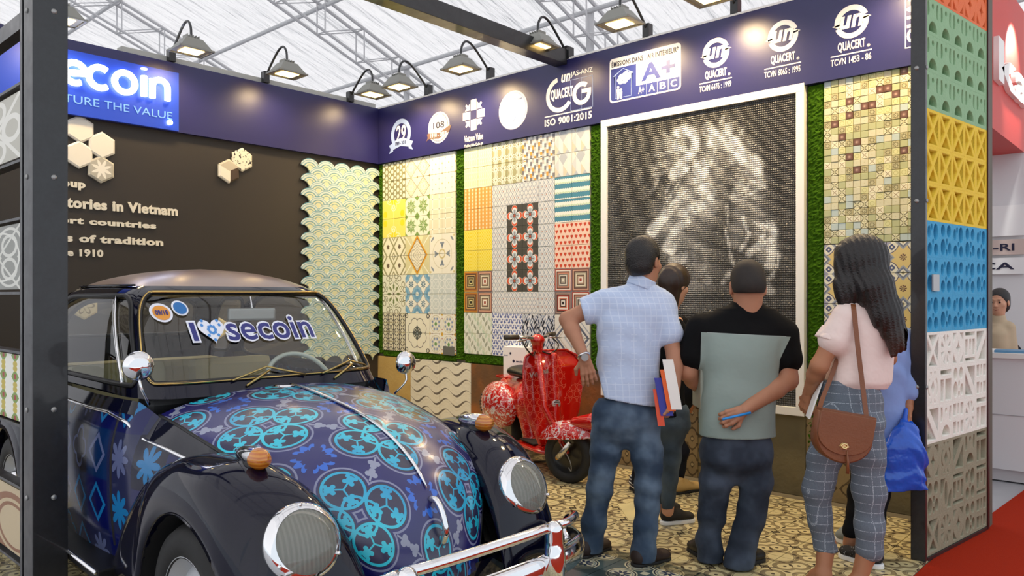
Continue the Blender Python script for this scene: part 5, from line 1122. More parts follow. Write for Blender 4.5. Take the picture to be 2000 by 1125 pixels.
# --- greenhouse
tt = np.array([0, .25, .5, .72, .86, .94, 1.0])
mer = {'f': spline(tt, [.90, .79, .675, .555, .36, .17, 0.0]), 's': spline(tt, [.61, .60, .58, .54, .40, .20, 0.0]), 'r': spline(tt, [1.22, 1.14, 1.0, .82, .55, .28, 0.0])}
zf = spline(tt, [.97, 1.12, 1.265, 1.395, 1.485, 1.53, 1.545])
XC = -1.52
def gh(phi, t, off=0.0):
    n = 7.5 - 4.2 * min(1, max(0, t)); c, s = math.cos(phi), math.sin(phi); e = 2 / n
    A = float((mer['f'] if c > 0 else mer['r'])(t)); B = float(mer['s'](t))
    k = 1 + (off / max(.2, A)) 
    return np.array([XC + math.copysign(abs(c) ** e, c) * A * k, math.copysign(abs(s) ** e, s) * B * k, float(zf(t)) + off * .6 * t])
def win_loop(p0, p1, t0, t1, rx, rt, n=10, skew=0):
    L = []
    for (cx, cy, a0) in ((p1 - rx, t1 - rt, 0), (p0 + rx, t1 - rt, 90), (p0 + rx, t0 + rt, 180), (p1 - rx, t0 + rt, 270)):
        for k in range(n):
            A = math.radians(a0 + 90 * k / (n - 1)); L.append((cx + rx * math.cos(A), cy + rt * math.sin(A)))
    return [(p + skew * (t - t0), t) for p, t in L]
def resample(L, n):
    P = np.array(L + [L[0]]); d = np.concatenate([[0], np.cumsum(np.hypot(np.diff(P[:, 0]) * 1.0, np.diff(P[:, 1])))]); q = np.linspace(0, d[-1], n + 1)[:-1]; return np.stack([np.interp(q, d, P[:, 0]), np.interp(q, d, P[:, 1])], 1)
def rect_from(L, p0, p1, t0, t1):           # project loop points out to the enclosing patch border
    c = np.array([(p0 + p1) / 2, (t0 + t1) / 2]); out = []
    for q in L:
        d = q - c; k = min((p1 - p0) / 2 / (abs(d[0]) + 1e-9), (t1 - t0) / 2 / (abs(d[1]) + 1e-9)); out.append(c + d * k)
    for cx, cy in ((p0, t0), (p0, t1), (p1, t0), (p1, t1)):
        i = min(range(len(out)), key=lambda i: (out[i][0] - cx) ** 2 + (out[i][1] - cy) ** 2); out[i] = np.array([cx, cy])
    return np.array(out)
shell = MB(); panes = []
def patch(p0, p1, t0, t1, hole, kind):
    L = resample(hole, 96); Rb = rect_from(L, p0, p1, t0, t1); G = np.array([[gh(*(l * (1 - k) + r * k)) for k in np.linspace(0, 1, 7)] for l, r in zip(L, Rb)])
    G = np.concatenate([G, G[:1]]); shell.grid(G); panes.append((L, kind, hole))
TT = .80
D_ = math.radians
patch(-D_(52), D_(52), 0, TT, win_loop(-D_(47.5), D_(47.5), .10, .755, D_(9), .15), 'windshield')
for sg in (1, -1):
    a, b = D_(52), D_(108)
    h1_ = win_loop(D_(55.5), D_(103), .08, .73, D_(9), .13); h2_ = win_loop(D_(113), D_(139), .10, .70, D_(6), .14)
    if sg < 0: f = lambda L: [(-p, t) for p, t in L]
    else: f = lambda L: L
    for (q0, q1), hh_, kd in (((a, D_(109)), h1_, 'side_window'), ((D_(109), D_(146)), h2_, 'side_window')):
        if sg > 0: patch(q0, q1, 0, TT, f(hh_), kd)
        else: patch(-q1, -q0, 0, TT, f(hh_), kd)
patch(D_(146), D_(214), 0, TT, win_loop(D_(162), D_(198), .30, .68, D_(8), .12), 'rear_window')
body_up = ob('cabin_frame', shell.mesh(smooth=True), car, mat=navy_p)
cap = MB().grid(np.array([[gh(p, t) for t in np.linspace(TT, .999, 14)] for p in np.linspace(0, 2 * PI, 97)])); ob('roof', cap.mesh(smooth=True), car, mat=roof_m)
ob('drip_rail', MB().tube([gh(p, TT, .008) for p in np.linspace(D_(60), D_(150), 30)], .006, 6).tube([gh(-p, TT, .008) for p in np.linspace(D_(60), D_(150), 30)], .006, 6).mesh(smooth=True), car, mat=navy_p)
gold = M('window_trim', base='cfae6a', rough=.2, metal=1)
for L, kind, hole in panes:
    Pn = [gh(*q, -.006) for q in L]; c = np.array([gh(*( (q - L.mean(0)) * k + L.mean(0)), -.006) for k in np.linspace(0.001, 1, 9) for q in L]).reshape(9, len(L), 3)
    c = np.concatenate([c, c[:, :1]], 1); pane = ob(kind, MB().grid(c).mesh(smooth=True), car, mat=glass_m)
    ob('window_trim', MB().tube([gh(*q, .004) for q in L], .0075 if kind == 'windshield' else .006, 8, closed=True).mesh(smooth=True), pane, mat=gold if kind == 'windshield' else chrome)
    if kind == 'windshield': wind = pane
    ob('window_seal', MB().tube([gh(*q, .0) for q in L], .012, 6, closed=True).mesh(smooth=True), pane, mat=black_plastic)
for sg in (-1, 1):                           # quarter-light dividers
    ob('vent_bar', MB().tube([gh(sg * D_(73), t, .002) for t in np.linspace(.08, .73, 10)], .009, 6).mesh(smooth=True), car, mat=chrome)
# headliner
ob('headliner', MB().grid(np.array([[gh(p, t, -.03) - (0, 0, .01) for t in np.linspace(TT, .99, 8)] for p in np.linspace(0, 2 * PI, 49)])).mesh(smooth=True), car, mat=M('headliner', base='55504a', rough=.9))
# windscreen sticker: I, heart, word
def on_wind(loops, off, mat, name, y0, z0):
    me = poly_mesh(loops, .0008); return proj_wind(me, off, mat, name, y0, z0)
ws_t = np.linspace(.05, .8, 60); ws_x = np.array([gh(0, t)[0] for t in ws_t]); ws_z = np.array([gh(0, t)[2] for t in ws_t])
def proj_wind(me, off, mat, name, y0, z0):
    v = np.empty(len(me.vertices) * 3, np.float32); me.vertices.foreach_get('co', v); v = v.reshape(-1, 3); out = np.empty_like(v)
    for i, (a, b, c) in enumerate(v):
        yy = y0 + a; zz = z0 + c; t = np.interp(zz, ws_z, ws_t); B = float(mer['s'](t)); n = 7.5 - 4.2 * t; A = float(mer['f'](t)); q = min(.999, abs(yy) / B)
        out[i] = (XC + A * (1 - q ** n) ** (1 / n) + off - b, yy, zz)
    me.vertices.foreach_set('co', out.ravel()); me.update(); return ob(name, me, wind, mat=mat)
st_w = M('sticker_white', base='e9ecf6', rough=.4); st_b = M('sticker_blue', base='2a2f7c', rough=.4); st_c = M('sticker_sky', base='4a8fd6', rough=.4)
def wtext(body, x0, x1, z0, z1, bold=.035):
    for bo, mt, of, g in ((bold + .045, st_w, .003, .008), (bold, st_b, .0045, 0)):
        proj_wind(text_mesh(body, x0 - g, x1 + g, z0 - g, z1 + g, bo, .0008), of, mt, 'sticker', 0, 0)
wtext('I', -.338, -.316, 1.20, 1.28, .03); wtext('secoin', -.178, .262, 1.195, 1.30, .012)
hrt = [(.06 * (16 * math.sin(a) ** 3) / 16, .058 * (13 * math.cos(a) - 5 * math.cos(2 * a) - 2 * math.cos(3 * a) - math.cos(4 * a)) / 16) for a in np.linspace(0, 2 * PI, 40)[:-1]]
on_wind([hrt], .003, st_w, 'sticker', -.243, 1.247)
for a in range(8): on_wind([ring(.016 * math.cos(a * PI / 4), .016 * math.sin(a * PI / 4), .007, 8)], .0045, st_c, 'sticker', -.243, 1.247)
for a, b in ((-.04, .02), (.04, .02), (-.022, -.025), (.022, -.025), (0, -.045), (-.035, .04), (.035, .04)): on_wind([ring(a, b, .007, 8)], .0045, st_c, 'sticker', -.243, 1.247)
on_wind([ring(0, 0, .042, 24)], .003, st_w, 'sticker', -.43, 1.325); on_wind([ring(0, 0, .032, 24)], .0045, M('sticker_orange', base='e59a3c', rough=.4), 'sticker', -.43, 1.325)
proj_wind(text_mesh('09/18', -.024, .024, -.010, .012, .03, .0008), .006, st_b, 'sticker', -.43, 1.325)
on_wind([ring(0, 0, .034, 24)], .003, st_w, 'sticker', -.35, 1.345); on_wind([ring(0, 0, .027, 24)], .0045, M('sticker_teal', base='2470b4', rough=.4), 'sticker', -.35, 1.345)
# wipers
wip = M('wiper_brass', base='b09a62', rough=.3, metal=.9)
for y0, y1 in ((-.17, -.50), (.28, -.06)):
    t1_ = gh(0, .1); 
    def wp(y, z, o): 
        t = np.interp(z, ws_z, ws_t); B = float(mer['s'](t)); n = 7.5 - 4.2 * t; A = float(mer['f'](t)); return (XC + A * (1 - min(.99, abs(y) / B) ** n) ** (1 / n) + o, y, z)
    ob('wiper', MB().tube([(-.635, y0, 1.0), wp(y0 + .12, 1.06, .03)], .006, 6).tube([wp(y0 + .12 + k * .045, 1.075 - .012 * abs(k), .014) for k in (-4, -2, 0, 2, 4)], .005, 6).mesh(smooth=True), car, mat=wip)
# --- fenders
def fender(sg, x_off=0.0, rear=False):
    KY = .95; zt = spline([-.74, -.66, -.56, -.42, -.25, -.08, .08, .22, .34, .44, .51, .56], [.34, .46, .60, .725, .80, .835, .835, .80, .735, .63, .50, .36])
    yo = spline([-.74, -.55, -.3, 0, .25, .40, .50, .56], [.735, .765, .775, .775, .765, .725, .66, .57]); yi = spline([-.74, -.4, 0, .3, .56], [.60, .55, .45, .37, .30])
    G = []
    for x in np.linspace(-.74, .56, 66):
        lip = .30 + math.sqrt(max(0, .365 ** 2 - x * x)) if abs(x) < .365 else .30; T = float(zt(x)); lip = min(lip, T - .012); O, I_ = float(yo(x)), float(yi(x)); row = []
        pk = I_ + (O - I_) * .42
        for k in np.linspace(0, 1, 12)[:-1]: a = k * PI / 2; row.append((x, sg * (pk + (I_ - pk) * math.cos(a) ** .9), T - .10 * (1 - math.sin(a))))
        for k in np.linspace(0, 1, 22): a = k * PI / 2; row.append((x, sg * (pk + (O - pk) * math.sin(a) ** .8), lip + (T - lip) * max(0, math.cos(a)) ** .72))
        row.append((x, sg * (O - .02), lip - .012)); row.append((x, sg * (O - .05), lip - .004)); G.append(row)
    G = np.array(G); G[..., 1] *= KY
    # pull the nose of the wing in round the headlamp
    fr_ = np.clip((G[..., 0] - .30) / .26, 0, 1); G[..., 0] += 0.0
    cap_ = G[-1:].copy(); cap_[..., 0] -= .03; cap_[..., 1] = sg * .45; cap_[..., 2] = .36; G = np.concatenate([G, cap_])
    if rear: G[..., 0] = -2.40 - G[..., 0] * .95
    return MB().grid(G).mesh(smooth=True)
for sg in (-1, 1):
    f_ = ob('fender', fender(sg), car, mat=navy_p)
    ob('fender', fender(sg, rear=True), car, mat=navy_p)
    wellc = M('wheel_well', base='050505', rough=.9)
    # headlamp: bowl, chrome ring, ribbed glass lens, bulb
    hl = ob('headlamp', None, car, (.425, sg * .503, .615), (0, -math.radians(24), sg * math.radians(4)))
    ob('bowl', MB().lathe([(.085, -.17), (.112, -.10), (.124, -.03), (.126, .0)], 40, 'x', closed=False).mesh(smooth=True), hl, mat=navy_p)
    ob('chrome_ring', MB().lathe([(.126, -.02), (.131, -.005), (.128, .012), (.116, .028), (.102, .034), (.099, .026), (.099, .0)], 48, 'x').mesh(smooth=True, angle=80), hl, mat=chrome)
    def refl_c(x, y, z): return mix('8d8d84', 'd9d9cf', smooth(sn(y * 500), -.4, .6))
    ob('reflector', MB().lathe([(.003, -.075), (.05, -.06), (.09, -.02), (.10, .01)], 40, 'x').mesh(smooth=True), hl, mat=M('reflector', base='ecece0', rough=.4, metal=0, spec=1))
    ob('bulb', MB().lathe([(.0, -.03), (.014, -.035), (.016, -.06), (.0, -.07)], 12, 'x').mesh(smooth=True), hl, mat=white_paint)
    Ls = []; 
    for r_ in np.linspace(0.001, .101, 14):
        for k in range(64):
            A = 2 * PI * k / 64; yy, zz = r_ * math.cos(A), r_ * math.sin(A); Ls.append((.032 + .030 * (1 - (r_ / .101) ** 2) + .0006 * math.sin(yy * 420), yy, zz))
    Ls = np.array(Ls).reshape(14, 64, 3); Ls = np.concatenate([Ls, Ls[:, :1]], 1)
    ob('lens', MB().grid(Ls).mesh(smooth=True), hl, mat=M('headlamp_glass', lambda x, y, z: mix('b4b6a8', 'c6c7ba', smooth(sn(y * 420), -.5, .8)), rough=.06, spec=1, alpha=.38))
    for a in (0, 2.1, 4.2): ob('screw', MB().lathe([(0, .038), (.006, .036), (.007, .03)], 8, 'x', (0, .115 * math.sin(a), .115 * math.cos(a))).mesh(smooth=True), hl, mat=chrome)
    # turn signal
    ts = ob('turn_signal', None, car, (.13, sg * .52, .835))
    pr = MB().lathe([(.0, -.13), (.018, -.11), (.030, -.06), (.036, 0), (.036, .03), (0, .03)], 20, 'x', (0, 0, .015)); ob('chrome_housing', pr.mesh(smooth=True, angle=50), ts, mat=chrome)
    ob('amber_lens', MB().lathe([(.037, .0), (.036, .03), (.024, .055), (0, .062)], 20, 'x', (.025, 0, .012)).mesh(smooth=True), ts, mat=M('amber', lambda x, y, z: mix('b8630c', 'cc8420', smooth(sn(z * 500), -.5, .5)), rough=.08, coat=1)); ob('foot', MB().lathe([(.05, -.03), (.035, .0), (0, .0)], 16, 'z').mesh(smooth=True), ts, mat=black_plastic)
    # horn grille
    # wheels
    for xw in (0, -2.4):
        wh = ob('wheel', None, car, (xw, sg * .625, .305))
        s = sg
        ob('tyre', MB().lathe([(.20, -.07), (.255, -.082), (.295, -.07), (.312, -.04), (.315, 0), (.312, .04), (.295, .07), (.255, .082), (.20, .07)], 48, 'y', closed=True).mesh(smooth=True), wh, mat=rubber)
        ob('rim', MB().lathe([(.0, s * .03), (.09, s * .035), (.13, s * .04), (.165, s * .02), (.185, s * .045), (.205, s * .072), (.212, s * .07), (.205, s * -.02)], 48, 'y').mesh(smooth=True, angle=60), wh, mat=M('rim_grey', base='b9bcc0', rough=.35, metal=.3))
        ob('hubcap', MB().lathe([(.0, s * .105), (.06, s * .098), (.105, s * .075), (.12, s * .045), (.122, s * .03)], 40, 'y').mesh(smooth=True), wh, mat=chrome)
# running boards and dark wells
for sg in (-1, 1):
    box('running_board', -1.72, -.68, min(sg * .60, sg * .77), max(sg * .60, sg * .77), .27, .315, black_plastic, car, bev=.008)
    ob('board_trim', MB().tube([(-1.72, sg * .775, .31), (-.68, sg * .775, .31)], .008, 6).mesh(smooth=True), car, mat=chrome)
    for xw in (0, -2.4): ob('wheel_well', MB().lathe([(.36, sg * .40), (.36, sg * .72)], 32, 'y', (xw, 0, .30)).mesh(smooth=True), car, mat=MATS['wheel_well'])
ob('apron', MB().grid(np.array([[(.50 - .25 * abs(y) ** 2 - .1 * (.40 - z), y, z) for y in np.linspace(-.62, .62, 25)] for z in np.linspace(.22, .40, 5)])).mesh(smooth=True), car, mat=navy_p)
# --- bumper
bu = ob('bumper', None, car, (-.055, 0, -.02))
def bladex(y): return .80 - .16 * (abs(y) / .76) ** 4 - .03 * (abs(y) / .76) ** 2
bl = []
for y in np.linspace(-.70, .70, 50):
    x = bladex(y); xb = x - (max(0, abs(y) - .61) / .09) * .12; row = []
    for a in np.linspace(-PI / 2, PI / 2, 9): row.append((xb - .02 + .028 * math.cos(a), y, .42 + .055 * math.sin(a)))
    bl.append(row)
ob('blade', MB().grid(np.array(bl)).mesh(smooth=True), bu, mat=chrome)
ob('upper_bar', MB().tube([(bladex(y) + .0, y, .575) for y in np.linspace(-.33, .33, 16)], .019, 12).mesh(smooth=True), bu, mat=chrome)
for sg in (-1, 1):
    q = SDF((.70, sg * .335 - .07, .28), (.90, sg * .335 + .07, .66), .006, .02); xx = bladex(.335) + .012; q.cone((xx, sg * .335, .345), (xx, sg * .335, .565), .036, .034); q.ell((xx + .005, sg * .335, .45), (.034, .043, .07)); ob('overrider', q.mesh('overrider'), bu, mat=chrome)
    ob('side_hoop', MB().tube(curve_pts([(bladex(.4) - .02, sg * .34, .565), (.77, sg * .44, .565), (.71, sg * .56, .555), (.62, sg * .63, .52), (.58, sg * .64, .46), (.62, sg * .62, .42)], 5), .017, 10).mesh(smooth=True), bu, mat=chrome)
    ob('bracket', MB().tube([(.45, sg * .35, .38), (.74, sg * .37, .40)], .015, 6).mesh(), bu, mat=black_plastic)
# --- mirrors
for sg, px_, py_, pz_ in ((-1, -.60, -.64, 1.12), (1, -.62, .70, 1.05)):
    mr = ob('side_mirror', None, car, (px_, py_, pz_))
    ob('mirror_head', MB().lathe([(.0, .035), (.03, .032), (.052, .018), (.060, .0), (.060, -.008), (.0, -.010)], 32, 'x').mesh(smooth=True, angle=60), mr, mat=chrome)
    ob('mirror_arm', MB().tube(curve_pts([(0, 0, -.05), (.01, sg * -.01, -.10), (-.03, sg * -.05, -.16)], 4), .006, 8).mesh(smooth=True), mr, mat=chrome)
# --- interior
seat_m = M('car_seat', base='b0a67e', rough=.7); dash_m = M('dash', base='14151a', rough=.4)
for y in (-.32, .32):
    s_ = ob('front_seat', None, car, (-1.45, y, 0))
    me = MB().box(-.28, .25, -.25, .25, .42, .56).mesh(); 
    box('seat_cushion', -.28, .25, -.25, .25, .42, .56, seat_m, s_, bev=.04); box('seat_back', -.09, .03, -.24, .24, .50, 1.05, seat_m, s_, bev=.045, loc=(-.22, 0, .0), rot=(0, -.15, 0))
box('rear_seat', -2.55, -2.40, -.52, .52, .45, 1.0, seat_m, car, bev=.05)
box('dashboard', -.86, -.74, -.56, .56, .80, .965, dash_m, car, bev=.03)
sw_ = ob('steering_wheel', None, car, (-1.02, .32, .93), (0, math.radians(58), 0)); cw = M('wheel_cream', base='cfd8cf', rough=.3)
ob('wheel_rim', MB().tube([(.19 * math.cos(a), .19 * math.sin(a), 0) for a in np.linspace(0, 2 * PI, 41)[:-1]], .012, 8, closed=True).mesh(smooth=True), sw_, mat=cw)
ob('spokes', MB().tube([(0, -.19, 0), (0, 0, -.04), (0, .19, 0)], .008, 6).tube([(0, 0, -.04), (.0, 0, -.2)], .02, 8).mesh(smooth=True), sw_, mat=cw)
im = ob('rear_view_mirror', None, car, (-.93, .0, 1.31)); box('mirror_head', -.012, .012, -.12, .12, -.03, .03, dull_metal, im, bev=.01); ob('mirror_stem', MB().tube([(0, 0, .03), (-.02, 0, .085)], .006, 6).mesh(), im, mat=chrome)
def fp(u, v): d = FW + (u - 1000) / 1500 * RT + (578 - v) / 1500 * UP; p = EYE + d * (1.4 / -d[2]); p[2] = 0; return p
YAW = TH - PI / 2
def secs(D, rows):                           # (v, u_left, u_right, half depth[, depth shift]) in photograph pixels -> body sections
    o = []
    for r in rows:
        v, ul, ur, hd = r[:4]; p = at((ul + ur) / 2, v, D + (r[4] if len(r) > 4 else 0)); o.append((p[2], p[0], p[1], (ur - ul) / 2 / 1500 * D, hd))
    return o
def arm_prims(s, sh_, el, wr_, r=(.046, .040, .026), stop=None):
    s.cone(sh_, el, r[0], r[1], k=.02); m_ = el + (wr_ - el) * .3; s.cone(el, m_, r[1], r[1] * .98, k=.02); s.cone(m_, wr_, r[1] * .98, r[2], k=.02)
def bounds(P, m=.12): P = np.array(P); return P.min(0) - m, P.max(0) + m
# ------------------------------------------------ man in the pale blue checked shirt
org = fp(1205, 1090); m1 = person('man in pale blue checked short-sleeved shirt and jeans, hand on hip, looking right', org); D = 4.08
hc = at(1259, 508, D); hf = nrm(FW * .72 + RT * .70 - UP * .05)
lw, le, ls = at(1141, 697, 3.97), at(1108, 624, 4.10), at(1178, 592, 4.08); rw, re, rs = at(1317, 772, 3.93), at(1318, 694, 4.02), at(1296, 616, 4.06)
s = SDF(*bounds([hc + (0, 0, .02), lw, le, rw, re, rs, ls, at(1154, 1062, 4.14), at(1256, 1075, 3.99)]), .0075, .02); core(s, at(1240, 620, D), at(1221, 810, D), [[at(1188, 850, 4.1), at(1172, 950, 4.1), at(1154, 1070, 4.14)], [at(1258, 850, 4.06), at(1266, 950, 4.02), at(1256, 1080, 3.99)]])
o_, R_ = head(s, hc, hf, (.0, 0, 1)); s.cone(at(1254, 580, D), off(hc, f=.0, z=-.07), .062, .055, k=.03); s.cone(ls, rs, .05, .05)
arm_prims(s, ls, le, lw, (.050, .041, .027)); arm_prims(s, rs, re, rw, (.050, .041, .027))
L = [s.arrays(), hand_mesh(lw, nrm(at(1152, 745, 3.98) - lw), -FW, -1, le, curl=.35, spread=.10), hand_mesh(rw, nrm(at(1305, 815, 3.92) - rw), nrm(RT * .8 - FW * .5), 1, re, curl=1.25, spread=.02)]
ob('body', join_arrays(L, org), m1, mat=skin_m)
hs_ = SDF(*bounds([hc], .17), .0055, .015); hs_.ell(hc + R_ @ np.array([0, -.022, .036]), (.087, .102, .092), R_); hs_.ell(hc + R_ @ np.array([0, -.045, -.025]), (.078, .075, .075), R_, k=.03)
hs_.ell(hc + R_ @ np.array([0, .105, -.035]), (.085, .085, .085), R_, k=.01, sub=True); hs_.cut(hc + R_ @ np.array([0, -.06, -.085]), R_ @ np.array([0, .35, -1.])); hs_.ell(hc + R_ @ np.array([.085, .012, -.03]), (.03, .034, .05), R_, k=.01, sub=True); hs_.wr(.002, 60, 60)
ob('hair', hs_.mesh('hair', org), m1, mat=hair_m)
for q in (-1, 1): ob('eye', MB().lathe([(0, -.011), (.008, -.008), (.011, 0), (.008, .008), (0, .011)], 12, 'z').mesh(smooth=True), m1, tuple(hc + R_ @ np.array([q * .031, .083, -.006]) - org), mat=eye_m)
sh = SDF(*bounds([at(1110, 590, D), at(1330, 790, D), at(1257, 535, D), off(at(1240, 700, D), f=-.12), off(at(1240, 700, D), f=.16)], .10), .0065, .03)
sh.stack(secs(D, [(795, 1154, 1286, .128), (760, 1156, 1287, .130), (700, 1165, 1287, .118), (640, 1167, 1300, .120), (600, 1165, 1310, .105), (578, 1180, 1310, .075), (566, 1205, 1295, .05)]), YAW)
sh.cone(at(1188, 588, D), at(1256, 572, D), .062, .070, flat=(tuple(FW), .9), k=.04); sh.cone(at(1256, 572, D), at(1298, 606, D), .070, .062, flat=(tuple(FW), .9), k=.04)
sh.cone(at(1180, 592, 4.08), at(1146, 606, 4.09), .066, .074, k=.03); sh.cone(rs, at(1307, 652, 4.04), .068, .073, k=.03)
sh.cone(at(1250, 556, D), off(hc, f=-.005, z=-.085), .072, .066, k=.01)
sh.wr(.0045, 16, 22, .4); sh.cut(at(1136, 601, 4.09), nrm(at(1136, 601, 4.09) - at(1180, 590, 4.08))); sh.cut(at(1254, 547, D), nrm(UP + RT * .35 - FW * .15)); sh.cut(at(1220, 781, D), nrm(-UP - RT * .18))
def checks(a, b, cscale=.032, w=.0022):
    def f(x, y, z):
        u = x * float(RT[0]) + y * float(RT[1]); v = x * float(FW[0]) + y * float(FW[1]); q = u + v * .6
        return dict(c=paint(mix(a, a, .5), (near(cen(q, cscale), 0, w), b), (near(cen(z, cscale), 0, w), b), (gt(noise(2), .55) * lt(cen(q, cscale * 2), 0), a)), b=(noise(7, 3), .014))
    return f
ob('shirt', sh.mesh('shirt', org), m1, mat=M('shirt_checked', checks('bccbe6', 'ccd8ee'), rough=.8, spec=.2))
cl = SDF(*bounds([at(1252, 545, D)], .15), .005, .01); cl.cone(at(1250, 562, D), at(1257, 540, D), .078, .070, k=.01); cl.cone(at(1250, 566, D), at(1258, 530, D), .066, .058, k=.004, sub=True); cl.cut(at(1254, 538, D), nrm(UP + RT * .5 - FW * .1)); cl.cut(at(1250, 562, D), nrm(-UP - RT * .4))
ob('collar', cl.mesh('collar', org), m1, mat=MATS['shirt_checked'])
jean1 = denim('mid', '36465b', '73869a')
trousers(org, at(1221, 806, D), [[(at(1188, 822, 4.1), .095), (at(1183, 880, 4.1), .086), (at(1172, 950, 4.1), .071), (at(1160, 1020, 4.12), .066), (at(1154, 1076, 4.14), .068)], [(at(1256, 822, 4.06), .097), (at(1264, 885, 4.04), .088), (at(1266, 950, 4.02), .073), (at(1262, 1020, 4.0), .066), (at(1256, 1086, 3.99), .069)]], jean1, m1, (.152, .112), at(0, 778, D)[2], .0055, 1.1)
sand = M('sandal', base='2a1b17', rough=.6)
shoe(m1, 'sandal', fp(1188, 1070), fp(1132, 1094), sand, rubber, .046, .07, org, .02, top=.075); shoe(m1, 'sandal', fp(1306, 1092), fp(1236, 1110), sand, rubber, .048, .07, org, .02, top=.075)
wt = ob('wristwatch', None, m1, tuple(lw - org)); a_ = nrm(lw - le); e1 = nrm(np.cross(a_, FW)); e2 = np.cross(a_, e1)
ob('strap', MB().tube([a_ * -.005 + .030 * (math.cos(t) * e1 + math.sin(t) * e2) for t in np.linspace(0, 2 * PI, 25)[:-1]], .006, 6, closed=True).mesh(smooth=True), wt, mat=chrome); ob('watch_case', MB().tube([a_ * 0 - FW * .028, a_ * 0 - FW * .040], [.019, .019], 18).mesh(), wt, mat=dull_metal)
# papers in his right hand
pp = thing('brochure', 'orange, white and blue brochures held by the man in the pale blue shirt', 'papers', at(1308, 770, 3.90))
for (u0, v0), (u1, v1), w_, mt, dd in (((1304, 702), (1322, 800), .034, M('paper_white', base='f2efe9', rough=.6), 3.885), ((1297, 722), (1312, 803), .026, M('paper_orange', base='e8672a', rough=.6), 3.890), ((1290, 738), (1303, 812), .040, M('paper_blue', base='3a3f9e', rough=.6), 3.90), ((1282, 760), (1292, 832), .022, M('paper_red', base='e0573a', rough=.6), 3.905)):
    a, b = at(u0, v0, dd), at(u1, v1, dd); q = RT * w_ / 2 * 1.6; n_ = FW * .0025
    ob('sheet', MB().add([a - q - n_, a + q - n_, b + q - n_, b - q - n_, a - q + n_, a + q + n_, b + q + n_, b - q + n_], [(0, 1, 2, 3), (7, 6, 5, 4), (0, 4, 5, 1), (1, 5, 6, 2), (2, 6, 7, 3), (3, 7, 4, 0)]).mesh(), pp, tuple(-at(1308, 770, 3.90)), mat=mt)

# ------------------------------------------------ man in the black and grey polo shirt, hands behind his back
org = fp(1415, 1108); m2 = person('man seen from behind in black and grey polo shirt, hand behind his back', org); D = 3.98
hc = at(1460, 556, D); hf = nrm(FW * .97 + RT * .12 - UP * .25)
le, ls, lw = at(1343, 726, 4.02), at(1368, 640, 4.0), at(1382, 775, 4.20); re, rs, rw = at(1538, 742, 3.95), at(1533, 655, 3.98), at(1454, 801, 3.815)
s = SDF(*bounds([hc + (0, 0, .02), lw, le, rw, re, rs, ls, at(1388, 1080, 4.03), at(1442, 1088, 3.94)]), .0075, .02); core(s, at(1448, 660, D), at(1438, 875, D), [[at(1402, 910, 4.0), at(1390, 1005, 4.02), at(1388, 1085, 4.03)], [at(1474, 910, 3.98), at(1468, 1005, 3.96), at(1442, 1092, 3.94)]]); head(s, hc, hf, (0, 0, 1), 1.13); R_ = head(SDF((0, 0, 0), (.1, .1, .1), .05), hc, hf, (0, 0, 1))[1]
s.cone(at(1458, 640, D), off(hc, f=-.02, z=-.06), .075, .068, k=.03); s.cone(ls, rs, .05, .05); arm_prims(s, ls, le, lw, (.056, .048, .030)); arm_prims(s, rs, re, rw, (.060, .052, .030))
L = [s.arrays(), hand_mesh(rw, nrm(at(1415, 820, 3.80) - rw), nrm(-FW + UP * .2), 1, re, curl=1.15, spread=.03, sc=1.02), hand_mesh(lw, nrm(at(1395, 795, 4.25) - lw), nrm(-RT), 1, le, curl=.9)]
ob('body', join_arrays(L, org), m2, mat=skin_m)
hs_ = SDF(*bounds([hc], .19), .0055, .015); hs_.ell(hc + R_ @ np.array([0, -.013, .030]), (.087, .107, .100), R_); hs_.ell(hc + R_ @ np.array([0, -.04, -.02]), (.082, .085, .075), R_, k=.03); hs_.ell(hc + R_ @ np.array([0, .12, -.05]), (.11, .10, .10), R_, k=.01, sub=True)
hs_.cut(hc + R_ @ np.array([0, -.06, -.060]), R_ @ np.array([0, .3, -1.]));
for q in (-1, 1): hs_.ell(hc + R_ @ np.array([q * .092, .01, -.03]), (.028, .035, .055), R_, k=.01, sub=True)
ob('hair', hs_.mesh('hair', org), m2, mat=M('hair_cropped', lambda x, y, z: mix('17120f', '2b211b', noise(60, 2)), rough=.7))
sh = SDF(*bounds([at(1330, 640, D), at(1560, 855, D), at(1460, 585, D), off(at(1440, 700, D), f=-.12), off(at(1440, 700, D), f=.16)], .10), .0065, .03)
sh.stack(secs(D, [(856, 1366, 1512, .142), (800, 1368, 1512, .140), (740, 1372, 1516, .128), (690, 1370, 1524, .125), (650, 1362, 1538, .112), (625, 1380, 1530, .085), (606, 1410, 1508, .06)]), YAW)
sh.cone(at(1380, 642, D), at(1440, 618, D), .062, .070, k=.04); sh.cone(at(1478, 618, D), at(1530, 650, D), .070, .064, k=.04)
sh.cone(ls, at(1352, 695, 4.01), .072, .074, k=.03); sh.cone(rs, at(1538, 700, 3.97), .072, .078, k=.03); sh.cone(at(1458, 612, D), at(1459, 592, D), .084, .077, k=.012)
sh.wr(.004, 14, 16, 1.4); sh.cut(at(1459, 589, D), nrm(UP - FW * .1)); sh.cut(at(1440, 849, D), (0, 0, -1.)); 
yk = float(at(0, 652, D)[2]); cxp = at(1449, 700, D) - org
def polo(x, y, z):
    u = (x - float(cxp[0])) * float(RT[0]) + (y - float(cxp[1])) * float(RT[1]); au = ab(u)
    black = mx(gt(z + u * .05, yk), mx(lt(u, -.226), gt(u - mn(mx(z - (yk - .13), 0), .13) * .47, .168)) * gt(z, yk - .2))
    return dict(c=paint(mix('8a9a94', '96a59f', noise(4, 2)), (black, '08080a'), (near(z + u * .05, yk, .0022) * lt(au, .2), '9aa6a2')), b=(noise(6, 3), .012))
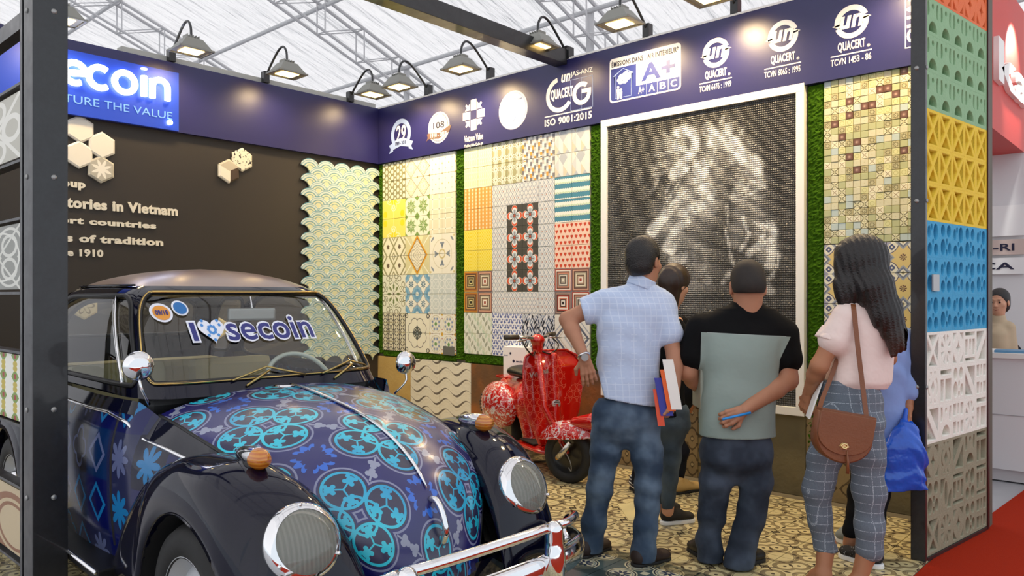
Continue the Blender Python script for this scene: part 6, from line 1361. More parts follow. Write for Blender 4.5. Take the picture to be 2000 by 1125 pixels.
ob('polo_shirt', sh.mesh('shirt', org), m2, mat=M('polo', polo, rough=.85, spec=.2))
trousers(org, at(1438, 872, D), [[(at(1402, 885, 4.0), .096), (at(1398, 940, 4.0), .088), (at(1390, 1005, 4.02), .073), (at(1384, 1050, 4.03), .066), (at(1387, 1094, 4.02), .076)], [(at(1474, 885, 3.98), .098), (at(1476, 940, 3.97), .090), (at(1468, 1005, 3.96), .076), (at(1452, 1055, 3.95), .072), (at(1442, 1104, 3.93), .086)]], denim('dark', '2c333f', '566172'), m2, (.158, .118), at(0, 838, D)[2], .0055, 2.3)
blk = M('shoe_black', base='0b0a0a', rough=.5); shoe(m2, 'shoe', fp(1350, 1074), fp(1394, 1102), blk, rubber, .048, .08, org, .025); shoe(m2, 'shoe', fp(1488, 1094), fp(1424, 1114), blk, rubber, .05, .08, org, .025)
pn = thing('pen', 'bright blue pen held behind the back of the man in the polo shirt', 'pen', at(1430, 812, 3.765)); ob('pen_barrel', MB().tube([at(1411, 819, 3.765) - at(1430, 812, 3.765), at(1466, 806, 3.78) - at(1430, 812, 3.765)], [.006, .0065], 10).mesh(smooth=True), pn, mat=M('pen_blue', base='1f8fe0', rough=.3))
fo = thing('folder', 'thin grey folder tucked under the left arm of the man in the polo shirt', 'folder', at(1371, 757, 3.99), YAW); box('cover', -.012, .004, -.02, .16, -.11, .11, M('folder_grey', base='9aa093', rough=.6), fo, bev=.003)

# ------------------------------------------------ woman with the brown shoulder bag
org = fp(1640, 1160); w1_ = person('woman with long dark hair in pink blouse and grey checked trousers, seen from behind', org); D = 3.66
hc = at(1675, 522, D); hf = nrm(FW * .85 - RT * .45); ls, le, lw = at(1648, 622, 3.62), at(1600, 715, 3.62), at(1578, 768, 3.76); rs, re, rw = at(1735, 622, 3.72), at(1735, 700, 3.85), at(1690, 740, 3.98)
s = SDF(*bounds([hc + (0, 0, .02), lw, le, rw, re, rs, ls, fp(1606, 1155), fp(1676, 1160), fp(1580, 1140)]), .0075, .02); core(s, at(1690, 640, D), at(1660, 800, D), [[at(1628, 850, 3.68), at(1598, 960, 3.69), at(1614, 1065, 3.70)], [at(1690, 850, 3.62), at(1698, 960, 3.60), at(1693, 1085, 3.58)]]); R_ = head(s, hc, hf, (0, 0, 1), .98)[1]; s.cone(at(1688, 620, D), off(hc, z=-.06), .050, .048, k=.03); s.cone(ls, rs, .045, .045); arm_prims(s, ls, le, lw, (.046, .040, .025)); arm_prims(s, rs, re, rw, (.042, .036, .024))
L = [s.arrays(), hand_mesh(lw, nrm(at(1572, 790, 3.78) - lw), nrm(-RT * .9 - FW * .3), -1, le, rw=.023, curl=1.2, spread=.03, sc=.93), hand_mesh(rw, nrm(at(1670, 745, 3.98) - rw), -FW, 1, re, rw=.023, curl=1.0, sc=.9)]
A = s
for a, b, t_ in ((at(1614, 1060, 3.70), fp(1607, 1152) + (0, 0, .07), fp(1580, 1140)), (at(1692, 1082, 3.58), fp(1676, 1166) + (0, 0, .07), fp(1650, 1158))): A.cone(a, b, .044, .034); A.cone(b, b * .55 + (t_ + (0, 0, .03)) * .45, .036, .033); A.cone(b * .55 + (t_ + (0, 0, .03)) * .45, t_ + (0, 0, .022), .033, .022); A.cone(b, b + (0, 0, -.035), .034, .028)
A.cut((0, 0, .008), (0, 0, -1)); L[0] = A.arrays(); ob('body', join_arrays(L, org), w1_, mat=skin2_m if False else M('skin_tan', lambda x, y, z: mix('a06b4c', 'b27c5c', noise(12, 3)), rough=.5, spec=.35))
h = SDF(*bounds([at(1620, 455, D), at(1760, 690, D), off(hc, f=-.16), off(hc, f=.1)], .06), .0062, .03)
h.ell(hc + R_ @ np.array([0, -.018, .035]), (.100, .116, .104), R_); h.ell(hc + R_ @ np.array([0, .10, -.04]), (.07, .06, .09), R_, k=.02, sub=True)
for (u0, v0, r0), (u1, v1, r1), fo_ in (((1662, 500, .085), (1652, 570, .060), -.02), ((1685, 500, .095), (1690, 570, .085), -.04), ((1652, 560, .060), (1644, 600, .028), -.03), ((1690, 560, .086), (1708, 620, .062), -.10), ((1708, 615, .062), (1727, 660, .040), -.12), ((1700, 560, .06), (1722, 600, .045), -.06), ((1722, 600, .045), (1745, 648, .020), -.08), ((1727, 655, .038), (1733, 672, .022), -.12), ((1718, 655, .03), (1716, 690, .010), -.13)):
    h.cone(off(at(u0, v0, D), f=fo_), off(at(u1, v1, D), f=fo_ - .01), r0, r1, flat=(tuple(FW), .75), k=.035)
X = h.ax[0][:, None, None] * float(RT[0]) + h.ax[1][None, :, None] * float(RT[1]); Zq = h.ax[2][None, None, :]; h.f += (.0028 * np.sin(260 * (X - .16 * (1.4 - Zq)) + 3 * np.sin(9 * Zq))).astype(np.float32)
ob('hair', h.mesh('hair', org), w1_, mat=M('hair_long', lambda x, y, z: dict(c=mix(mix('0c0808', '1b1210', noise(60, 2)), '3a241a', smooth(z * -1, -1.32, -1.08)), b=(noise(150, 2), .003)), rough=.38, spec=.5))
bl = SDF(*bounds([at(1600, 590, D), at(1750, 755, D), at(1685, 585, D), off(at(1680, 700, D), f=-.1), off(at(1680, 700, D), f=.14)], .10), .0065, .03)
bl.stack(secs(D, [(756, 1618, 1728, .108), (742, 1614, 1736, .122), (700, 1626, 1742, .115), (650, 1634, 1752, .112), (620, 1636, 1752, .095), (600, 1650, 1745, .07), (588, 1662, 1728, .045)]), YAW + .25); bl.cone(at(1658, 612, 3.63), at(1690, 596, D), .052, .055, k=.04); bl.cone(at(1700, 596, D), at(1738, 618, 3.70), .055, .050, k=.04)
bl.cone(ls, at(1629, 664, 3.62), .058, .075, k=.03); bl.cone(rs, at(1740, 660, 3.76), .052, .056, k=.03); bl.wr(.0055, 22, 12, .9); bl.cut(at(1626, 668, 3.62), nrm(at(1626, 668, 3.62) - ls)) if False else None
blo = bl.mesh('blouse', org); ob('blouse', blo, w1_, mat=M('blouse_pink', lambda x, y, z: dict(c=mix('e3cdc5', 'ecd9d2', noise(3, 2)), b=(noise(8, 3), .014)), rough=.8, spec=.2))
ruf = SDF(*bounds([at(1628, 655, 3.62)], .14), .005, .01); a0, a1 = at(1634, 645, 3.62), at(1625, 668, 3.62); ruf.cone(a0, a1, .066, .080); ruf.cone(a0, a1 + (a1 - a0), .052, .070, k=.004, sub=True); ruf.cut(at(1625, 668, 3.62), nrm(a1 - a0)); ruf.cut(a0, nrm(a0 - a1)); ruf.wr(.003, 90, 20); ob('sleeve_ruffle', ruf.mesh('ruffle', org), w1_, mat=MATS['blouse_pink'])
def plaid(x, y, z):
    u = x * float(RT[0]) + y * float(RT[1]); v = x * float(FW[0]) + y * float(FW[1]); q = u + v * .7; n_ = gt(noise(260, 1), .47); return dict(c=paint(mix('5d6570', '727b86', noise(200, 1)), (near(cen(q, .042), 0, .0018) * n_, 'a6afb8'), (near(cen(z, .042), 0, .0018) * n_, 'a6afb8')), b=(noise(7, 3), .012))
trousers(org, at(1660, 800, D), [[(at(1628, 835, 3.68), .092), (at(1612, 890, 3.68), .084), (at(1596, 960, 3.69), .070), (at(1602, 1020, 3.70), .060), (at(1613, 1075, 3.70), .056)], [(at(1688, 835, 3.62), .094), (at(1692, 890, 3.61), .088), (at(1698, 960, 3.60), .076), (at(1698, 1030, 3.59), .070), (at(1698, 1075, 3.58), .067)]], M('trousers_plaid', plaid, rough=.85, spec=.2), w1_, (.135, .115), at(0, 742, D)[2], .005, 3.1)
bg_ = thing('shoulder_bag', 'brown leather saddle bag with gold clasp hanging at the hip of the woman in pink', 'bag', at(1643, 852, 3.42), YAW)
lea = M('leather', lambda x, y, z: dict(c=mix('6f3d20', '85502e', noise(6, 3)), b=(noise(120, 2), .001)), rough=.42, spec=.5)
def sad(w, h, t=.0): return [(-w, h)] + [(w, h)] + [(w, 0)] + ring(0, 0, w, 18, 0, -PI, ry=h * 1.0)[1:-1] + [(-w, 0)]
tilt = (0, math.radians(10), 0)
o = ob('bag_body', poly_mesh([sad(.118, .098)], .062, bev=.008), bg_, (0, 0, -.008), tilt, lea); ob('flap', poly_mesh([sad(.121, .088)], .008, bev=.002), bg_, (0, -.042, .014), tilt, lea)
ob('top_gusset', box('g', -.12, .12, -.042, .034, -.006, .008, lea).data, bg_, (.018, 0, .100), tilt, lea); bpy.data.objects.remove(bpy.data.objects['g'])
ob('clasp', MB().tube([(.013 * math.cos(a), 0, .010 * math.sin(a)) for a in np.linspace(0, 2 * PI, 17)[:-1]], .0045, 8, closed=True).mesh(smooth=True), bg_, (-.008, -.052, -.035), tilt, M('gold', base='d9c08a', rough=.2, metal=1)); ob('clasp_plate', poly_mesh([ring(0, 0, .022, 6, ry=.016)], .003), bg_, (-.008, -.049, -.035), tilt, MATS['gold'])
ob('tassel', MB().tube([(0, 0, 0), (.004, 0, -.05), (.002, 0, -.10)], [.003, .006, .008], 7).mesh(smooth=True), bg_, (.004, -.05, -.055), (0, 0, 0), lea)
b0 = at(1643, 852, 3.42); inv = Matrix.Rotation(-YAW, 3, 'Z')
def strap(P, w=.011):
    P = [np.array(inv @ Vector(p - b0)) for p in curve_pts(P, 5)]; V_ = []
    for i, p in enumerate(P): V_ += [p + (-w, 0, 0), p + (w, 0, 0), p + (w, .003, 0), p + (-w, .003, 0)]
    return MB().add(V_, [(i * 4 + j, i * 4 + (j + 1) % 4, i * 4 + 4 + (j + 1) % 4, i * 4 + 4 + j) for i in range(len(P) - 1) for j in range(4)]).mesh()
ob('strap', strap([at(1665, 588, 3.62), at(1668, 605, 3.56), at(1676, 680, 3.515), at(1684, 745, 3.50), at(1692, 810, 3.46), at(1694, 832, 3.44)]), bg_, mat=lea); ob('strap', strap([at(1636, 700, 3.62), at(1622, 740, 3.58), at(1606, 780, 3.52), at(1597, 812, 3.44)]), bg_, mat=lea)
ph = thing('leaflet', 'folded white leaflet in the left hand of the woman in pink', 'papers', at(1592, 775, 3.70))
a, b, q, n_ = at(1606, 733, 3.70) - at(1592, 775, 3.70), at(1578, 815, 3.66) - at(1592, 775, 3.70), FW * .05 + RT * .012, RT * .004; ob('sheet', MB().add([a - q - n_, a + q - n_, b + q - n_, b - q - n_, a - q + n_, a + q + n_, b + q + n_, b - q + n_], [(0, 1, 2, 3), (7, 6, 5, 4), (0, 4, 5, 1), (1, 5, 6, 2), (2, 6, 7, 3), (3, 7, 4, 0)]).mesh(), ph, mat=M('paper_white', base='f2efe9'))

# ------------------------------------------------ person in the long blue shirt with the blue plastic bag
org = fp(1682, 1088); pb = person('person in long light blue shirt and black trousers, mostly hidden behind the woman in pink', org); D = 4.14
hc = at(1693, 556, 4.2); hf = nrm(FW * .9 - RT * .3); rs, re, rw = at(1762, 662, D), at(1776, 735, 4.12), at(1774, 795, 4.06); ls, le, lw = at(1700, 655, 4.2), at(1685, 730, 4.3), at(1700, 780, 4.35)
s = SDF(*bounds([hc + (0, 0, .02), lw, le, rw, re, rs, ls, at(1662, 1045, 4.14), at(1704, 1080, 4.02)]), .0085, .02); core(s, at(1725, 660, D), at(1715, 850, 4.16), [[at(1697, 890, 4.18), at(1680, 960, 4.16), at(1660, 1062, 4.14)], [at(1732, 890, 4.12), at(1715, 960, 4.08), at(1704, 1085, 4.02)]]); R_ = head(s, hc, hf, (0, 0, 1), .97)[1]; s.cone(at(1715, 645, D), off(hc, z=-.06), .05, .048, k=.03); s.cone(ls, rs, .045, .045); arm_prims(s, ls, le, lw, (.042, .036, .024)); arm_prims(s, rs, re, rw, (.042, .036, .024))
ob('body', join_arrays([s.arrays(), hand_mesh(rw, nrm(at(1772, 825, 4.05) - rw), nrm(RT), -1, re, rw=.023, curl=1.3, sc=.93), hand_mesh(lw, nrm(at(1702, 805, 4.36) - lw), nrm(-RT), 1, le, rw=.023, curl=.8, sc=.93)], org), pb, mat=MATS['skin_tan'])
hs_ = SDF(*bounds([hc], .16), .007, .015); hs_.ell(hc + R_ @ np.array([0, -.018, .025]), (.084, .098, .092), R_); hs_.ell(hc + R_ @ np.array([0, .10, -.05]), (.08, .08, .08), R_, sub=True); ob('hair', hs_.mesh('hair', org), pb, mat=hair_m)
sh = SDF(*bounds([at(1670, 640, D), at(1800, 880, D), off(at(1730, 700, D), f=-.1), off(at(1730, 700, D), f=.16)], .09), .007, .03)
sh.stack(secs(D, [(886, 1684, 1762, .12), (800, 1684, 1764, .115), (720, 1688, 1768, .115), (670, 1688, 1770, .10), (645, 1700, 1755, .06)]), YAW); sh.cone(rs, re, .062, .058, k=.03); sh.cone(re, at(1775, 768, 4.09), .058, .056, k=.02); sh.cone(ls, le, .055, .05, k=.03); sh.wr(.006, 18, 26, 2.); sh.cut(at(1700, 880, D), (0, 0, -1))
ob('shirt', sh.mesh('shirt', org), pb, mat=M('shirt_blue', lambda x, y, z: dict(c=mix('7f98cf', '91a8dc', noise(4)), b=(noise(7, 3), .012)), rough=.8, spec=.2))
trousers(org, at(1715, 850, 4.16), [[(at(1697, 880, 4.18), .085), (at(1680, 960, 4.16), .062), (at(1662, 1040, 4.14), .045)], [(at(1732, 880, 4.12), .085), (at(1715, 960, 4.08), .062), (at(1704, 1078, 4.02), .045)]], M('trousers_black', base='0d0d10', rough=.9, spec=.2), pb, (.12, .10), at(0, 820, D)[2])
wsole = M('sole_white', base='e9e9e9', rough=.5); shoe(pb, 'sneaker', fp(1634, 1056), fp(1684, 1076), M('sneaker_grey', base='7d8587', rough=.7), wsole, .042, .075, org, .03); shoe(pb, 'sneaker', fp(1640, 1088), fp(1724, 1116), M('sneaker_black', lambda x, y, z: paint('151418', (gt(noise(120, 1), .68), 'b9b9c2')), rough=.8), wsole, .045, .08, org, .03)
# plastic bag
pbag = thing('plastic_bag', 'shiny bright blue plastic carrier bag hanging beside the steel post', 'bag', at(1768, 870, 3.99)); bo = at(1768, 870, 3.99)
q = SDF(*bounds([at(1712, 815, 3.99), at(1815, 965, 3.99), off(bo, f=-.06), off(bo, f=.06)], .05), .006, .02); q.stack(secs(3.99, [(955, 1718, 1812, .035), (930, 1715, 1811, .050), (880, 1722, 1804, .055), (845, 1740, 1792, .040), (825, 1762, 1782, .022)]), YAW, e=2.6)
q.wr(.009, 28, 24, .2).wr(.004, 70, 55, 1.2); q.cone(at(1766, 832, 3.99), at(1770, 800, 4.03), .016, .010)
ob('bag_body', q.mesh('bag', bo), pbag, mat=M('blue_film', lambda x, y, z: dict(c=mix('0c45b4', '1a63d6', noise(5, 2)), b=(noise(9, 3), .02)), rough=.22, spec=.6))

# ------------------------------------------------ woman in black top beyond the man in blue
org = fp(1312, 1015); wv = person('woman with brown fringe in black top and grey jeans beyond the man in pale blue', org); D = 4.68
hc = at(1318, 554, D); hf = nrm(RT * .80 + FW * .58 - UP * .25); ls, le, lw = at(1290, 632, 4.66), at(1296, 700, 4.64), at(1318, 735, 4.75); rs, re, rw = at(1330, 632, 4.78), at(1336, 700, 4.82), at(1346, 745, 4.9)
s = SDF(*bounds([hc + (0, 0, .02), lw, le, rw, re, rs, ls, at(1304, 998, 4.67)]), .0075, .02); core(s, at(1308, 645, D), at(1306, 810, D), [[at(1312, 840, 4.66), at(1310, 900, 4.66), at(1304, 1000, 4.67)], [at(1296, 840, 4.74), at(1294, 900, 4.76), at(1290, 990, 4.76)]]); R_ = head(s, hc, hf, (0, 0, 1), .93)[1]; s.cone(at(1306, 622, D), off(hc, z=-.05), .045, .045, k=.03); s.cone(ls, rs, .04, .04); arm_prims(s, ls, le, lw, (.038, .034, .022)); arm_prims(s, rs, re, rw, (.038, .034, .022))
ob('body', join_arrays([s.arrays(), hand_mesh(lw, nrm(RT), UP, 1, le, rw=.022, curl=.8, sc=.9), hand_mesh(rw, nrm(RT + FW), UP, 1, re, rw=.022, curl=.8, sc=.9)], org), wv, mat=skin2_m)
h = SDF(*bounds([hc, at(1300, 640, D)], .16), .006, .02); h.ell(hc + R_ @ np.array([0, -.012, .032]), (.086, .104, .092), R_); h.ell(hc + R_ @ np.array([0, .088, -.035]), (.062, .045, .062), R_, k=.01, sub=True)
h.cone(hc + R_ @ np.array([0, -.04, -.01]), at(1302, 612, D), .075, .058, k=.03); h.cone(at(1302, 612, D), at(1300, 648, D), .058, .04, k=.03); h.wr(.002, 80, 10)
ob('hair', h.mesh('hair', org), wv, mat=M('hair_brown', lambda x, y, z: mix('1d120d', '3a2417', noise(60, 2)), rough=.4))
for qq in (-1, 1): ob('eye', MB().lathe([(0, -.010), (.007, -.007), (.010, 0), (.007, .007), (0, .010)], 12, 'z').mesh(smooth=True), wv, tuple(hc + R_ @ np.array([qq * .029, .077, -.006]) - org), mat=eye_m)
sh = SDF(*bounds([at(1270, 620, D), at(1360, 800, D), off(at(1312, 700, D), f=-.1), off(at(1312, 700, D), f=.14)], .08), .007, .03); sh.stack(secs(D, [(810, 1268, 1340, .10), (740, 1274, 1336, .09), (680, 1272, 1342, .095), (640, 1276, 1344, .08), (622, 1290, 1332, .045)]), YAW + .5); sh.cone(ls, le, .05, .046); sh.cone(rs, re, .05, .046); sh.wr(.003, 20, 20)
ob('top', sh.mesh('top', org), wv, mat=M('top_black', base='0c0c0f', rough=.9, spec=.2))
trousers(org, at(1306, 815, D), [[(at(1312, 830, 4.66), .082), (at(1310, 900, 4.66), .062), (at(1304, 992, 4.67), .043)], [(at(1296, 830, 4.74), .08), (at(1294, 900, 4.76), .06), (at(1290, 985, 4.76), .043)]], denim('grey', '3a4550', '5d6c78'), wv, (.115, .095), at(0, 790, D)[2])
shoe(wv, 'sneaker', fp(1356, 1020), fp(1290, 1028), M('sneaker_dark', base='1d1a17', rough=.8), wsole, .042, .075, org, .03); shoe(wv, 'sneaker', fp(1330, 1002), fp(1270, 1008), MATS['sneaker_dark'], wsole, .042, .075, org, .03)
# ------------------------------------------------ stooping person at the picture frame
org = fp(1300, 965); p3 = person('stooping person in dark clothes and beige shoes touching the frame of the horse picture', org); D = 5.45
hc = at(1440, 645, 5.42); hf = nrm(RT * .5 + FW * .75 - UP * .4); ls, le, lw = at(1388, 690, 5.38), at(1366, 738, 5.50), at(1350, 778, 5.68); rs, re, rw = at(1405, 700, 5.46), at(1420, 760, 5.48), at(1425, 800, 5.50)
s = SDF(*bounds([hc + (0, 0, .02), lw, le, rw, re, rs, ls, at(1245, 945, 5.45), at(1322, 940, 5.5)]), .0095, .02); core(s, at(1392, 700, 5.42), at(1286, 810, D), [[at(1275, 835, 5.4), at(1255, 890, 5.42), at(1245, 950, 5.45)], [at(1305, 835, 5.5), at(1328, 880, 5.48), at(1322, 945, 5.5)]]); R_ = head(s, hc, hf, (0, 0, 1), 1.)[1]; s.cone(at(1405, 680, 5.42), off(hc, z=-.05, r=-.03), .055, .05, k=.03); s.cone(ls, rs, .05, .05); arm_prims(s, ls, le, lw, (.045, .040, .027)); arm_prims(s, rs, re, rw, (.045, .04, .027))
ob('body', join_arrays([s.arrays(), hand_mesh(lw, nrm(at(1343, 800, 5.74) - lw), nrm(-FW), 1, le, curl=.3), hand_mesh(rw, nrm(FW - UP * .5), UP, 1, re, curl=.6)], org), p3, mat=skin_m)
hs_ = SDF(*bounds([hc], .16), .008, .015); hs_.ell(hc + R_ @ np.array([0, -.018, .028]), (.084, .10, .092), R_); hs_.ell(hc + R_ @ np.array([0, .10, -.05]), (.08, .08, .08), R_, sub=True); ob('hair', hs_.mesh('hair', org), p3, mat=hair_m)
sh = SDF(*bounds([at(1270, 810, D), at(1410, 690, 5.55)], .22), .009, .04); sh.cone(at(1290, 800, D), at(1340, 740, 5.42), .15, .15, flat=(tuple(FW), .75)); sh.cone(at(1340, 740, 5.42), at(1395, 698, 5.42), .15, .12, flat=(tuple(FW), .75)); sh.cone(ls, at(1376, 715, 5.44), .06, .058); sh.cone(rs, at(1412, 730, 5.47), .06, .058); sh.wr(.004)
ob('shirt', sh.mesh('shirt', org), p3, mat=M('shirt_dark', base='14161d', rough=.9, spec=.2))
trousers(org, at(1286, 815, D), [[(at(1275, 830, 5.4), .085), (at(1255, 890, 5.42), .065), (at(1245, 945, 5.45), .05)], [(at(1305, 830, 5.5), .085), (at(1328, 880, 5.48), .065), (at(1322, 935, 5.5), .052)]], M('trousers_dark', base='171a24', rough=.9, spec=.2), p3, (.13, .11), at(0, 790, D)[2], h=.009)
shoe(p3, 'shoe', fp(1368, 958), fp(1312, 968), M('shoe_beige', base='b99a62', rough=.6), rubber, .048, .085, org, .025); shoe(p3, 'shoe', fp(1262, 975), fp(1236, 955), M('shoe_stripe', lambda x, y, z: paint('22252c', (gt(sn(z * 300), .5), 'e0e0e0')), rough=.6), rubber, .045, .08, org, .025)
# ------------------------------------------------ attendant at the neighbouring counter
org = at(1952, 600, 7.02); org[2] = 0; pc = person('smiling attendant with short black hair in beige shirt behind the white counter', org); D = 7.02
hc = at(1951, 588, D); hf = nrm(-RT * .70 - FW * .62 - UP * .06); ls, rs = at(1968, 640, 6.98), at(1926, 640, 7.1); le, re = at(1976, 700, 6.95), at(1920, 700, 7.05); lw, rw = at(1960, 712, 6.85), at(1935, 712, 6.9)
s = SDF(*bounds([hc + (0, 0, .02), lw, le, rw, re, rs, ls, org + (0, 0, .1)]), .0085, .02); R_ = head(s, hc, hf, (0, 0, 1), 1.)[1]; s.cone(at(1950, 640, D), off(hc, z=-.06), .05, .05, k=.03); s.cone(ls, rs, .05, .05); arm_prims(s, ls, le, lw, (.042, .038, .025)); arm_prims(s, rs, re, rw, (.042, .038, .025))
core(s, at(1950, 650, D), org + (0, 0, .95), [[org + RT * q * .09 + (0, 0, .85), org + RT * q * .09 + (0, 0, .08)] for q in (-1, 1)])
ob('body', join_arrays([s.arrays(), hand_mesh(lw, nrm(-RT - FW), UP, 1, le, curl=.4, sc=.9, rw=.022), hand_mesh(rw, nrm(RT - FW), UP, -1, re, curl=.4, sc=.9, rw=.022)], org), pc, mat=skin2_m)
hs_ = SDF(*bounds([hc], .17), .006, .015); hs_.ell(hc + R_ @ np.array([0, -.020, .030]), (.084, .098, .090), R_); hs_.ell(hc + R_ @ np.array([0, -.045, -.04]), (.078, .066, .080), R_, k=.03); hs_.cut(hc + R_ @ np.array([0, .052, .02]), R_ @ np.array([0, 1., -.55])); ob('hair', hs_.mesh('hair', org), pc, mat=hair_m)
for qq in (-1, 1):
    ob('eye', MB().lathe([(0, -.010), (.007, -.007), (.010, 0), (.007, .007), (0, .010)], 12, 'z').mesh(smooth=True), pc, tuple(hc + R_ @ np.array([qq * .031, .084, -.006]) - org), mat=eye_m); ob('eyebrow', MB().tube([hc + R_ @ np.array([qq * x, .094 - abs(x - .03) * .3, .016]) - org for x in (.016, .03, .045)], .003, 5).mesh(), pc, mat=hair_m)
ob('mouth', MB().tube([hc + R_ @ np.array([x, .094 - abs(x) * .5, -.078 + abs(x) * .3]) - org for x in (-.022, -.01, 0, .01, .022)], .0035, 6).mesh(smooth=True), pc, mat=lip_m)
sh = SDF(*bounds([at(1915, 630, D), at(1985, 760, D)], .16), .008, .03); sh.stack(secs(D, [(770, 1920, 1976, .11), (700, 1920, 1978, .115), (655, 1918, 1978, .11), (634, 1932, 1968, .05)]), YAW + .7); sh.cone(ls, le, .062, .058); sh.cone(rs, re, .062, .058); sh.cone(at(1950, 640, D), at(1950, 622, D), .07, .06); sh.wr(.004)
ob('shirt', sh.mesh('shirt', org), pc, mat=M('shirt_beige', lambda x, y, z: mix('b6a184', 'c2ae92', noise(5)), rough=.85))
tr_ = SDF(*bounds([org, org + (0, 0, .95)], .2), .01, .03)
for q in (-1, 1): tr_.cone(org + RT * q * .09 + (0, 0, .88), org + RT * q * .09 + (0, 0, .10), .10, .065)
ob('trousers', tr_.mesh('t', org), pc, mat=MATS['trousers_dark'])
for q in (-1, 1): shoe(pc, 'shoe', org + RT * q * .1 - FW * .2, org + RT * q * .1 + FW * .04, blk, rubber, .045, .07, org)
# ================================================================== red scooter (local x forward from the front axle, y left)
sf = RT * .38 - FW * .925; syaw = math.atan2(sf[1], sf[0]); base_ = at(1112, 943, 5.75); base_[2] = 0
sc_t = thing('scooter', 'glossy red vintage scooter with floral print mudguard and side cowl, facing the aisle', 'scooter', tuple(base_), syaw)
red_p = M('scooter_red', lambda x, y, z: paint(mix('a80d06', 'c21409', noise(3)), (near(ln(cen(y + md(fl(z / .05), 2) * .029, .058), cen(z, .05)), .024, .0025) * gt(noise(5), .48), 'cf5a48')), rough=.1, spec=.6, coat=.5)
flor = M('scooter_floral', lambda x, y, z: paint(mix('b01209', 'c4190c', noise(4)), (near(noise(16, 1), .5, .018), 'd9b9ba'), (gt(noise(26, 2), .60), 'cfc4c8'), (near(noise(40, 1), .58, .012), 'd9b9ba')), rough=.12, coat=.6)
sd = SDF((-1.45, -.34, .10), (.10, .34, 1.05), .0085, .03)
# leg shield: a broad thin curved sheet
shp = []
for zz, hw in ((.24, .13), (.34, .17), (.5, .225), (.68, .25), (.84, .25), (.93, .22), (.97, .15)): shp.append((zz, -.27 - .05 * (zz - .24) - (.03 if zz > .9 else 0), 0.0, .022, hw))
sd.stack(shp, 0, e=2.6); sd.cone((-.24, 0, .30), (-.275, 0, .93), .050, .030, k=.04)
sd.cone((-.30, 0, .20), (-.62, 0, .19), .17, .17, flat=((0, 0, 1), .22)); sd.cone((-.62, 0, .22), (-.72, 0, .52), .10, .14, flat=((1, 0, 0), .7), k=.06)
sd.cone((-.72, 0, .52), (-1.10, 0, .56), .15, .14, flat=((0, 0, 1), .95), k=.05); sd.cone((-1.10, 0, .56), (-1.38, 0, .42), .14, .07, k=.05); sd.cone((-.75, 0, .62), (-1.20, 0, .60), .10, .07, k=.03)
ob('frame_body', sd.mesh('scooter'), sc_t, mat=red_p)
for sg in (-1, 1):
    q = SDF((-1.42, min(sg * .08, sg * .34), .20), (-.60, max(sg * .08, sg * .34), .78), .0085, .02); q.ell((-.99, sg * .17, .47), (.30, .135, .20)); q.cut((0, sg * .13, 0), (0, -sg, 0)); ob('side_cowl', q.mesh('cowl'), sc_t, mat=flor)
    for k in range(6): ob('louvre', MB().tube([(-1.16 - .012 * k * 0, sg * .292 - sg * abs(k - 2.5) * .006, .40 + k * .027), (-1.24, sg * .262 - sg * abs(k - 2.5) * .006, .40 + k * .027)], .0055, 5).mesh(), sc_t, mat=black_plastic)
ob('floor_mat', MB().box(-.62, -.34, -.14, .14, .232, .24).mesh(), sc_t, mat=rubber)
seat = SDF((-1.05, -.16, .66), (-.62, .16, .84), .007, .03); seat.cone((-.74, 0, .745), (-.92, 0, .755), .085, .125, flat=((0, 0, 1), .42)); ob('saddle', seat.mesh('seat'), sc_t, mat=M('saddle', base='15110e', rough=.35)); ob('saddle_spring', MB().tube([(-.86, 0, .66), (-.86, 0, .73)], .03, 10).mesh(), sc_t, mat=black_plastic)
box('rear_rack', -1.30, -1.05, -.09, .09, .672, .692, red_p, sc_t, bev=.006)
ob('shield_trim', MB().tube([(-.285 - .03 * (z > .9), s_ * w, z) for s_, w, z in [(-1, .17, .34), (-1, .225, .5), (-1, .252, .68), (-1, .252, .84), (-1, .22, .93), (-1, .13, .975), (1, .13, .975), (1, .22, .93), (1, .252, .84), (1, .252, .68), (1, .225, .5), (1, .17, .34)]], .008, 8).mesh(smooth=True), sc_t, mat=red_p)
ob('badge', MB().lathe([(.0, .012), (.030, .010), (.036, .0), (.036, -.02)], 24, 'x', (-.225, 0, .565)).mesh(smooth=True, angle=40), sc_t, mat=M('badge', lambda x, y, z: paint('d8d8d8', (lt(sn(z * 500), -.2) * lt(ln(y, z - .565), .027), '30302f')), rough=.3, metal=.6)); ob('crest', MB().box(-.262, -.250, -.016, .016, .88, .93).mesh(), sc_t, mat=chrome)
ob('lettering', text_mesh('Vespa', -.08, .08, -.028, .028, .02, .004, shear=.3), sc_t, (-.262, -.13, .80), (0, math.radians(-14), PI / 2), mat=M('script_silver', base='c9b9b2', rough=.3, metal=.7))
for sx in (-1,): ob('wheel', None, sc_t, (-1.19, 0, .205))
def wheel_parts(p):
    ob('tyre', MB().lathe([(.13, -.035), (.17, -.048), (.198, -.038), (.206, 0), (.198, .038), (.17, .048), (.13, .035)], 40, 'y', closed=True).mesh(smooth=True), p, mat=rubber)
    ob('rim', MB().lathe([(.0, -.02), (.05, -.028), (.09, -.018), (.12, -.03), (.138, -.034), (.138, .034), (.12, .03), (.09, .018), (.05, .028), (.0, .02)], 32, 'y').mesh(smooth=True, angle=50), p, mat=M('rim_black', base='0e0e10', rough=.3, coat=.4))
wheel_parts([o for o in sc_t.children if o.name.startswith('wheel')][-1])
st = ob('steering', None, sc_t, (0, 0, 0), (0, 0, math.radians(31)))
wf = ob('front_wheel', None, st, (0, 0, .208)) if False else None
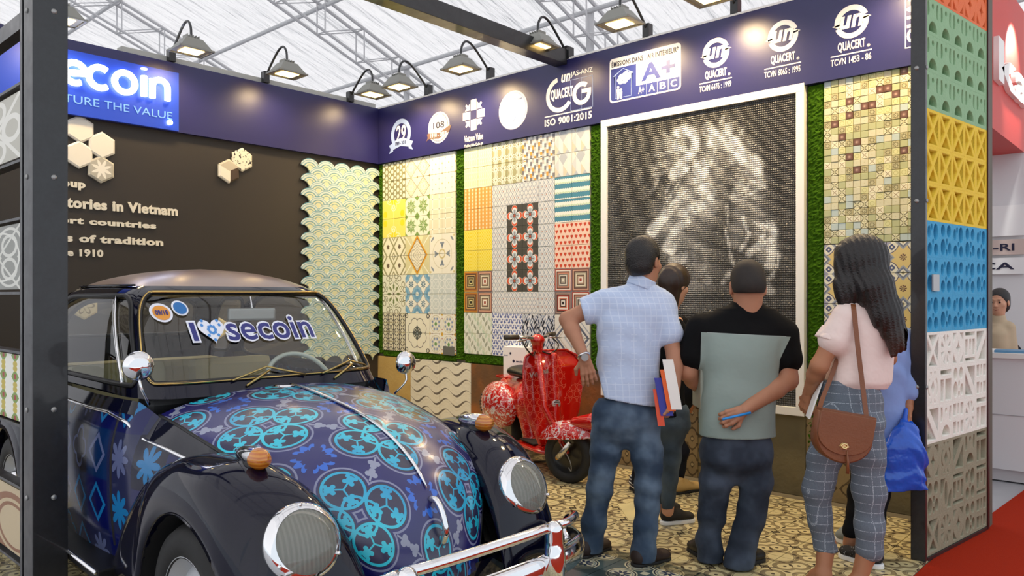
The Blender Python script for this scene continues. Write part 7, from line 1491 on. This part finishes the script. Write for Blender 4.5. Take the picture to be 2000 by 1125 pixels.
ob('tyre', MB().lathe([(.13, -.035), (.17, -.048), (.198, -.038), (.206, 0), (.198, .038), (.17, .048), (.13, .035)], 40, 'y', (0, 0, .208), closed=True).mesh(smooth=True), st, mat=rubber)
ob('rim', MB().lathe([(.0, -.02), (.05, -.028), (.09, -.018), (.12, -.03), (.138, -.034), (.138, .034), (.12, .03), (.09, .018), (.05, .028), (.0, .02)], 32, 'y', (0, 0, .208)).mesh(smooth=True, angle=50), st, mat=MATS['rim_black'])
fa = ob('fork_arm', MB().tube([(-.04, -.088, .20), (.0, -.088, .245), (.06, -.088, .32)], [.027, .023, .017], 12).mesh(smooth=True), st, mat=M('arm_silver', base='c8c4bc', rough=.25, metal=.9)); ob('axle_nut', MB().lathe([(.0, -.112), (.016, -.110), (.018, -.098)], 6, 'y', (-.04, 0, .20)).mesh(), st, mat=M('brass', base='b98d4a', rough=.3, metal=1))
ob('brake_cable', MB().tube(curve_pts([(.03, -.06, .13), (.06, -.07, .11), (.05, -.07, .18), (-.04, -.06, .30)], 5), .004, 6).mesh(smooth=True), st, mat=dull_metal)
ob('fork_tube', MB().tube([(0, -.02, .22), (-.22, -.01, .55), (-.29, 0, 1.02)], .024, 10).mesh(smooth=True), st, mat=red_p)
q = SDF((-.30, -.14, .16), (.34, .14, .56), .007, .02); q.ell((.0, 0, .235), (.285, .105, .235)); q.ell((.0, 0, .19), (.262, .085, .225), sub=True, k=.006); q.cut((0, 0, .335), nrm((.12, 0, -1))); ob('mudguard', q.mesh('guard'), st, mat=flor)
q = SDF((-.02, -.12, .34), (.32, .12, .62), .006, .02); q.cone((.06, 0, .455), (.20, 0, .475), .045, .066); q.cut((.235, 0, 0), (1, 0, .0)); ob('headlamp_shell', q.mesh('lampshell'), st, mat=red_p)
ob('headlamp_ring', MB().lathe([(.066, .228), (.070, .238), (.060, .250), (.054, .246)], 32, 'x', (0, 0, .478)).mesh(smooth=True), st, mat=chrome); ob('headlamp_lens', MB().lathe([(.055, .244), (.035, .254), (.0, .258)], 32, 'x', (0, 0, .478)).mesh(smooth=True), st, mat=M('lens_frost', base='cfd2cf', rough=.12, spec=.8))
q = SDF((-.36, -.08, .96), (-.22, .08, 1.12), .006, .02); q.cone((-.29, 0, .98), (-.29, 0, 1.06), .038, .048); q.ell((-.29, 0, 1.06), (.052, .062, .034)); ob('steering_head', q.mesh('head'), st, mat=red_p)
for sg in (-1, 1):
    ob('handlebar', MB().tube(curve_pts([(-.29, sg * .03, 1.07), (-.30, sg * .14, 1.085), (-.33, sg * .20, 1.09)], 4), .013, 10).mesh(smooth=True), st, mat=chrome)
    ob('grip', MB().tube([(-.33, sg * .20, 1.09), (-.355, sg * .33, 1.092)], .019, 12).mesh(smooth=True), st, mat=M('grip', base='3c352c', rough=.5)); ob('lever', MB().tube(curve_pts([(-.28, sg * .15, 1.08), (-.25, sg * .22, 1.07), (-.27, sg * .31, 1.065)], 4), .006, 6).mesh(smooth=True), st, mat=chrome)
    ob('cable', MB().tube(curve_pts([(-.30, sg * .20, 1.08), (-.24, sg * .22, 1.01), (-.25, sg * .12, .95), (-.28, sg * .05, .97)], 5), .006, 6).mesh(smooth=True), st, mat=black_plastic)
ob('centre_stand', MB().tube([(-.66, -.10, .17), (-.70, -.15, .012)], .01, 6).tube([(-.66, .10, .17), (-.70, .15, .012)], .01, 6).tube([(-.70, -.15, .012), (-.70, .15, .012)], .01, 6).mesh(), sc_t, mat=black_plastic)
# white display box behind the scooter
bw = thing('display_box', 'white floor-standing box printed with a small black dot and logo behind the scooter saddle', 'box', (5.285, 4.735, 0), RR)
box('carton', -.14, .14, -.048, .048, .008, .93, white_paint, bw, bev=.003)
ob('logo', poly_mesh([[(-.016, 0), (0, -.016), (.016, 0), (0, .016)]], .001), bw, (-.01, -.0485, .80), mat=vdark); ob('lettering', text_mesh('secoin', .02, .10, -.010, .010, .03, .001), bw, (0, -.048, .80), mat=vdark); ob('dot', poly_mesh([ring(0, 0, .011, 14)], .001), bw, (-.05, -.0485, .87), mat=vdark); ob('lettering', text_mesh('(eco)', -.13, -.085, -.008, .008, .01, .001), bw, (0, -.048, .85), mat=vblue)
